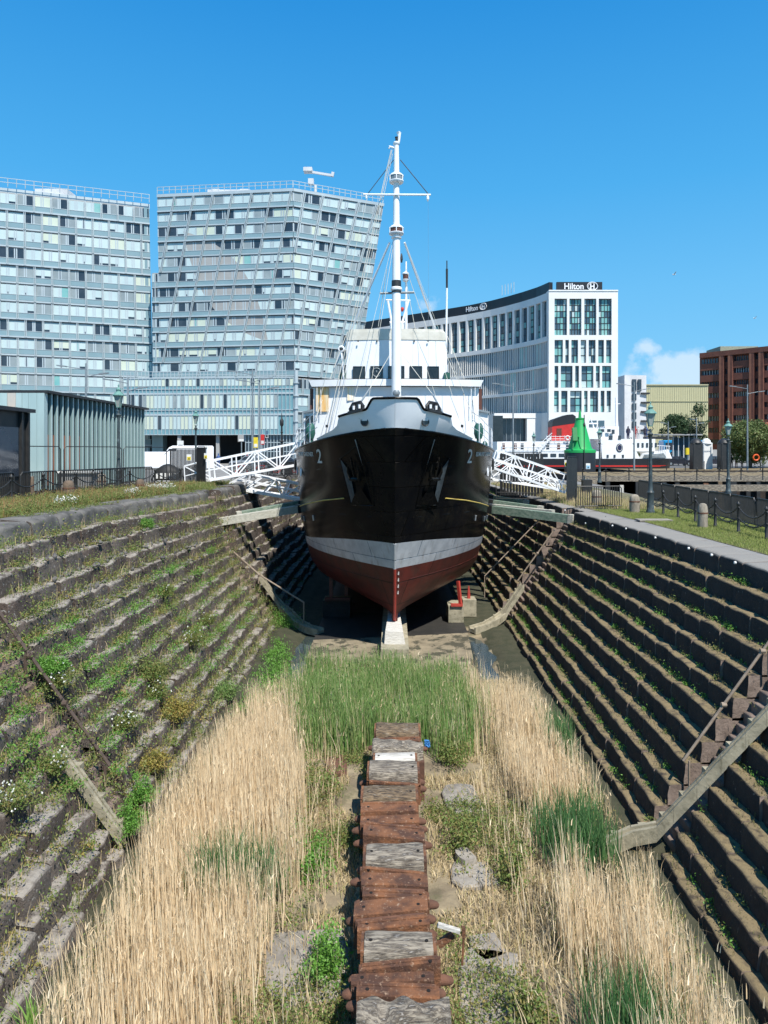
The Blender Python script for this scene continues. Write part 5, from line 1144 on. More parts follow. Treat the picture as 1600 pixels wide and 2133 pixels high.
# ------------------------------------------------------------------ quay furniture
m_copper = mat('verdigris', (.15, .30, .26), (.08, .19, .17), 6, .6); m_lglass = mat('lamp_glass', (.50, .52, .47), (.36, .40, .38), 4, .2, trans=.3); m_lpost = mat('lamp_post_paint', (.045, .065, .07), (.03, .04, .045), 4, .5, c3=(.12, .16, .17), s3=3, t3=.6)
def lamp(x, Y, z, h, lab, copy=None):
    t = thing('street_lamp', lab, 'street lamp', (x, Y, z), 'old gas style street lamps'); c = Vector((x, Y, z)); k = h / 4.95
    mb = MB(); mb.lathe(c, [(r_ * k, q * k) for r_, q in ((.19, 0), (.19, .12), (.15, .2), (.14, .9), (.16, .95), (.10, 1.05), (.085, 1.3), (.06, 3.3), (.07, 3.4), (.11, 3.48), (.13, 3.52), (.05, 3.6), (.045, 3.75))], 14); mb.build('post', m_lpost, t, smooth=True)
    mb = MB()
    for s_ in (-1, 1): mb.tube([c + Vector((s_ * .03 * k, 0, 3.62 * k)), c + Vector((s_ * .13 * k, 0, 3.76 * k)), c + Vector((s_ * .06 * k, 0, 3.9 * k))], .014, 5)
    mb.tube([c + Vector((-.28 * k, 0, 3.42 * k)), c + Vector((.28 * k, 0, 3.42 * k))], .02, 6); mb.build('bracket', m_lpost, t)
    mb = MB(); mb.lathe(c, [(.095 * k, 3.9 * k), (.21 * k, 4.42 * k)], 4); mb.build('lantern_glass', m_lglass, t)
    mb = MB()
    for a in range(4): u = math.pi / 2 * (a + .5); d = Vector((math.cos(u), math.sin(u), 0)); mb.bar(c + d * .1 * k + Vector((0, 0, 3.88 * k)), c + d * .215 * k + Vector((0, 0, 4.43 * k)), .022)
    mb.lathe(c, [(.10 * k, 3.86 * k), (.11 * k, 3.9 * k)], 4); mb.build('lantern_frame', m_copper, t)
    mb = MB(); mb.lathe(c, [(r_ * k, q * k) for r_, q in ((.27, 4.42), (.27, 4.45), (.13, 4.60), (.10, 4.61), (.10, 4.68), (.13, 4.70), (.06, 4.78), (.02, 4.84), (.035, 4.88), (.005, 4.98))], 8); mb.build('lantern_roof', m_copper, t, smooth=30)
lamp(at(1355, 0, 32).x, 32, zR, 4.98, 'large green topped lamp post in front of the right chain fence')
lamp(at(1517, 0, 47.6).x, 47.6, zR, 4.95, 'green topped lamp post farther back right of the large one, before the round tree')
lamp(at(1249, 0, 64).x, 64, zR, 4.95, 'slim lamp post standing before the green buoy')
lamp(at(1112, 0, 80).x, 80, zR, 4.95, 'small distant lamp post before the red funnel, left of the buoy')
lamp(at(247, 0, 33.7).x, 33.7, zL, 4.98, 'large lamp post in front of the teal ribbed building')
lamp(at(408, 0, 52.5).x, 52.5, zL, 4.95, 'lamp post over the white van, second from the left')
t = thing('ornate_lamp', 'dark ornate lamp column with a pointed finial left of the ship', 'street lamp', (at(587, 0, 55).x, 55, zL)); c = Vector((at(587, 0, 55).x, 55, 0))
mb = MB(); mb.lathe(c, [(.12, zL), (.12, 8.6), (.10, 8.7), (.2, 8.75), (.08, 8.85), (.07, 9.4), (.12, 9.45), (.07, 9.5), (.06, 9.9), (.14, 10.0), (.15, 10.35), (.06, 10.5), (.02, 10.9)], 12); mb.build('column', m_dark, t, smooth=40)
def modern(px, top, Y, z, arm, lab, yarm=0.0):
    x = at(px, 0, Y).x; zt = at(0, top, Y).z; t = thing('tall_street_light', lab, 'street light', (x, Y, z), 'tall modern street lights'); mb = MB(); mb.lathe((x, Y, z), [(.11, 0), (.06, zt - z)], 10); mb.build('pole', m_steelg, t)
    for s_, dz, l_ in ((-1, -.5, arm), (1, -1.1, arm * .8)):
        mb = MB(); q = Vector((x, Y, zt + dz)); e = q + Vector((s_ * l_, -.2, .25)); mb.tube([q, e], .035, 5); mb.rbox(e + Vector((s_ * .25, 0, .02)), (.75, .3, .09), 0, ry=-.12 * s_); mb.build('lamp_arm', m_steelg, t)
modern(526, 768, 60, zL, 1.4, 'taller of the two modern street lights left of the ship'); modern(541, 787, 60, zL, 1.3, 'modern street light with curved head just left of the ship')
modern(179, 757, 58, zL, 1.6, 'leftmost modern street light rising behind the teal building'); modern(267, 785, 55, zL, 1.2, 'modern street light behind the right end of the teal building')
modern(1069, 795, 75, zR, 1.6, 'modern street light before the dark hotel entrance'); modern(1321, 796, 85, ez, 1.5, 'modern street light before the narrow grey block'); modern(1557, 801, 85, ez, 1.6, 'modern street light before the brown offices')
modern(1392, 878, 110, ez, .6, 'short thin street light before the dark trees'); modern(1451, 870, 110, ez, .5, 'short thin street light between dark trees and offices')

# chain fence posts and chains
def fence_post(lab, grp):
    t = thing('fence_post', lab, 'fence post', (0, 0, 0), grp); mb = MB(); mb.lathe((0, 0, 0), [(.065, 0), (.065, .08), (.05, .1), (.045, .95), (.06, .97), (.06, 1.0), (.012, 1.07)], 10); mb.build('shaft', m_dark, t, smooth=40); return t
def chain(a, b, sag, lab, grp, r=.021):
    a, b = Vector(a), Vector(b); mb = MB(); n = int((b - a).length / .07); n += n % 2; P = [a.lerp(b, i / n) - Vector((0, 0, sag * 4 * (i / n) * (1 - i / n))) for i in range(n + 1)]
    for i in range(n):
        p, q = P[i], P[i + 1]; d = (q - p) * .2; mb.tube([p - d, (p + q) / 2, q + d], [r * .75, r * (1.5 if i % 2 else .9), r * .75], 5)
    o = mb.build('chain', m_dark, loc=a); return tag(o, lab, 'chain', grp)
def chain_fence(pts, z, name, grp):
    base = fence_post('x', grp); first = True; prev = None; n = len(pts)
    for i, (x, y) in enumerate(pts):
        o = base if first else copy_tree(base); first = False; o.location = (x, y, z + random.uniform(-.02, .02)); o['label'] = name
        if prev:
            for h, s_ in ((.90, .30), (.52, .22)): chain((prev[0], prev[1], z + h), (x, y, z + h), s_, 'black chain sagging between ' + name.replace('a ', '', 1) + 's', grp.replace('posts', 'chains'))
        prev = (x, y)
chain_fence([(11.72, 18.9), (11.74, 20.7), (11.75, 22.6), (11.78, 24.5), (11.8, 26.3), (11.83, 28.1), (11.87, 29.9), (11.9, 31.6), (12.0, 33.5)], zR, 'slim black iron post on the right grass verge', 'posts of the right chain fence')
chain_fence([(-12.9, 20.2), (-12.85, 22.2), (-12.8, 24.2), (-12.7, 26.2), (-12.4, 28.2), (-12.1, 30.0), (-11.6, 31.8), (-11.0, 33.4), (-10.3, 35.0)], zL, 'slim black iron post on the weedy left quay', 'posts of the left chain fence')
chain_fence([(15.6 + i * 2.0, 59 + i * .3) for i in range(9)], zR + .35, 'small distant iron post on the far side quay', 'posts of the distant chain fence')
# crowd barriers
def barrier(w=2.3, h=1.1, bars=19):
    t = thing('crowd_barrier', 'x', 'barrier', (0, 0, 0), 'g'); mb = MB(); r = .1
    L_ = [(-w / 2, 0, .16), (-w / 2, 0, h - r), (-w / 2 + r, 0, h), (w / 2 - r, 0, h), (w / 2, 0, h - r), (w / 2, 0, .16), (-w / 2, 0, .16)]; mb.tube(L_, .027, 6); mb.build('frame', m_dark, t)
    mb = MB()
    for i in range(1, bars + 1): x = -w / 2 + w * i / (bars + 1); mb.bar((x, 0, .16), (x, 0, h), .03)
    mb.build('vertical_bars', m_dark, t)
    for s_ in (-1, 1): mb = MB(); x = s_ * (w / 2 - .35); mb.tube([(x, -.32, .01), (x, 0, .2), (x, .32, .01)], .018, 5); mb.build('foot', m_dark, t)
    return t
bar0 = barrier(); used = [False]
def put_barrier(x, y, z, ang, lab, grp):
    o = copy_tree(bar0) if used[0] else bar0; used[0] = True; o.location = (x, y, z); o.rotation_euler = (0, 0, ang); o['label'] = lab; o['group'] = grp
for i in range(11): put_barrier(12.3 + .2 * i, 17.6 + i * 2.33, zR, R(85 + random.uniform(-2, 2)), 'black crowd barrier in the row behind the right chain fence', 'crowd barriers on the right quay')
put_barrier(9.9, 34.5, zR, R(8), 'black crowd barrier standing alone beside the pale bollard on right grass', 'crowd barriers by the right bollards'); 
for i in range(0): put_barrier(12.6 - .1 * i, 37.2 + i * 2.35, zR, R(84), 'black crowd barrier in the row behind the right chain fence', 'crowd barriers on the right quay')
for i in range(7):
    x = -13.35 + max(0, i - 2) * .38; put_barrier(x, 19.6 + i * 2.3, zL, R(88 - max(0, i - 2) * 4), 'black crowd barrier in the row along the left quay', 'crowd barriers on the left quay')
for i in range(6): put_barrier(-9.6 + .9 * i, 46.5 + i * 1.9, zL, R(50), 'crowd barrier seen through the lattice of the long left gangway', 'crowd barriers behind the left gangways')
# mesh fence panels, tall
def mesh_panel(x0, y0, x1, y1, z, h, lab, m=m_dark, n=8, boards=False, arch=True):
    a, b = Vector((x0, y0, z)), Vector((x1, y1, z)); t = thing('mesh_fence', lab, 'fence panel', (a + b) / 2, None); up = Vector((0, 0, h)); d = (b - a).normalized() * .12; mb = MB()
    mb.tube([a, a + up - Vector((0, 0, .12)), a + up + d, b + up - d, b + up - Vector((0, 0, .12)), b], .022, 6); mb.tube([a + Vector((0, 0, .25)), b + Vector((0, 0, .25))], .015, 5); mb.tube([a + up * .5, b + up * .5], .012, 5); mb.build('frame', m, t)
    if boards:
        mb = MB()
        for i in range(n): mb.bar(a.lerp(b, (i + .5) / n) + Vector((0, 0, .1)), a.lerp(b, (i + .5) / n) + up * .98, (b - a).length / n * .8, .02, up=(b - a).cross(Vector((0, 0, 1))))
        mb.build('mesh_infill', m, t)
    return t
mesh_panel(-13.9, 30.5, -12.55, 33.4, zL, 2.05, 'tall rounded rail panel left of the large left lamp'); mesh_panel(-12.5, 33.5, -11.35, 36.2, zL, 2.05, 'tall rounded rail panel right of the large left lamp'); mesh_panel(-14.6, 27.8, -14.0, 30.4, zL, 2.05, 'tall rounded rail panel beside the black cabin')
mesh_panel(-11.9, 38.6, -10.4, 38.9, zL, 2.0, 'dark mesh gate where the short gangway meets the left quay', n=22, boards=True); mesh_panel(-10.3, 38.0, -9.7, 37.4, zL, 2.1, 'dark mesh screen at the quay end of the long gangway', n=9, boards=True)
mesh_panel(9.1, 37.5, 9.9, 38.6, zR, 2.5, 'dark mesh gate at the quay end of the right gangways', n=10, boards=True); mesh_panel(6.6, 44.0, 9.0, 43.0, zR, 2.7, 'wide dark mesh screen behind the right gangways', n=14, boards=True); mesh_panel(5.6, 38.8, 8.7, 38.2, zR, 1.15, 'low black rail panel under the right gangways')
def signb(px, py, Y, w, h, mA, mB, lab, ex=None):
    c = at(px, py, Y); t = thing('notice_board', lab, 'sign', c); mb = MB(); mb.box(c.x - w / 2, c.x + w / 2, Y - .02, Y, c.z - h / 2, c.z + h / 2); mb.build('board', mA, t)
    mb = MB(); mb.box(c.x - w * .40, c.x + w * .40, Y - .03, Y - .021, c.z - h * .42, c.z + h * .12); mb.build('coloured_field', mB, t)
    mb = MB(); mb.prism([(c.x - w * .2, Y - .036, c.z - h * .3), (c.x + w * .2, Y - .036, c.z - h * .3), (c.x, Y - .036, c.z + .0)], (0, .004, 0)); mb.build('warning_triangle', m_dark, t)
m_signw = mat('sign_white', (.75, .75, .72), rough=.5); m_signy = mat('sign_yellow', (.75, .58, .03), rough=.5); m_signb = mat('sign_blue', (.3, .55, .75), rough=.5)
signb(1180, 965, 38.0, .22, .34, m_signw, m_signy, 'small yellow and white notice on the right gangway gate, lower one'); signb(1190, 961, 38.3, .14, .26, m_signy, m_signw, 'small yellow notice at the edge of the right gangway gate')
signb(1225, 971, 45, .27, .36, m_signw, m_signb, 'white and yellow notice on a dark box right of the right gangway'); signb(394, 953, 38.4, .24, .34, m_signw, m_signy, 'yellow and white notice on the left mesh gate'); signb(429, 950, 37.3, .18, .3, m_signw, m_signy, 'yellow notice on the screen of the long left gangway')
mb = MB(); c = at(1225, 978, 45.1); mb.box(c.x - .3, c.x + .25, 45.05, 45.6, zR, zR + 1.0); tag(mb.build('dark_box', m_dark, loc=(c.x, 45.3, zR)), 'dark cabinet behind the notice near the green buoy', 'cabinet')
def post_sign(px, y0, y1, Y, w, m, lab, z):
    a, b = at(px, y1, Y), at(px, y0, Y); t = thing('banner_sign', lab, 'sign', (a.x, Y, z)); mb = MB(); mb.box(a.x - w / 2, a.x + w / 2, Y - .03, Y, a.z, b.z); mb.build('banner', m, t); mb = MB(); mb.tube([(a.x, Y + .05, z), (a.x, Y + .05, b.z)], .05, 6); mb.build('pole', m_steelg, t)
    mb = MB(); mb.box(a.x - w * .36, a.x + w * .36, Y - .04, Y - .031, a.z + (b.z - a.z) * .08, a.z + (b.z - a.z) * .38); mb.build('banner_panel', m_signw if m is not m_signw else m_dark, t)
post_sign(533, 911, 933, 58, .35, m_signy, 'yellow and white banner sign left of the ship', zL); post_sign(547, 905, 926, 58, .3, m_redL, 'red banner sign beside the yellow one', zL); post_sign(556, 897, 912, 62, .25, m_signw, 'slim white sign post right of the red banner', zL); post_sign(503, 906, 920, 62, .6, m_concg, 'grey sign box on a post before the dark undercroft', zL)
post_sign(376, 918, 932, 80, .7, m_signw, 'white square sign board above the white van', zL); post_sign(429, 928, 935, 60, .3, m_signw, 'small white sign on a post right of the second left lamp', zL)

# stone bollards
def bollard(px, y0, y1, Y, z, w, m, lab, split=False):
    c = at(px, y1, Y); h = (y1 - y0) * Y / F; t = thing('stone_bollard', lab, 'bollard', (c.x, Y, z), None); mb = MB(); z0 = z - .05; vs = []
    prof_ = [(1.0, 0), (1.0, h * .5), (.97, h * .72), (.88, h * .88), (.62, h * .97), (.25, h)]
    mb.lathe((c.x, Y, z0), [(w / 2 * a, b) for a, b in prof_], 14)
    mb.v = [(x + .02 * nz3(x, y, zz, 6), y + .02 * nz3(x + 5, y, zz, 6), zz) for x, y, zz in mb.v]; mb.build('shaft', m, t, smooth=50)
    mb = MB(); mb.lathe((c.x, Y, z0 + h * .60), [(w * .51, 0), (w * .52, .03), (w * .51, .06)], 14); mb.build('iron_band', m_rustd, t)
m_boll = mat('bollard_stone', (.33, .29, .23), (.21, .185, .145), 4, .9, bump=.6, stretch=(2, 2, .6)); m_bollb = mat('brown_bollard_stone', (.16, .115, .08), (.10, .075, .055), 4, .9, bump=.6)
bollard(1243, 1010, 1047, 36, zR, .50, m_boll, 'pale bollard inside the lone barrier on the right grass'); bollard(1322, 1025, 1066, 32.5, zR, .46, m_boll, 'pale leaning bollard just left of the large right lamp'); bollard(1464, 1043, 1098, 26, zR, .36, m_boll, 'tall split pale bollard among the right chain fence posts')
bollard(143, 995, 1040, 27, zL, .44, m_bollb, 'brown round headed bollard, left one by the left chains'); bollard(292, 993, 1027, 31, zL, .36, m_bollb, 'brown round headed bollard, right one by the left chains'); bollard(212, 983, 1027, 31.5, zL, .42, m_boll, 'pale square bollard between the two brown ones'); bollard(67, 988, 1046, 26, zL, .16, m_bollb, 'thin brown stump at the far left chains'); bollard(1128, 1041, 1064, 36, zR - .55, .28, m_boll, 'small pale post on the edge above the right shores')
# covered motorbike, planter, crates near the left fence
t = thing('covered_motorbike', 'motorbike under a dark cover striped white, behind the left fence', 'motorbike', at(350, 1010, 40)); c = at(350, 985, 40); mb = MB()
mb.lathe((c.x, 40, zL + .25), [(.75, 0), (.8, .25), (.7, .55), (.35, .8), (.05, .9)], 12, sy=.5); mb.build('cover', m_dark, t, smooth=True)
mb = MB()
for k in range(5): mb.box(c.x - .55 + k * .25, c.x - .42 + k * .25, 39.55, 39.6, zL + .35, zL + .65)
mb.build('striped_skirt', m_signw, t)
for s_ in (-1, 1): mb = MB(); n = 12; mb.tube([(c.x + s_ * .6 + .28 * math.cos(2 * math.pi * k / n), 40, zL + .3 + .28 * math.sin(2 * math.pi * k / n)) for k in range(n + 1)], .05, 6); mb.build('wheel', m_blackp, t)
t = thing('equipment_cabinet', 'low grey cabinets with white tops behind the left barriers', 'cabinet', (-14.5, 33, zL)); mb = MB(); mb.box(-15.2, -13.7, 32.9, 33.8, zL, zL + .85); mb.build('body', m_concg, t); mb = MB(); mb.box(-15.3, -13.6, 32.8, 33.9, zL + .85, zL + .93); mb.build('top', m_signw, t)
# vehicles on the road behind
m_vanw = mat('van_white', (.78, .79, .80), (.74, .75, .76), .5, .35, coat=.4); m_carb = mat('car_black', (.02, .022, .03), (.03, .03, .04), .5, .25, coat=.6); m_carg = mat('car_grey', (.25, .27, .3), (.2, .22, .25), .5, .3, coat=.6)
def vehicle(name, lab, cat, x, Y, z, L_, W_, H_, prof_, wheels, body, glassp, rot=0.0, grp=None, extra=None):
    """side profile in the xz plane facing -x or +x, extruded over the width"""
    t = thing(name, lab, cat, (0, 0, 0), grp); mb = MB(); poly = [(a * L_, 0, b * H_) for a, b in prof_]; n = len(poly)
    vs = []; 
    for yy, k in ((-W_ / 2, .93), (-W_ / 2 + .12, 1), (W_ / 2 - .12, 1), (W_ / 2, .93)):
        for px_, _, pz in poly: vs.append((px_ * (k if pz > H_ * .55 else 1), yy + (.1 * (1 if yy < 0 else -1) if pz > H_ * .6 else 0), pz * (k * .5 + .5)))
    fs = [tuple(range(n)), tuple(range(3 * n, 4 * n))[::-1]] + [(r_ * n + i, r_ * n + n + i, r_ * n + n + (i + 1) % n, r_ * n + (i + 1) % n) for r_ in range(3) for i in range(n)]
    mb.add(vs, fs); bo = mb.build('body', body, t, smooth=35)
    for q in glassp:
        for s_ in (-1, 1): mb = MB(); yy = s_ * (W_ / 2 - .085); mb.prism([(a * L_, yy, b * H_) for a, b in q], (0, s_ * .03, 0)); mb.build('window', m_gdark, t)
    for wx in wheels:
        for s_ in (-1, 1):
            mb = MB(); ww = [(.33 * math.cos(2 * math.pi * k / 14) + wx * L_, .33 * math.sin(2 * math.pi * k / 14) + .33) for k in range(14)]; mb.prism([(a, s_ * (W_ / 2 - .16), b) for a, b in ww], (0, s_ * .18, 0)); wo_ = mb.build('wheel', m_blackp, t)
            mb = MB(); ww = [(.19 * math.cos(2 * math.pi * k / 12) + wx * L_, .19 * math.sin(2 * math.pi * k / 12) + .33) for k in range(12)]; mb.prism([(a, s_ * (W_ / 2 + .021), b) for a, b in ww], (0, s_ * .01, 0)); mb.build('rim', m_steelg, wo_)
    e = -.5; mb = MB(); mb.rbox((e * L_ * .975, 0, H_ * .36), (.06, W_ * .8, .13)); mb.build('headlight', m_signw, t)
    t.location = (x, Y, z); t.rotation_euler = (0, 0, rot); return t
vanp = [(-.5, .12), (-.5, .42), (-.46, .52), (-.37, .60), (-.26, .93), (-.2, 1.0), (.48, 1.0), (.5, .95), (.5, .12)]
vehicle('white_van', 'white high roofed van facing left behind the left mesh gate', 'van', at(385, 0, 72).x, 72, zL - .1, 5.6, 2.0, 2.5, vanp, (-.33, .32), m_vanw, [[(-.35, .62), (-.26, .88), (-.13, .88), (-.13, .6)]], R(14))
vehicle('white_van', 'low white van partly hidden behind the teal building end', 'van', at(305, 0, 74).x, 74, zL - .1, 5.0, 1.9, 1.9, vanp, (-.33, .32), m_vanw, [[(-.35, .62), (-.26, .88), (-.13, .88), (-.13, .6)]], R(4))
carp = [(-.5, .2), (-.5, .48), (-.46, .56), (-.24, .63), (-.1, .97), (.0, 1.0), (.2, .98), (.36, .68), (.49, .62), (.5, .2)]
gl = [[(-.2, .66), (-.09, .92), (.02, .95), (.02, .66)], [(.04, .66), (.04, .95), (.18, .93), (.3, .68)]]
vehicle('parked_car', 'dark car behind the long left gangway, nearer to the ship', 'car', at(585, 0, 76).x, 76, zL - .1, 4.4, 1.8, 1.45, carp, (-.32, .32), m_carb, gl, R(5), 'cars on the road behind the dock')
vehicle('parked_car', 'grey car behind the long left gangway, farther left', 'car', at(520, 0, 84).x, 84, zL - .1, 4.4, 1.8, 1.45, carp, (-.32, .32), m_carg, gl, R(0), 'cars on the road behind the dock')
vehicle('parked_car', 'dark car at the right in front of the bus stop', 'car', at(1412, 0, 112).x, 112, ez, 4.4, 1.8, 1.5, carp, (-.32, .32), m_carb, gl, R(180), 'cars on the road behind the dock'); vehicle('parked_car', 'dark car right of the pale pillar and blue bus', 'car', at(1487, 0, 112).x, 112, ez, 4.4, 1.8, 1.5, carp, (-.32, .32), m_carb, gl, R(180), 'cars on the road behind the dock')
# buses and shelter
m_busb = mat('bus_blue', (.01, .28, .55), (.01, .24, .5), .5, .3, coat=.4)
def bus(px0, px1, y0, y1, Y, m, lab, top=False):
    a, b = at(px0, y1, Y), at(px1, y0, Y); t = thing('bus', lab, 'bus', ((a.x + b.x) / 2, Y, a.z)); mb = MB(); w = b.x - a.x; mb.rbox(((a.x + b.x) / 2, Y + 1.25, (a.z + .3 + b.z) / 2), (w, 2.5, b.z - a.z - .3), bev=.15); mb.build('body', m, t)
    n = max(1, int(w / 1.5))
    for lv in ((.42, .85),) if not top else ((.25, .48), (.62, .88)):
        for i in range(n): mb = MB(); x = a.x + .25 + (w - .5) * i / n; mb.box(x, x + (w - .5) / n - .12, Y - .03, Y, a.z + (b.z - a.z) * lv[0], a.z + (b.z - a.z) * lv[1]); mb.build('window', m_gdark, t)
    for wx in (.18, .82): mb = MB(); x = a.x + w * wx; mb.prism([(x + .45 * math.cos(k * math.pi / 7), Y - .05, a.z + .45 + .45 * math.sin(k * math.pi / 7)) for k in range(14)], (0, .3, 0)); mb.build('wheel', m_blackp, t)
bus(1383, 1481, 917, 952, 118, m_busb, 'bright blue single deck bus standing at the bus stop'); bus(1596, 1640, 880, 948, 100, m_redL, 'red double deck bus cut by the right edge', True)
t = thing('bus_shelter', 'glass bus shelter with a yellow notice before the blue bus', 'bus shelter', at(1425, 955, 112)); zb = ez; a, b = at(1402, 0, 112).x, at(1446, 0, 112).x
mb = MB(); zt = at(0, 907, 112).z; mb.box(a - 3.6, b + .9, 111, 113.6, zt, zt + .2); mb.build('roof', m_concg, t); mb = MB()
for k in range(5): x = a + (b - a) * k / 4; mb.box(x - .06, x + .06, 111.9, 112.02, zb, zt)
mb.build('post', m_greyw, t); mb = MB(); mb.box(a, b, 112.4, 112.43, zb + .3, zt - .3); mb.build('glass_panel', m_gblue, t); p, q = at(1427, 947, 111.8), at(1436, 933, 111.8); mb = MB(); mb.box(p.x, q.x + .05, 111.75, 111.8, p.z, q.z); mb.build('notice', m_signy, t)
mb = MB(); mb.box(at(1352, 0, 125).x, at(1402, 0, 125).x, 124, 128, at(0, 914, 125).z, at(0, 909, 125).z); mb.tube([(at(1360, 0, 125).x, 126, ez), (at(1360, 0, 125).x, 126, 10)], .1, 6); mb.tube([(at(1398, 0, 125).x, 126, ez), (at(1398, 0, 125).x, 126, 10)], .1, 6); tag(mb.build('shelter_roof', m_dark, loc=at(1375, 945, 125)), 'dark flat shelter roof left of the glass bus shelter', 'shelter')
t = thing('gate_pillar', 'pale stone pillar with a domed cap before the blue bus', 'pillar', (at(1471, 0, 90).x, 90, 5)); c = at(1471, 965, 90); mb = MB(); mb.rbox((c.x, 90, 7.1), (1.15, 1.15, 3.6), bev=.06); mb.build('shaft', m_conc, t); mb = MB(); mb.lathe((c.x, 90, 8.9), [(.75, 0), (.75, .15), (.55, .2), (.5, .45), (.2, .7)], 14); mb.build('cap', m_conc, t, smooth=40)
for px, lab in ((1450, 'dark stone pillar just left of the pale one'), (1508, 'dark domed pillar right of the pale one')):
    t = thing('gate_pillar', lab, 'pillar', (at(px, 0, 88).x, 88, 5)); c = at(px, 965, 88); mb = MB(); mb.rbox((c.x, 88, 7.1), (1.2, 1.2, 3.8), bev=.06); mb.build('shaft', m_dark, t); mb = MB(); mb.lathe((c.x, 88, 9.0), [(.75, 0), (.7, .15), (.45, .45), (.1, .6)], 12); mb.build('cap', m_dark, t, smooth=40)
# lifebuoy
mb = MB(); c = at(1575, 953, 84); mb.tube([c + Vector((.33 * math.cos(k * math.pi / 8), 0, .33 * math.sin(k * math.pi / 8))) for k in range(17)], .09, 7); tag(mb.build('lifebuoy', mat('orange', (.8, .12, .02), rough=.5), loc=c, smooth=True), 'orange lifebuoy ring hanging at the far quay below the round tree', 'lifebuoy')

# navigation buoy
m_bg = mat('buoy_green', (.015, .36, .085), (.02, .30, .08), 1.5, .45); BY = 80; bc = at(1208, 0, BY)
t = thing('navigation_buoy', 'big green conical navigation buoy on a black drum', 'buoy', (bc.x, BY, zR)); Zb = lambda py: at(0, py, BY).z; pr = lambda w: w * BY / F / 2
mb = MB(); mb.lathe((bc.x, BY, 0), [(pr(63), zR), (pr(64), Zb(945)), (pr(63), Zb(943))], 28); mb.build('drum', m_blackp, t, smooth=40)
mb = MB(); mb.lathe((bc.x, BY, 0), [(pr(65), Zb(943)), (pr(65), Zb(938)), (pr(50), Zb(935)), (pr(46), Zb(930)), (pr(18), Zb(875)), (pr(20), Zb(873)), (pr(20), Zb(871)), (pr(6), Zb(870)), (pr(5), Zb(860)), (pr(3), Zb(855))], 28); mb.build('cone', m_bg, t, smooth=40)
mb = MB(); p = at(1197, 905, BY - .9); mb.rbox((p.x, BY - .95, p.z), (.5, .4, 1.5), 0, rx=-.25); mb.tube([at(1193, 937, BY - 1.3), at(1197, 890, BY - .6)], .06, 6); mb.build('ladder_box', mat('buoy_dark_green', (.01, .2, .05), rough=.5), t)
mb = MB(); mb.tube([at(1217, 985, BY - 1.8), at(1217, 864, BY - 1.8)], .05, 6); mb.lathe(at(1217, 885, BY - 1.8), [(.05, -.3), (.14, 0), (.05, .3)], 8); tag(mb.build('slim_pole', m_dark, loc=(at(1217, 0, BY - 1.8).x, BY - 1.8, zR)), 'thin black pole standing right in front of the green buoy', 'pole')

# ferry moored behind
FY = 95; FE = thing('ferry_boat', 'white ferry with a red and black funnel moored behind the green buoy', 'ferry', (at(1230, 0, FY).x, FY, 4.4)); fx = lambda px: at(px, 0, FY).x; fz = lambda py: at(0, py, FY).z
def ferry_hull(nm, y0, y1, m, wx0, wx1, fl=0.0, yw=5.0):
    mb = MB(); vs = []; n = 10; A = fx(1030)
    for zz, b in ((fz(y1), wx0), (fz(y0), wx1)):
        row = [(A, FY - yw / 2), (A, FY + yw / 2)]
        for i in range(n + 1): a = math.pi / 2 - math.pi * i / n; row.append((b - 6 + 6 * math.cos(a) ** .7 if abs(math.cos(a)) > 1e-6 else b - 6, FY + yw / 2 * math.sin(a)))
        vs += [(x, y, zz) for x, y in row]
    K = n + 3; mb.add(vs, [(i, (i + 1) % K, K + (i + 1) % K, K + i)[::-1] for i in range(K)] + [tuple(range(K, 2 * K))[::-1]]); return mb.build(nm, m, FE, smooth=30)
ferry_hull('hull', 955, 1000, m_blackp, fx(1390), fx(1396)); ferry_hull('hull_stripe', 968.5, 971.5, m_redL, fx(1392), fx(1394), yw=5.1)
mb = MB(); mb.box(fx(1030), fx(1240), FY - 2.45, FY + 2.4, fz(955), fz(940)); mb.box(fx(1030), fx(1180), FY - 2.4, FY + 2.3, fz(940), fz(920)); ms = mb.build('main_deck_house', m_white, FE)
mb = MB(); mb.hexa([(fx(1243), FY - 2.5, fz(955)), (fx(1320), FY - 2.5, fz(955)), (fx(1320), FY + 2.5, fz(955)), (fx(1243), FY + 2.5, fz(955)), (fx(1240), FY - 2.5, fz(915)), (fx(1300), FY - 2.5, fz(915)), (fx(1300), FY + 2.5, fz(915)), (fx(1240), FY + 2.5, fz(915))]); mb.box(fx(1302), fx(1352), FY - 2.3, FY + 2.3, fz(940), fz(915)); mb.build('forward_house', m_white, FE)
mb = MB(); mb.prism([(fx(1318), FY - 2.52, fz(955)), (fx(1394), FY - 1.0, fz(955)), (fx(1385), FY - 1.2, fz(936)), (fx(1325), FY - 2.52, fz(944))], (0, .12, 0)); mb.build('bow_bulwark', m_white, FE)
mb = MB(); mb.prism([(fx(1325), FY - 2.56, fz(953)), (fx(1380), FY - 1.4, fz(954)), (fx(1374), FY - 1.5, fz(944)), (fx(1328), FY - 2.56, fz(947))], (0, .03, 0)); mb.build('bulwark_opening', m_steelg, FE)
mb = MB(); mb.box(fx(1212), fx(1272), FY - 2.2, FY + 2.2, fz(915), fz(893)); mb.box(fx(1252), fx(1280), FY - 1.9, FY + 1.9, fz(912), fz(889)); wb_ = mb.build('bridge_house', m_white, FE)
for px, y0, y1, w in ((1240, 895, 901, 7), (1253, 895, 901, 7), (1262, 896, 905, 6), (1275, 908, 916, 6), (1256, 908, 916, 8)): mb = MB(); mb.box(fx(px), fx(px + w), FY - 2.56, FY - 2.49, fz(y1), fz(y0)); mb.build('window', m_gdark, FE)
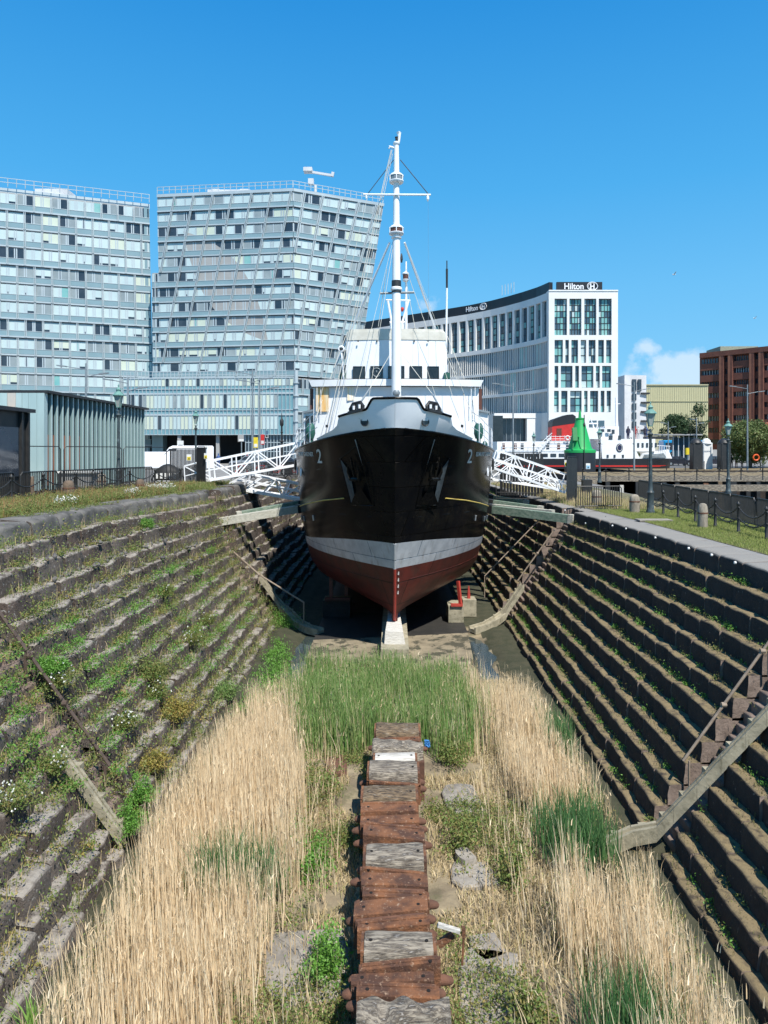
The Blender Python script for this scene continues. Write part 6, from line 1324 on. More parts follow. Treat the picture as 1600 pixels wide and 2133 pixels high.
for px in list(range(1306, 1352, 9)): mb = MB(); mb.box(fx(px), fx(px + 4), FY - 2.36, FY - 2.3, fz(932), fz(923)); mb.build('window', m_gdark, FE)
for px in (1252, 1266, 1283): mb = MB(); mb.box(fx(px), fx(px + 4), FY - 2.56, FY - 2.5, fz(953), fz(947)); mb.build('window', m_gdark, FE)
for px in range(1036, 1176, 17): mb = MB(); mb.rbox((fx(px + 6), FY - 2.48, fz(961.0 - 13)), (.75, .06, .42), bev=.02); mb.build('window', m_gdark, FE)
for px in (1040, 1064, 1078, 1130, 1152, 1170): mb = MB(); mb.box(fx(px), fx(px + 6), FY - 2.44, FY - 2.4, fz(936), fz(924)); mb.build('deck_window', m_gdark if px % 4 else m_tan, FE)
mb = MB(); mb.prism([(fx(1278) + .42 * math.cos(k * math.pi / 9), FY - 2.56, fz(933) + .55 * math.sin(k * math.pi / 9)) for k in range(18)], (0, .05, 0)); em = mb.build('emblem_disc', mat('navy', (.015, .02, .07), rough=.5), FE)
mb = MB(); mb.tube([(fx(1278) + .3 * math.cos(k * math.pi / 9), FY - 2.58, fz(933) + .4 * math.sin(k * math.pi / 9)) for k in range(19)], .03, 4); mb.build('emblem_ring', m_signw, em)
mb = MB()
for y0 in (921, 926, 931): mb.tube([(fx(1130), FY - 2.6, fz(y0 - 11)), (fx(1212), FY - 2.6, fz(y0 - 11))], .03, 4); mb.tube([(fx(1040), FY - 2.6, fz(y0 + 6)), (fx(1180), FY - 2.6, fz(y0 + 6))], .03, 4)
for px in range(1040, 1212, 9): mb.tube([(fx(px), FY - 2.6, fz(942 if px < 1130 else 922)), (fx(px), FY - 2.6, fz(926 if px < 1130 else 908))], .025, 4)
mb.build('deck_railing', m_white, FE)
mb = MB()
for px in range(1358, 1386, 5): mb.tube([(fx(px), FY - 1.8, fz(940)), (fx(px), FY - 1.8, fz(928))], .04, 4)
mb.tube([(fx(1355), FY - 1.8, fz(928)), (fx(1388), FY - 1.3, fz(930))], .04, 4); mb.build('bow_railing', m_white, FE)
mb = MB(); pf = [(1145, 918), (1195, 918), (1195, 890), (1194, 880), (1150, 884), (1146, 890)]; mb.prism([(fx(a), FY - 1.3, fz(b)) for a, b in pf], (0, 2.6, 0)); fu = mb.build('funnel', m_redL, FE)
mb = MB(); pf = [(1146, 889), (1195, 882), (1194, 868), (1188, 864), (1176, 865), (1150, 874), (1146, 879)]; mb.prism([(fx(a), FY - 1.32, fz(b)) for a, b in pf], (0, 2.64, 0)); mb.build('funnel_top', m_blackp, fu); mb = MB(); mb.box(fx(1155), fx(1165), FY - 1.36, FY - 1.3, fz(907), fz(893)); mb.build('funnel_door', m_tan, fu)
for px in (1172, 1187): mb = MB(); mb.tube([(fx(px) + .25 * math.cos(k * math.pi / 6), FY - 2.7, fz(913) + .25 * math.sin(k * math.pi / 6)) for k in range(13)], .09, 6); mb.build('lifebuoy', m_signw, FE, smooth=True)
mb = MB(); mb.tube([(fx(1285), FY, fz(893)), (fx(1283), FY, fz(828))], [.22, .12], 8); mb.tube([(fx(1222), FY, fz(893)), (fx(1229), FY, fz(868))], .06, 5); mb.tube([(fx(1238), FY, fz(893)), (fx(1229), FY, fz(868))], .06, 5); mb.tube([(fx(1278), FY, fz(842)), (fx(1292), FY, fz(841))], .04, 5); mb.build('mast', m_white, FE); mb = MB(); mb.rbox((fx(1236), FY, fz(882)), (1.2, .3, .15)); mb.tube([(fx(1236), FY, fz(893)), (fx(1236), FY, fz(882))], .08, 6); mb.build('radar', m_white, FE)
mb = MB()
for i in range(9): mb.bar((fx(1112 + i * 3), FY - 2.7, fz(940 - i * 3.4)), (fx(1114.5 + i * 3), FY - 2.7, fz(940 - i * 3.4)), .5, .06, up=(0, 1, 0))
mb.tube([(fx(1110), FY - 2.9, fz(930)), (fx(1140), FY - 2.9, fz(903))], .05, 5); mb.build('stairway', m_white, FE)
# people standing on the ferry's upper deck (far, a few pixels)
def figure(x, Y, z, c, lab, grp, h=1.7, name='person'):
    t = MB(); k = h / 1.75; P_ = lambda *a: [(x + q[0] * k, Y + q[1] * k, z + q[2] * k) for q in a]
    mb = MB(); mb.tube(P_((0, 0, .8), (0, 0, 1.0), (0, 0, 1.3), (0, 0, 1.45), (0, 0, 1.52), (0, 0, 1.6), (0, 0, 1.72), (0, 0, 1.76)), [.16 * k, .15 * k, .2 * k, .16 * k, .06 * k, .09 * k, .09 * k, .03 * k], 8)
    for s_ in (-1, 1): mb.tube(P_((s_ * .09, 0, .9), (s_ * .1, .02, .48), (s_ * .1, 0, .05), (s_ * .1, -.12, .02)), [.1 * k, .07 * k, .045 * k, .04 * k], 6); mb.tube(P_((s_ * .17, 0, 1.4), (s_ * .25, 0, 1.12), (s_ * .24, -.08, .85)), [.06 * k, .045 * k, .035 * k], 6)
    return tag(mb.build(name, c, loc=(x, Y, z), smooth=True), lab, 'person', grp)
clo = [mat('dark_coat', (.03, .03, .05), rough=.9), mat('blue_coat', (.05, .1, .25), rough=.9), mat('red_coat', (.3, .04, .04), rough=.9), mat('pale_shirt', (.5, .5, .5), rough=.9), mat('brown_coat', (.15, .08, .05), rough=.9)]
for i in range(7): figure(fx(1307 + i * 6.5), FY + random.uniform(-1.5, 1.5), fz(915) + .01, clo[i % 5], 'tiny person on the upper deck of the ferry', 'passengers on the ferry')
for i, px in enumerate((1524, 1534, 1546, 1565, 1590)): figure(at(px, 0, 98).x, 98, ez, clo[(i * 2) % 5], 'distant person on the far quay under the round tree', 'people under the round tree')
for i, px in enumerate((357, 455, 515)): figure(at(px, 0, 85).x, 85, zL - .1, clo[i], 'distant person on the road behind the left gangways', 'people behind the left gangways')

# far quay walls and timber fenders on the right, the far side's kerb
t = thing('far_quay_wall', 'weathered far quay wall of timber and stone behind the right fences', 'wall', (30, 64, 3)); mb = MB(); mb.box(16.5, 90, 66, 78, 1, 5.75); mb.build('wall', m_stoneR, t)
mb = MB(); mb.box(16.6, 60, 65.7, 65.99, 5.25, 5.75); mb.box(24, 75, 63.2, 63.6, 4.5, 5.05); mb.build('timber_beam', m_woodg, t)
for i in range(26):
    x = 17 + i * 1.25 + random.uniform(-.2, .2); mb = MB(); mb.box(x, x + random.uniform(.3, .55), 65.4, 65.69, 1.5, 5.2 + random.uniform(-.3, .1)); mb.build('fender_pile', random.choice([m_woodg, m_woodw, m_woodb, m_dark, m_dark, m_rust]), t)
mb = MB(); mb.box(28, 130, 84, 96, 1, ez + .02); tag(mb.build('stone_quay', m_stoneR, loc=(60, 84, 4)), 'stone quay beyond the basin under the trees', 'quay')
mb = MB(); mb.box(15.61, 17, 58, 92, 1, zR + .02); tag(mb.build('quay_block', m_paving, loc=(15, 60, 4)), 'quay corner carrying the green buoy', 'quay')
mb = MB(); mb.box(17.0, 27, 66, 84, 1, zR + .02); tag(mb.build('quay_block', m_paving, loc=(22, 70, 4)), 'flat quay in front of the ferry', 'quay')
# black railing posts on far quay
for i in range(16):
    x = 30 + i * 2.2; mb = MB(); mb.tube([(x, 84.5, ez), (x, 84.5, ez + 1.1)], .06, 6); tag(mb.build('railing_post', m_dark, loc=(x, 84.5, ez)), 'black post on the stone quay beyond the basin', 'post', 'posts on the far stone quay')
# bicycles left at the racks behind the left gangways
def bicycle(m):
    t = thing('bicycle', 'x', 'bicycle', (0, 0, 0)); n = 16
    for x in (-.52, .52):
        mb = MB(); mb.tube([(x + .33 * math.cos(2 * math.pi * k / n), 0, .34 + .33 * math.sin(2 * math.pi * k / n)) for k in range(n + 1)], .022, 5)
        for k in range(6): mb.tube([(x, 0, .34), (x + .32 * math.cos(math.pi * k / 3), 0, .34 + .32 * math.sin(math.pi * k / 3))], .005, 3)
        mb.build('wheel', m_dark, t)
    mb = MB(); A, B_, C_, D_ = (-.52, 0, .34), (-.1, 0, .32), (-.2, 0, .85), (.38, 0, .82)
    for a, b in ((A, B_), (A, C_), (B_, C_), (B_, D_), (C_, D_), (D_, (.52, 0, .34))): mb.tube([a, b], .024, 5)
    mb.build('frame', m, t); mb = MB(); mb.rbox((-.22, 0, .93), (.26, .13, .06), bev=.02); mb.build('saddle', m_dark, t)
    mb = MB(); mb.tube([(.38, 0, .82), (.36, 0, 1.02)], .02, 5); mb.tube([(.3, -.26, 1.0), (.38, -.1, 1.03), (.38, .1, 1.03), (.3, .26, 1.0)], .018, 5); mb.build('handlebar', m_dark, t); return t
bk = [bicycle(m_redL), bicycle(m_steelg)]
for i in range(9):
    src = bk[i % 2]; o = src if i < 2 else copy_tree(src); o.location = (-10.6 + i * .62, 50.5 + .35 * i, zL); o.rotation_euler = (0, R(random.uniform(-4, 4)), R(random.uniform(20, 50)))
    o['label'] = ('red framed' if i % 2 == 0 else 'grey framed') + ' bicycle parked behind the lattice of the left gangways'; o['group'] = ('red' if i % 2 == 0 else 'grey') + ' bicycles behind the left gangways'
# ------------------------------------------------------------------ trees
m_barkt = mat('bark', (.10, .075, .05), (.06, .045, .03), 8, .9, bump=.5)
def tree(x, Y, z, h, rad, base, m, lab, n=5200, lsz=.28, name='broadleaf_tree', squash=1.0, sub=11, seed=1):
    rg = np.random.default_rng(seed); t = thing(name, lab, 'tree', (x, Y, z)); mb = MB(); rnd = random.Random(seed)
    mb.tube([(x, Y, z), (x + .1, Y, z + base * .6), (x, Y, z + base), (x - .1, Y, z + h * .8)], [rad * .10, rad * .075, rad * .06, .03], 8); C = []
    for i in range(sub):
        a = 2 * math.pi * i / sub + rnd.uniform(-.3, .3); zz = z + base + (h - base) * rnd.uniform(.12, .88); f = 1 - abs((zz - z - base) / (h - base) - .42) * 1.1
        rr = rad * max(.15, f) * rnd.uniform(.35, .9); p = Vector((x + rr * math.cos(a), Y + rr * math.sin(a) * .9, zz)); C.append((p, rad * rnd.uniform(.28, .46)))
        s_ = Vector((x, Y, z + base * rnd.uniform(.7, 1.1) + (zz - z - base) * .35)); mb.tube([s_, s_.lerp(p, .55) + Vector((0, 0, -.1)), p], [rad * .035, rad * .022, .02], 5)
    for k in range(4): C.append((Vector((x + rnd.uniform(-.2, .2) * rad, Y, z + h - rad * rnd.uniform(.25, .8))), rad * .42))
    mb.build('trunk', m_barkt, t); P_ = []
    for p, r_ in C:
        q = int(n / len(C)); d = rg.normal(0, 1, (q, 3)); d /= np.linalg.norm(d, axis=1)[:, None]; rr = r_ * rg.uniform(.35, 1.08, q) ** .6; P_.append(np.array(p) + d * rr[:, None] * np.array([1, 1, squash]))
    P_ = np.concatenate(P_); v, f = leaves(P_ - np.array([x, Y, z]), lsz, .2, .6); o = np_obj('crown', v, f, m, t)
m_leafd = mat('dark_tree_leaves', (.018, .045, .014), (.035, .07, .02), .3, .7, island=[(.014, .04, .014), (.03, .07, .02), (.05, .09, .03), (.02, .05, .018)], trans=.15)
m_leaft = mat('olive_tree_leaves', (.10, .14, .04), (.15, .19, .06), .3, .7, island=[(.07, .12, .03), (.14, .19, .05), (.20, .24, .09), (.10, .15, .04), (.17, .13, .06)], trans=.25)
T_ = lambda px, Y: at(px, 0, Y).x
tree(T_(1408, 135), 135, ez, 9.2, 3.6, 1.6, m_leafd, 'dark green tree before the beige shed, left of the pair', seed=2, n=6000, lsz=.35)
tree(T_(1438, 140), 140, ez, 7.6, 3.4, 1.0, mat('blackish_tree_leaves', (.012, .028, .012), (.02, .04, .015), .3, .7, trans=.1), 'blackish tree tight against the brown offices', seed=3, n=6000, lsz=.35)
tree(T_(1457, 143), 143, ez, 12.0, 2.4, 3, m_leafd, 'sparse tall dark tree behind the blackish one', seed=4, n=900, lsz=.4)
tree(T_(1560, 95), 95, ez, 5.9, 3.6, 1.2, m_leaft, 'round olive green tree at the right edge on the far quay', seed=5, n=26000, lsz=.26, sub=26)
tree(T_(1612, 97), 97, ez, 5.2, 2.6, 1.0, m_leaft, 'olive green tree cut off by the right edge', seed=6, n=12000, lsz=.26, sub=18)
tree(T_(1315, 150), 150, ez, 4.8, 2.2, .6, m_leafd, 'small dark bush before the narrow grey block', seed=7, n=1600, lsz=.3, name='bush')

# ------------------------------------------------------------------ reeds and ground cover
def inpoly(x, y, P_):
    c = np.zeros(len(x), bool); j = len(P_) - 1
    for i in range(len(P_)):
        xi, yi = P_[i]; xj, yj = P_[j]; c ^= ((yi > y) != (yj > y)) & (x < (xj - xi) * (y - yi) / (yj - yi + 1e-12) + xi); j = i
    return c
def sample(poly, dens):
    P_ = np.array(poly); x0, y0 = P_.min(0); x1, y1 = P_.max(0); n = int((x1 - x0) * (y1 - y0) * dens); x = RNG.uniform(x0, x1, n); y = RNG.uniform(y0, y1, n); k = inpoly(x, y, poly); return x[k], y[k]
def vnoise(x, y, s, seed=0):
    """smooth value noise, vectorised"""
    r = np.random.default_rng(100 + seed).uniform(0, 1, (64, 64)); X, Y_ = x * s + 200, y * s + 200; i, j = np.floor(X).astype(int), np.floor(Y_).astype(int); fx_, fy_ = X - i, Y_ - j; fx_ = fx_ * fx_ * (3 - 2 * fx_); fy_ = fy_ * fy_ * (3 - 2 * fy_)
    g = lambda a, b: r[a % 64, b % 64]; return (g(i, j) * (1 - fx_) + g(i + 1, j) * fx_) * (1 - fy_) + (g(i, j + 1) * (1 - fx_) + g(i + 1, j + 1) * fx_) * fy_
PL = [(-4.15, 7.3), (-4.25, 10.5), (-4.6, 14), (-4.35, 18), (-4.1, 21.6), (-3.5, 21.9), (-3.0, 21.6), (-2.6, 20.4), (-2.3, 18.5), (-1.95, 16), (-1.5, 14.4), (-1.6, 12.8), (-1.9, 11.0), (-1.9, 9.6), (-2.1, 7.3)]
PR1 = [(2.7, 22.2), (3.9, 21.4), (4.05, 18.5), (4.3, 15.9), (3.9, 15.4), (3.05, 15.2), (2.7, 16.6), (2.6, 19), (2.2, 21.2), (2.3, 22.2)]
PR2 = [(3.3, 12.3), (4.35, 12.1), (4.2, 10), (4.05, 7.3), (2.6, 7.3), (2.5, 10), (2.7, 12), (2.9, 12.6)]
def reeds(polys, dens, h, m, name, lab, lean=.05, wd=.014, thin=0, keep=None, segs=3, kind='stuff', leafy=.45, plume=.14):
    XS = [sample(p, dens) for p in polys]; x = np.concatenate([a for a, b in XS]); y = np.concatenate([b for a, b in XS])
    if keep is not None: k = keep(x, y); x, y = x[k], y[k]
    hh = h * (.55 + .45 * vnoise(x, y, .8, 5) + .25 * vnoise(x, y, 2.6, 6)) * RNG.uniform(.72, 1.1, len(x)); Pz = np.stack([x, y, np.full(len(x), .02)], 1)
    parts = [blades(Pz, hh, np.full(len(x), wd) * RNG.uniform(.7, 1.4, len(x)), lean, segs, bias=(-.05, .04))]
    n2 = int(len(x) * leafy); i = RNG.choice(len(x), n2); P2 = Pz[i] + np.stack([RNG.normal(0, .02, n2), RNG.normal(0, .02, n2), hh[i] * RNG.uniform(.2, .8, n2)], 1)
    parts.append(blades(P2, RNG.uniform(.15, .4, n2), np.full(n2, wd * .9), .5, 2, droop=.5)); 
    if plume:                                      # feathery seed heads on some of the stalks
        i = RNG.choice(len(x), int(len(x) * plume)); P3 = Pz[i] + np.stack([RNG.normal(0, .06, len(i)), RNG.normal(0, .06, len(i)), hh[i] * .93], 1); parts.append(blades(P3, RNG.uniform(.1, .2, len(i)), np.full(len(i), wd * 1.4), .5, 2, droop=.8))
    i = RNG.choice(len(x), int(len(x) * .06)); parts.append(blades(Pz[i], hh[i] * RNG.uniform(.4, .9, len(i)), np.full(len(i), wd), .55, 3, droop=.9))
    v, f = merge(*parts); o = np_obj(name, v, f, m); return tag(o, lab, 'reeds', kind=kind)
gcl = lambda x, y: np.maximum.reduce([1 - np.hypot((x + 3.0) / .55, (y - 12.6) / .55), 1 - np.hypot((x - 3.55) / .7, (y - 14.0) / .9), 1 - np.hypot((x - 3.1) / .6, (y - 9.2) / .8), 1 - np.hypot((x - 4.3) / .35, (y - 18.6) / .9), 1 - np.hypot((x + 2.4) / .5, (y - 12.6) / .4)])
thin = lambda x, y, e, sd: RNG.uniform(0, 1, len(x)) < np.clip((1 - np.clip(gcl(x, y), 0, 1) * 1.4) * np.clip(.25 + 1.45 * (vnoise(x, y, 1.7, sd) + .35 * vnoise(x, y, 5, sd + 1) - .22), .12, 1) * np.clip((e + 1.5 * (vnoise(x * 0, y, .9, 60) - .5)) / 1.1, .06, 1), 0, 1)
reeds([PL], 290, 1.60, m_reed, 'dry_reeds', 'tall pale dry reeds filling the left side of the dock floor', lean=.085, keep=lambda x, y: thin(x, y, -1.45 - x - np.maximum(0, y - 15) * .24, 2))
reeds([PR1, PR2], 290, 1.55, m_reed, 'dry_reeds', 'tall pale dry reeds along the right side of the dock floor', lean=.085, keep=lambda x, y: thin(x, y, x - 2.25 + (y < 12.5) * .1, 3))
reeds([[(-1.9, 7), (-1.5, 14), (-2.2, 18.5), (-1.3, 18.8), (-1.0, 14), (-1.1, 7)], [(1.5, 7), (2.5, 7), (2.8, 13), (2.9, 16), (2.0, 18), (1.7, 14)]], 26, .95, m_reed, 'dry_reeds', 'thin scattered dry reeds near the keel blocks', lean=.15)
PG = [(-3.6, 23.6), (-2.6, 24.0), (0, 24.3), (2.2, 23.8), (3.0, 22), (2.9, 20), (2.4, 18.7), (1.2, 18.2), (.9, 19), (-.6, 19), (-1.0, 18.6), (-2.4, 18.6), (-2.9, 20)]
rag = lambda x, y: RNG.uniform(0, 1, len(x)) < np.clip(1.5 * (vnoise(x, y, 1.3, 41) + .3 * vnoise(x, y, 4, 42)) - .1, .08, 1) * np.clip((2.9 - np.abs(x + .25 + .25 * np.sin(y * 3))) / .9, .1, 1) * np.clip((y - 18.1) / .9, .1, 1)
reeds([PG], 300, 1.42, m_reedg, 'green_reeds', 'dense band of green reeds between the keel blocks and the ship', lean=.16, wd=.018, leafy=1.6, keep=rag)
reeds([[(-2.9, 24.2), (3.2, 24.6), (2.9, 23.3), (-2.9, 23.2)], PG], 34, 1.35, m_reed, 'dry_reeds', 'sparse dry stalks standing in the green reed band')
x, y = sample([(-5, 7), (5, 7), (5, 20), (-5, 20)], 760); k = gcl(x, y) > RNG.uniform(-.25, .75, len(x)); x, y = x[k], y[k]
v, f = blades(np.stack([x, y, np.full(len(x), .3)], 1), RNG.uniform(.5, 1.15, len(x)), np.full(len(x), .017), .28, 3, droop=.5); tag(np_obj('green_reeds', v, f, m_reedd), 'bluish green reed tufts standing among the dry reeds', 'reeds', kind='stuff')
# dead grass litter over the floor
x, y = sample([(-5, 7), (5, 7), (4.8, 25), (-4.8, 25)], 620); k = (vnoise(x, y, 1.1, 8) > .30) & ~((np.abs(x - .1) < .62) & (y < 18.3)); x, y = x[k], y[k]
v, f = blades(np.stack([x, y, np.full(len(x), .02)], 1), RNG.uniform(.07, .26, len(x)), np.full(len(x), .018), .9, 2, droop=.6); tag(np_obj('dead_grass', v, f, m_drygr), 'mat of dead straw coloured grass over the dock floor', 'grass', kind='stuff')
# green weeds on the floor, in drifts
def clumps(C, rad, per, lsz, m, name, lab, kind='stuff', flat=.25, hgt=.6, cat='weeds'):
    n = len(C); d = RNG.normal(0, 1, (n, per, 3)); d[:, :, 2] = np.abs(d[:, :, 2]) * hgt; r = np.broadcast_to(rad, (n,))[:, None, None]; P_ = (C[:, None, :] + d * r * .55).reshape(-1, 3)
    v, f = leaves(P_, np.repeat(np.broadcast_to(lsz, (n,)), per), flat, .42); return tag(np_obj(name, v, f, m), lab, cat, kind=kind)
x, y = sample([(-5, 7), (5, 7), (4.8, 22), (-4.8, 22)], 42); w_ = vnoise(x, y, .9, 11); k = (w_ > .66) & ~((np.abs(x - .1) < .66) & (y < 18.3)) & (np.abs(x) < 3.3); x, y = x[k], y[k]
clumps(np.stack([x, y, np.full(len(x), .08)], 1), RNG.uniform(.1, .25, len(x)), 55, .055, m_weedL, 'ground_weeds', 'patches of low green weeds between the reeds and the keel blocks', hgt=1.2)
for cx, cy, s_, lab in ((-1.75, 16.6, .5, 'tall leafy green weeds left of the blocks behind the dark board'), (-1.5, 13.6, .45, 'bushy green weeds left of the middle blocks'), (-1.0, 10.9, .32, 'compact green bush against the left of the near blocks'), (1.35, 14.4, .4, 'green weeds right of the middle blocks'), (1.5, 18.4, .45, 'green weeds beside the blue rope end of the blocks'), (1.9, 9.9, .35, 'green weeds right of the near iron wedges'), (2.2, 13.4, .35, 'leafy green weeds at the edge of the right reeds'), (-1.2, 9.0, .3, 'low green weeds at the bottom edge left of the blocks')):
    q = 60; C = np.stack([RNG.normal(cx, s_ * .4, q), RNG.normal(cy, s_ * .7, q), np.abs(RNG.normal(.2, .2, q))], 1); clumps(C, .16, 32, .07, m_weedG if cx in (-1.0, -1.5) else m_weedL, 'weed_bush', lab, kind=None, hgt=1.0)

# weeds on the altars
def tread_points(side, n, y0, y1, levels=None, bias=.5, nz_thr=.0, seed=0, front=.0):
    T = TREADS[side]; out = []
    while len(out) < n:
        i = random.randrange(len(T)) if levels is None else random.choice(levels); Z0, Zup = T[i]; y = random.uniform(y0, y1)
        if any(a - .1 < y < b for a, b in BANDS[side]) and random.random() < (.2 if side < 0 else .85): continue
        ui, uo = u_of(Z0, y, side), u_of(Zup, y, side); t = random.random() ** bias; u = ui + (uo - ui) * (front + t * (1 - front))
        if nz_thr and nz3(u * .9 + seed, y * .8, Z0 * 1.3, 1) < nz_thr: continue
        out.append((side * u, y, CZ - Z0 + .01))
    return np.array(out)
A = tread_points(-1, 1250, 9, 33, nz_thr=.0, bias=.8, front=-.12); clumps(A, RNG.uniform(.10, .42, len(A)), 52, RNG.uniform(.04, .075, len(A)), m_weedL, 'altar_weeds', 'green and straw coloured weeds growing on the left altars', hgt=1.0)
A = tread_points(-1, 400, 11, 30, levels=[4, 5, 6, 7, 8, 9, 10], nz_thr=.08, bias=.8, seed=3, front=-.25); clumps(A, RNG.uniform(.12, .30, len(A)), 46, .06, m_weedG, 'altar_weeds', 'lush green weeds on the middle of the left altars', hgt=.9)
A = tread_points(-1, 300, 9, 31, nz_thr=.1, bias=.5, seed=9); clumps(A, RNG.uniform(.1, .3, len(A)), 40, .05, m_weedY, 'altar_weeds', 'yellow and rust coloured weeds on the left altars', hgt=.9)
A = tread_points(-1, 3600, 8, 36, bias=.5, nz_thr=.0, seed=8); v, f = blades(A, RNG.uniform(.1, .42, len(A)), np.full(len(A), .012), .45, 2, droop=.5); tag(np_obj('altar_grass', v, f, m_drygr), 'dry grass tufts along the left altars', 'grass', kind='stuff')
A = tread_points(-1, 5000, 8, 36, bias=.55, nz_thr=-.05, seed=5); v, f = blades(A, RNG.uniform(.08, .34, len(A)), np.full(len(A), .014), .4, 2, droop=.4); tag(np_obj('altar_grass', v, f, m_weedL), 'green grass tufts along the left altars', 'grass', kind='stuff')
A = tread_points(-1, 420, 34, 60, bias=.5); clumps(A, .16, 16, .07, m_weedL, 'altar_weeds', 'small weeds on the far left altars under the gangway', hgt=.7)
A = tread_points(1, 620, 9, 34, bias=.28, nz_thr=-.05); clumps(A, RNG.uniform(.05, .13, len(A)), 22, RNG.uniform(.03, .055, len(A)), m_weedL, 'altar_weeds', 'scattered small weeds on the right altars', hgt=1.1)
A = tread_points(1, 520, 9, 33, bias=.22, nz_thr=.08, seed=4); clumps(A, RNG.uniform(.05, .12, len(A)), 26, .05, m_weedG, 'altar_weeds', 'bright green tufts tucked into the right altars', hgt=1.2)
A = tread_points(1, 9500, 8, 36, bias=.75, nz_thr=-.12, seed=6); v, f = blades(A, RNG.uniform(.02, .10, len(A)), np.full(len(A), .014), .6, 2, droop=.4); tag(np_obj('altar_moss', v, f, mat('moss_blades', (.13, .12, .04), (.09, .08, .035), 2, .9, island=[(.15, .12, .05), (.10, .13, .03), (.20, .14, .08), (.08, .09, .03)])), 'short mossy growth on the right altars', 'moss', kind='stuff')
A = tread_points(1, 260, 36, 60, bias=.4); clumps(A, .12, 14, .06, m_weedG, 'altar_weeds', 'small weeds on the far right altars beside the ship', hgt=.8)
# single plants one can point to
def plant(px, py, Y, s_, m, lab, flowers=0, per=40, name='flowering_weed', q=40, fl=.018, cat='plant', lsz=.055):
    c = at(px, py, Y); C = np.stack([RNG.normal(c.x, s_ * .42, q), RNG.normal(Y, s_ * .35, q), c.z - .1 + np.abs(RNG.normal(0, s_ * .4, q))], 1); t = thing(name, lab, cat, (c.x, Y, c.z - .1))
    d = RNG.normal(0, 1, (q, per, 3)) * s_ * .16; P_ = (C[:, None, :] + d).reshape(-1, 3) - np.array(t.location); v, f = leaves(P_, lsz, .3, .4); np_obj('foliage', v, f, m, t)
    mb = MB()
    for i in range(7): e = C[i]; mb.tube([(c.x, Y, c.z - .25), tuple(e)], .006, 4)
    mb.build('stem', m_weedL, t)
    if flowers:
        P_ = np.stack([RNG.normal(c.x, s_ * .42, flowers), RNG.normal(Y - s_ * .2, s_ * .3, flowers), c.z + np.abs(RNG.normal(s_ * .32, s_ * .32, flowers))], 1) - np.array(t.location); P_ = np.repeat(P_, 5, 0) + RNG.normal(0, fl * .4, (flowers * 5, 3)); v, f = leaves(P_, fl * 2.0, .9, .8); np_obj('flower', v, f, m_petal, t)
def on_altar(px, py, side):
    """depth at which a sight line meets the stepped slope"""
    a = abs(px - CX) / F; b = (py - CY) / F; return 10.5 / (a + .72 * b)
for px, py, s_, fl, lab in ((128, 1415, .32, 26, 'white flowered weed beside the handrail on the near left steps'), (268, 1500, .36, 32, 'white flowered weed below the middle of the left altars'), (118, 1590, .30, 22, 'white flowered weed left of the near left chute'), (20, 1665, .42, 34, 'white flowered weed at the left edge of the photo'), (405, 1330, .45, 26, 'white flowered bush right of centre on the left altars'), (345, 1230, .3, 14, 'white flowered weed high on the left altars'), (330, 1440, .3, 14, 'small white flowered weed above the yellowing bush'), (435, 1290, .3, 12, 'small white flowered weed near the dock floor corner')):
    plant(px, py, on_altar(px, py, -1), s_, m_weedL, lab, fl)
for px, py, s_, m, lab in ((370, 1480, .55, m_weedY, 'large yellowing bush low on the left altars'), (320, 1400, .5, m_weedL, 'wide olive green bush in the middle of the left altars'), (265, 1712, .40, m_weedG, 'bright green leafy plant at the foot of the near left chute'), (298, 1652, .32, m_weedG, 'green plant beside the foot of the left handrail'), (105, 1385, .35, m_weedG, 'bright green plant above the near left handrail'), (592, 1305, .95, m_weedG, 'lush bright green creeper on the lowest left altars near the ship'), (470, 1440, .45, m_reedg, 'tuft of long green grass by the lowest left altar'), (325, 1585, .35, m_weedY, 'small yellow plant near the left reeds'), (302, 1090, .3, m_weedG, 'bright green weed under the left coping')):
    plant(px, py, on_altar(px, py, -1), s_, m, lab, 0, 55, 'bush', 70 if s_ > .4 else 45, cat='bush')
# spiky plant at the lower left corner
c = at(62, 2110, 9.6); n = 46; P_ = np.tile(np.array([[c.x, c.y, c.z - .35]]), (n, 1)) + RNG.normal(0, .03, (n, 3)); v, f = blades(P_, RNG.uniform(.35, .62, n), np.full(n, .03), .45, 3, droop=.2); tag(np_obj('spiky_plant', v, f, mat('spiky_green', (.16, .30, .05), (.22, .38, .09), 3, .5, trans=.2)), 'spiky light green plant in the bottom left corner', 'plant')
# verges
def verge(polyL, z, dens, h, m, name, lab, wd=.014): x, y = sample(polyL, dens); v, f = blades(np.stack([x, y, np.full(len(x), z)], 1), RNG.uniform(h * .5, h, len(x)), np.full(len(x), wd), .45, 2, droop=.4); return tag(np_obj(name, v, f, m), lab, 'grass', kind='stuff')
mb = MB(); zr = zR + .012; mb.add([(10.05, 18, zr), (15.4, 18, zr), (15.4, 60, zr), (9.6, 60, zr), (9.45, 34, zr), (9.9, 28, zr)], [(0, 1, 2, 3, 4, 5)]); tag(mb.build('grass_verge', m_soil), kind='structure')
m_turf = mat('short_turf', (.16, .20, .05), (.24, .24, .08), .8, .7, island=[(.17, .25, .04), (.26, .33, .07), (.32, .31, .11), (.13, .21, .035)], trans=.25)
verge([(10.05, 18), (13.0, 18), (14.6, 34), (9.5, 34), (9.9, 28)], zr, 900, .10, m_turf, 'verge_grass', 'short green grass beside the right coping'); verge([(8.9, 35), (12.6, 34), (12.6, 60), (8.2, 60)], zr, 150, .45, m_drygr, 'verge_grass', 'tall straw coloured grass behind the right gangway')
verge([(8.9, 35), (12.6, 34), (12.6, 60), (8.2, 60)], zr, 120, .3, m_weedL, 'verge_grass', 'green grass behind the right gangway', .02)
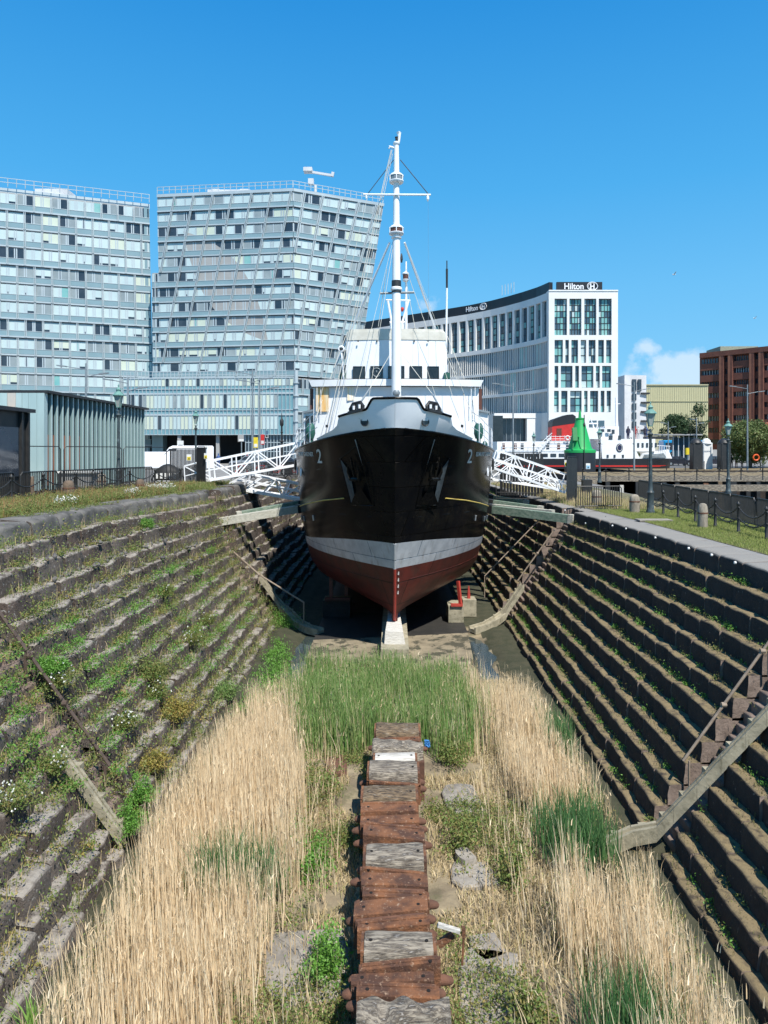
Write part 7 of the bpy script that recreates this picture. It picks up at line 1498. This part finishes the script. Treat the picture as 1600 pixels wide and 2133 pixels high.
zl = zL + .012; mb = MB(); LP = [(-10.6, 16), (-13.6, 16), (-13.6, 32), (-11.5, 38), (-8.8, 40), (-9.4, 33), (-10.5, 24)]; mb.add([(a, b, zl) for a, b in LP], [tuple(range(len(LP)))[::-1]]); tag(mb.build('grass_verge', m_soil), kind='structure')
verge(LP, zl, 520, .36, m_weedL, 'verge_grass', 'rough green grass along the left quay', .018); verge(LP, zl, 70, .4, m_drygr, 'verge_grass', 'dry seed heads in the grass along the left quay')
x, y = sample([(-10.6, 16), (-12.6, 16), (-12.4, 30), (-9.6, 36), (-9.4, 33), (-10.5, 24)], 45); clumps(np.stack([x, y, np.full(len(x), zl + .12)], 1), RNG.uniform(.1, .3, len(x)), 44, .055, m_weedL, 'verge_weeds', 'bright green weeds along the left coping', hgt=.8)
x, y = sample([(-10.6, 16), (-12.2, 16), (-12.0, 31), (-9.6, 34), (-10.5, 24)], 60); k = vnoise(x, y, .6, 20) > .55; x, y = x[k], y[k]; P_ = np.repeat(np.stack([x, y, np.full(len(x), zl + .28)], 1), 8, 0) + RNG.normal(0, .07, (len(x) * 8, 3)); v, f = leaves(P_, .045, .9, .8); tag(np_obj('daisies', v, f, m_petal), 'small white daisies along the left quay', 'flowers', kind='stuff')
# loose stones, gravel and pigeons-sized rubble on the left treads
mb = MB()
A = tread_points(-1, 260, 18, 29, levels=[1, 2, 3, 4, 5], bias=.7)
for q in A: mb.lathe((q[0], q[1], q[2] - .02), [(.05, 0), (random.uniform(.05, .09), .05), (.03, .1)], 6)
tag(mb.build('rubble', mat('dark_rubble', (.07, .065, .065), (.16, .15, .14), 3, .9)), 'loose dark rubble scattered over the upper left altars', 'rubble', kind='stuff')
# small white lamps and rings along the right coping face
for i, (px, py) in enumerate(((1230, 1090), (1278, 1095), (1302, 1101), (1356, 1120), (1423, 1142), (1470, 1156), (1518, 1172), (1186, 1078), (1160, 1063))):
    Y = 8.42 * F / (px - CX); Y = min(Y, 34); u = u_of(2.73, Y, 1); c = Vector((u - .06, Y, CZ - (py - CY) * Y / F)); mb = MB(); mb.tube([c, c + Vector((-.05, 0, 0))], .035, 8); tag(mb.build('marker_disc', m_signw, loc=c), 'small white disc fixed to the face of the right coping', 'disc', 'white discs along the right coping')
mb = MB(); mb.box(11.1 - 1.4, 11.1 - .1, 28.2, 28.8, zR + .03, zR + .09); tag(mb.build('stone_slab', m_slab, loc=(10.3, 28.5, zR)), 'pale flat slab lying on the right grass edge', 'stone slab')
# a thin dark cable over the right coping, and one at the left quay
mb = MB(); mb.tube([at(1262, 1075, 30), at(1250, 1092, 29.4), at(1243, 1115, 29), at(1238, 1130, 28.6)], .012, 5); tag(mb.build('cable', m_dark), 'thin dark cable hanging over the right coping', 'cable')
# gulls in the sky
for px, py, Y in ((1404, 572, 90), (1572, 663, 120)):
    c = at(px, py, Y); mb = MB(); mb.tube([c + Vector((-.2, 0, 0)), c, c + Vector((.25, 0, .02))], [.03, .08, .02], 6); mb.add([c + Vector((-.05, -.0, .03)), c + Vector((.08, 0, .03)), c + Vector((.1, -.55, .22)), c + Vector((.0, -.55, .24)), c + Vector((.08, .55, .22)), c + Vector((-.02, .55, .24))], [(0, 1, 2, 3), (1, 0, 5, 4)]); tag(mb.build('gull', m_greyw, loc=c), 'tiny gull flying in the blue sky ' + ('above the beige shed' if px < 1500 else 'above the brown offices'), 'bird')
x, y = sample([(-10.6, 16), (-12.9, 16), (-12.6, 30), (-9.6, 36), (-9.4, 33), (-10.5, 24)], 90); k = vnoise(x, y, .5, 31) > .45; x, y = x[k], y[k]
v, f = blades(np.stack([x, y, np.full(len(x), zl)], 1), RNG.uniform(.25, .55, len(x)), np.full(len(x), .016), .3, 2, droop=.2); tag(np_obj('dock_plants', v, f, mat('rusty_seed_heads', (.30, .14, .06), (.36, .24, .10), 1, .8, island=[(.30, .12, .05), (.42, .28, .12), (.24, .20, .07), (.36, .16, .08)], trans=.2)), 'rust coloured seed heads in the weeds of the left quay', 'plants', kind='stuff')
# low growth between the reeds and the lowest altars
for P_, lab in (([(3.95, 7.3), (4.75, 7.3), (4.75, 13.2), (4.2, 13.2)], 'near right'), ([(4.1, 15.4), (4.75, 15.4), (4.6, 23), (3.9, 23)], 'far right'), ([(-4.8, 7.3), (-4.1, 7.3), (-4.4, 14), (-4.2, 21), (-4.7, 21)], 'left')):
    reeds([P_], 95, .85, m_reed, 'dry_reeds', 'short thin reeds at the foot of the altars, ' + lab + ' strip', lean=.2, plume=.1)
    reeds([P_], 60, .5, m_reedd, 'green_reeds', 'low green blades at the foot of the altars, ' + lab + ' strip', lean=.3, plume=0)
    x, y = sample(P_, 14); clumps(np.stack([x, y, np.full(len(x), .12)], 1), .2, 36, .06, m_weedL, 'ground_weeds', 'low green weeds at the foot of the altars, ' + lab + ' strip', hgt=1.0)
x, y = sample([(-4.7, 21), (-3.4, 22), (-3.3, 24.5), (-4.5, 30), (-4.8, 30)], 26); clumps(np.stack([x, y, np.full(len(x), .15)], 1), .22, 30, .07, m_weedG, 'ground_weeds', 'bright weeds on the silt at the foot of the far left altars', hgt=.8)
# growth creeping over the back of the left coping
ys = RNG.uniform(15, 36, 420); us = np.array([u_of(1.80, y, -1) for y in ys]) + RNG.uniform(.25, 1.1, 420); k = vnoise(ys, us, .9, 70) > .42; ys, us = ys[k], us[k]
clumps(np.stack([-us, ys, np.full(len(ys), CZ - 1.78)], 1), RNG.uniform(.06, .2, len(ys)), 34, .045, m_weedL, 'coping_weeds', 'weeds creeping over the left coping', hgt=.7)
# weeds fringing the inner edge of the left reeds
x, y = sample([(-2.6, 8), (-1.3, 8), (-1.2, 17), (-2.4, 18.5)], 16); k = vnoise(x, y, 1.1, 71) > .48; x, y = x[k], y[k]
clumps(np.stack([x, y, np.full(len(x), .2)], 1), RNG.uniform(.12, .3, len(x)), 60, .055, m_weedL, 'ground_weeds', 'green weeds along the inner edge of the left reeds', hgt=1.2)
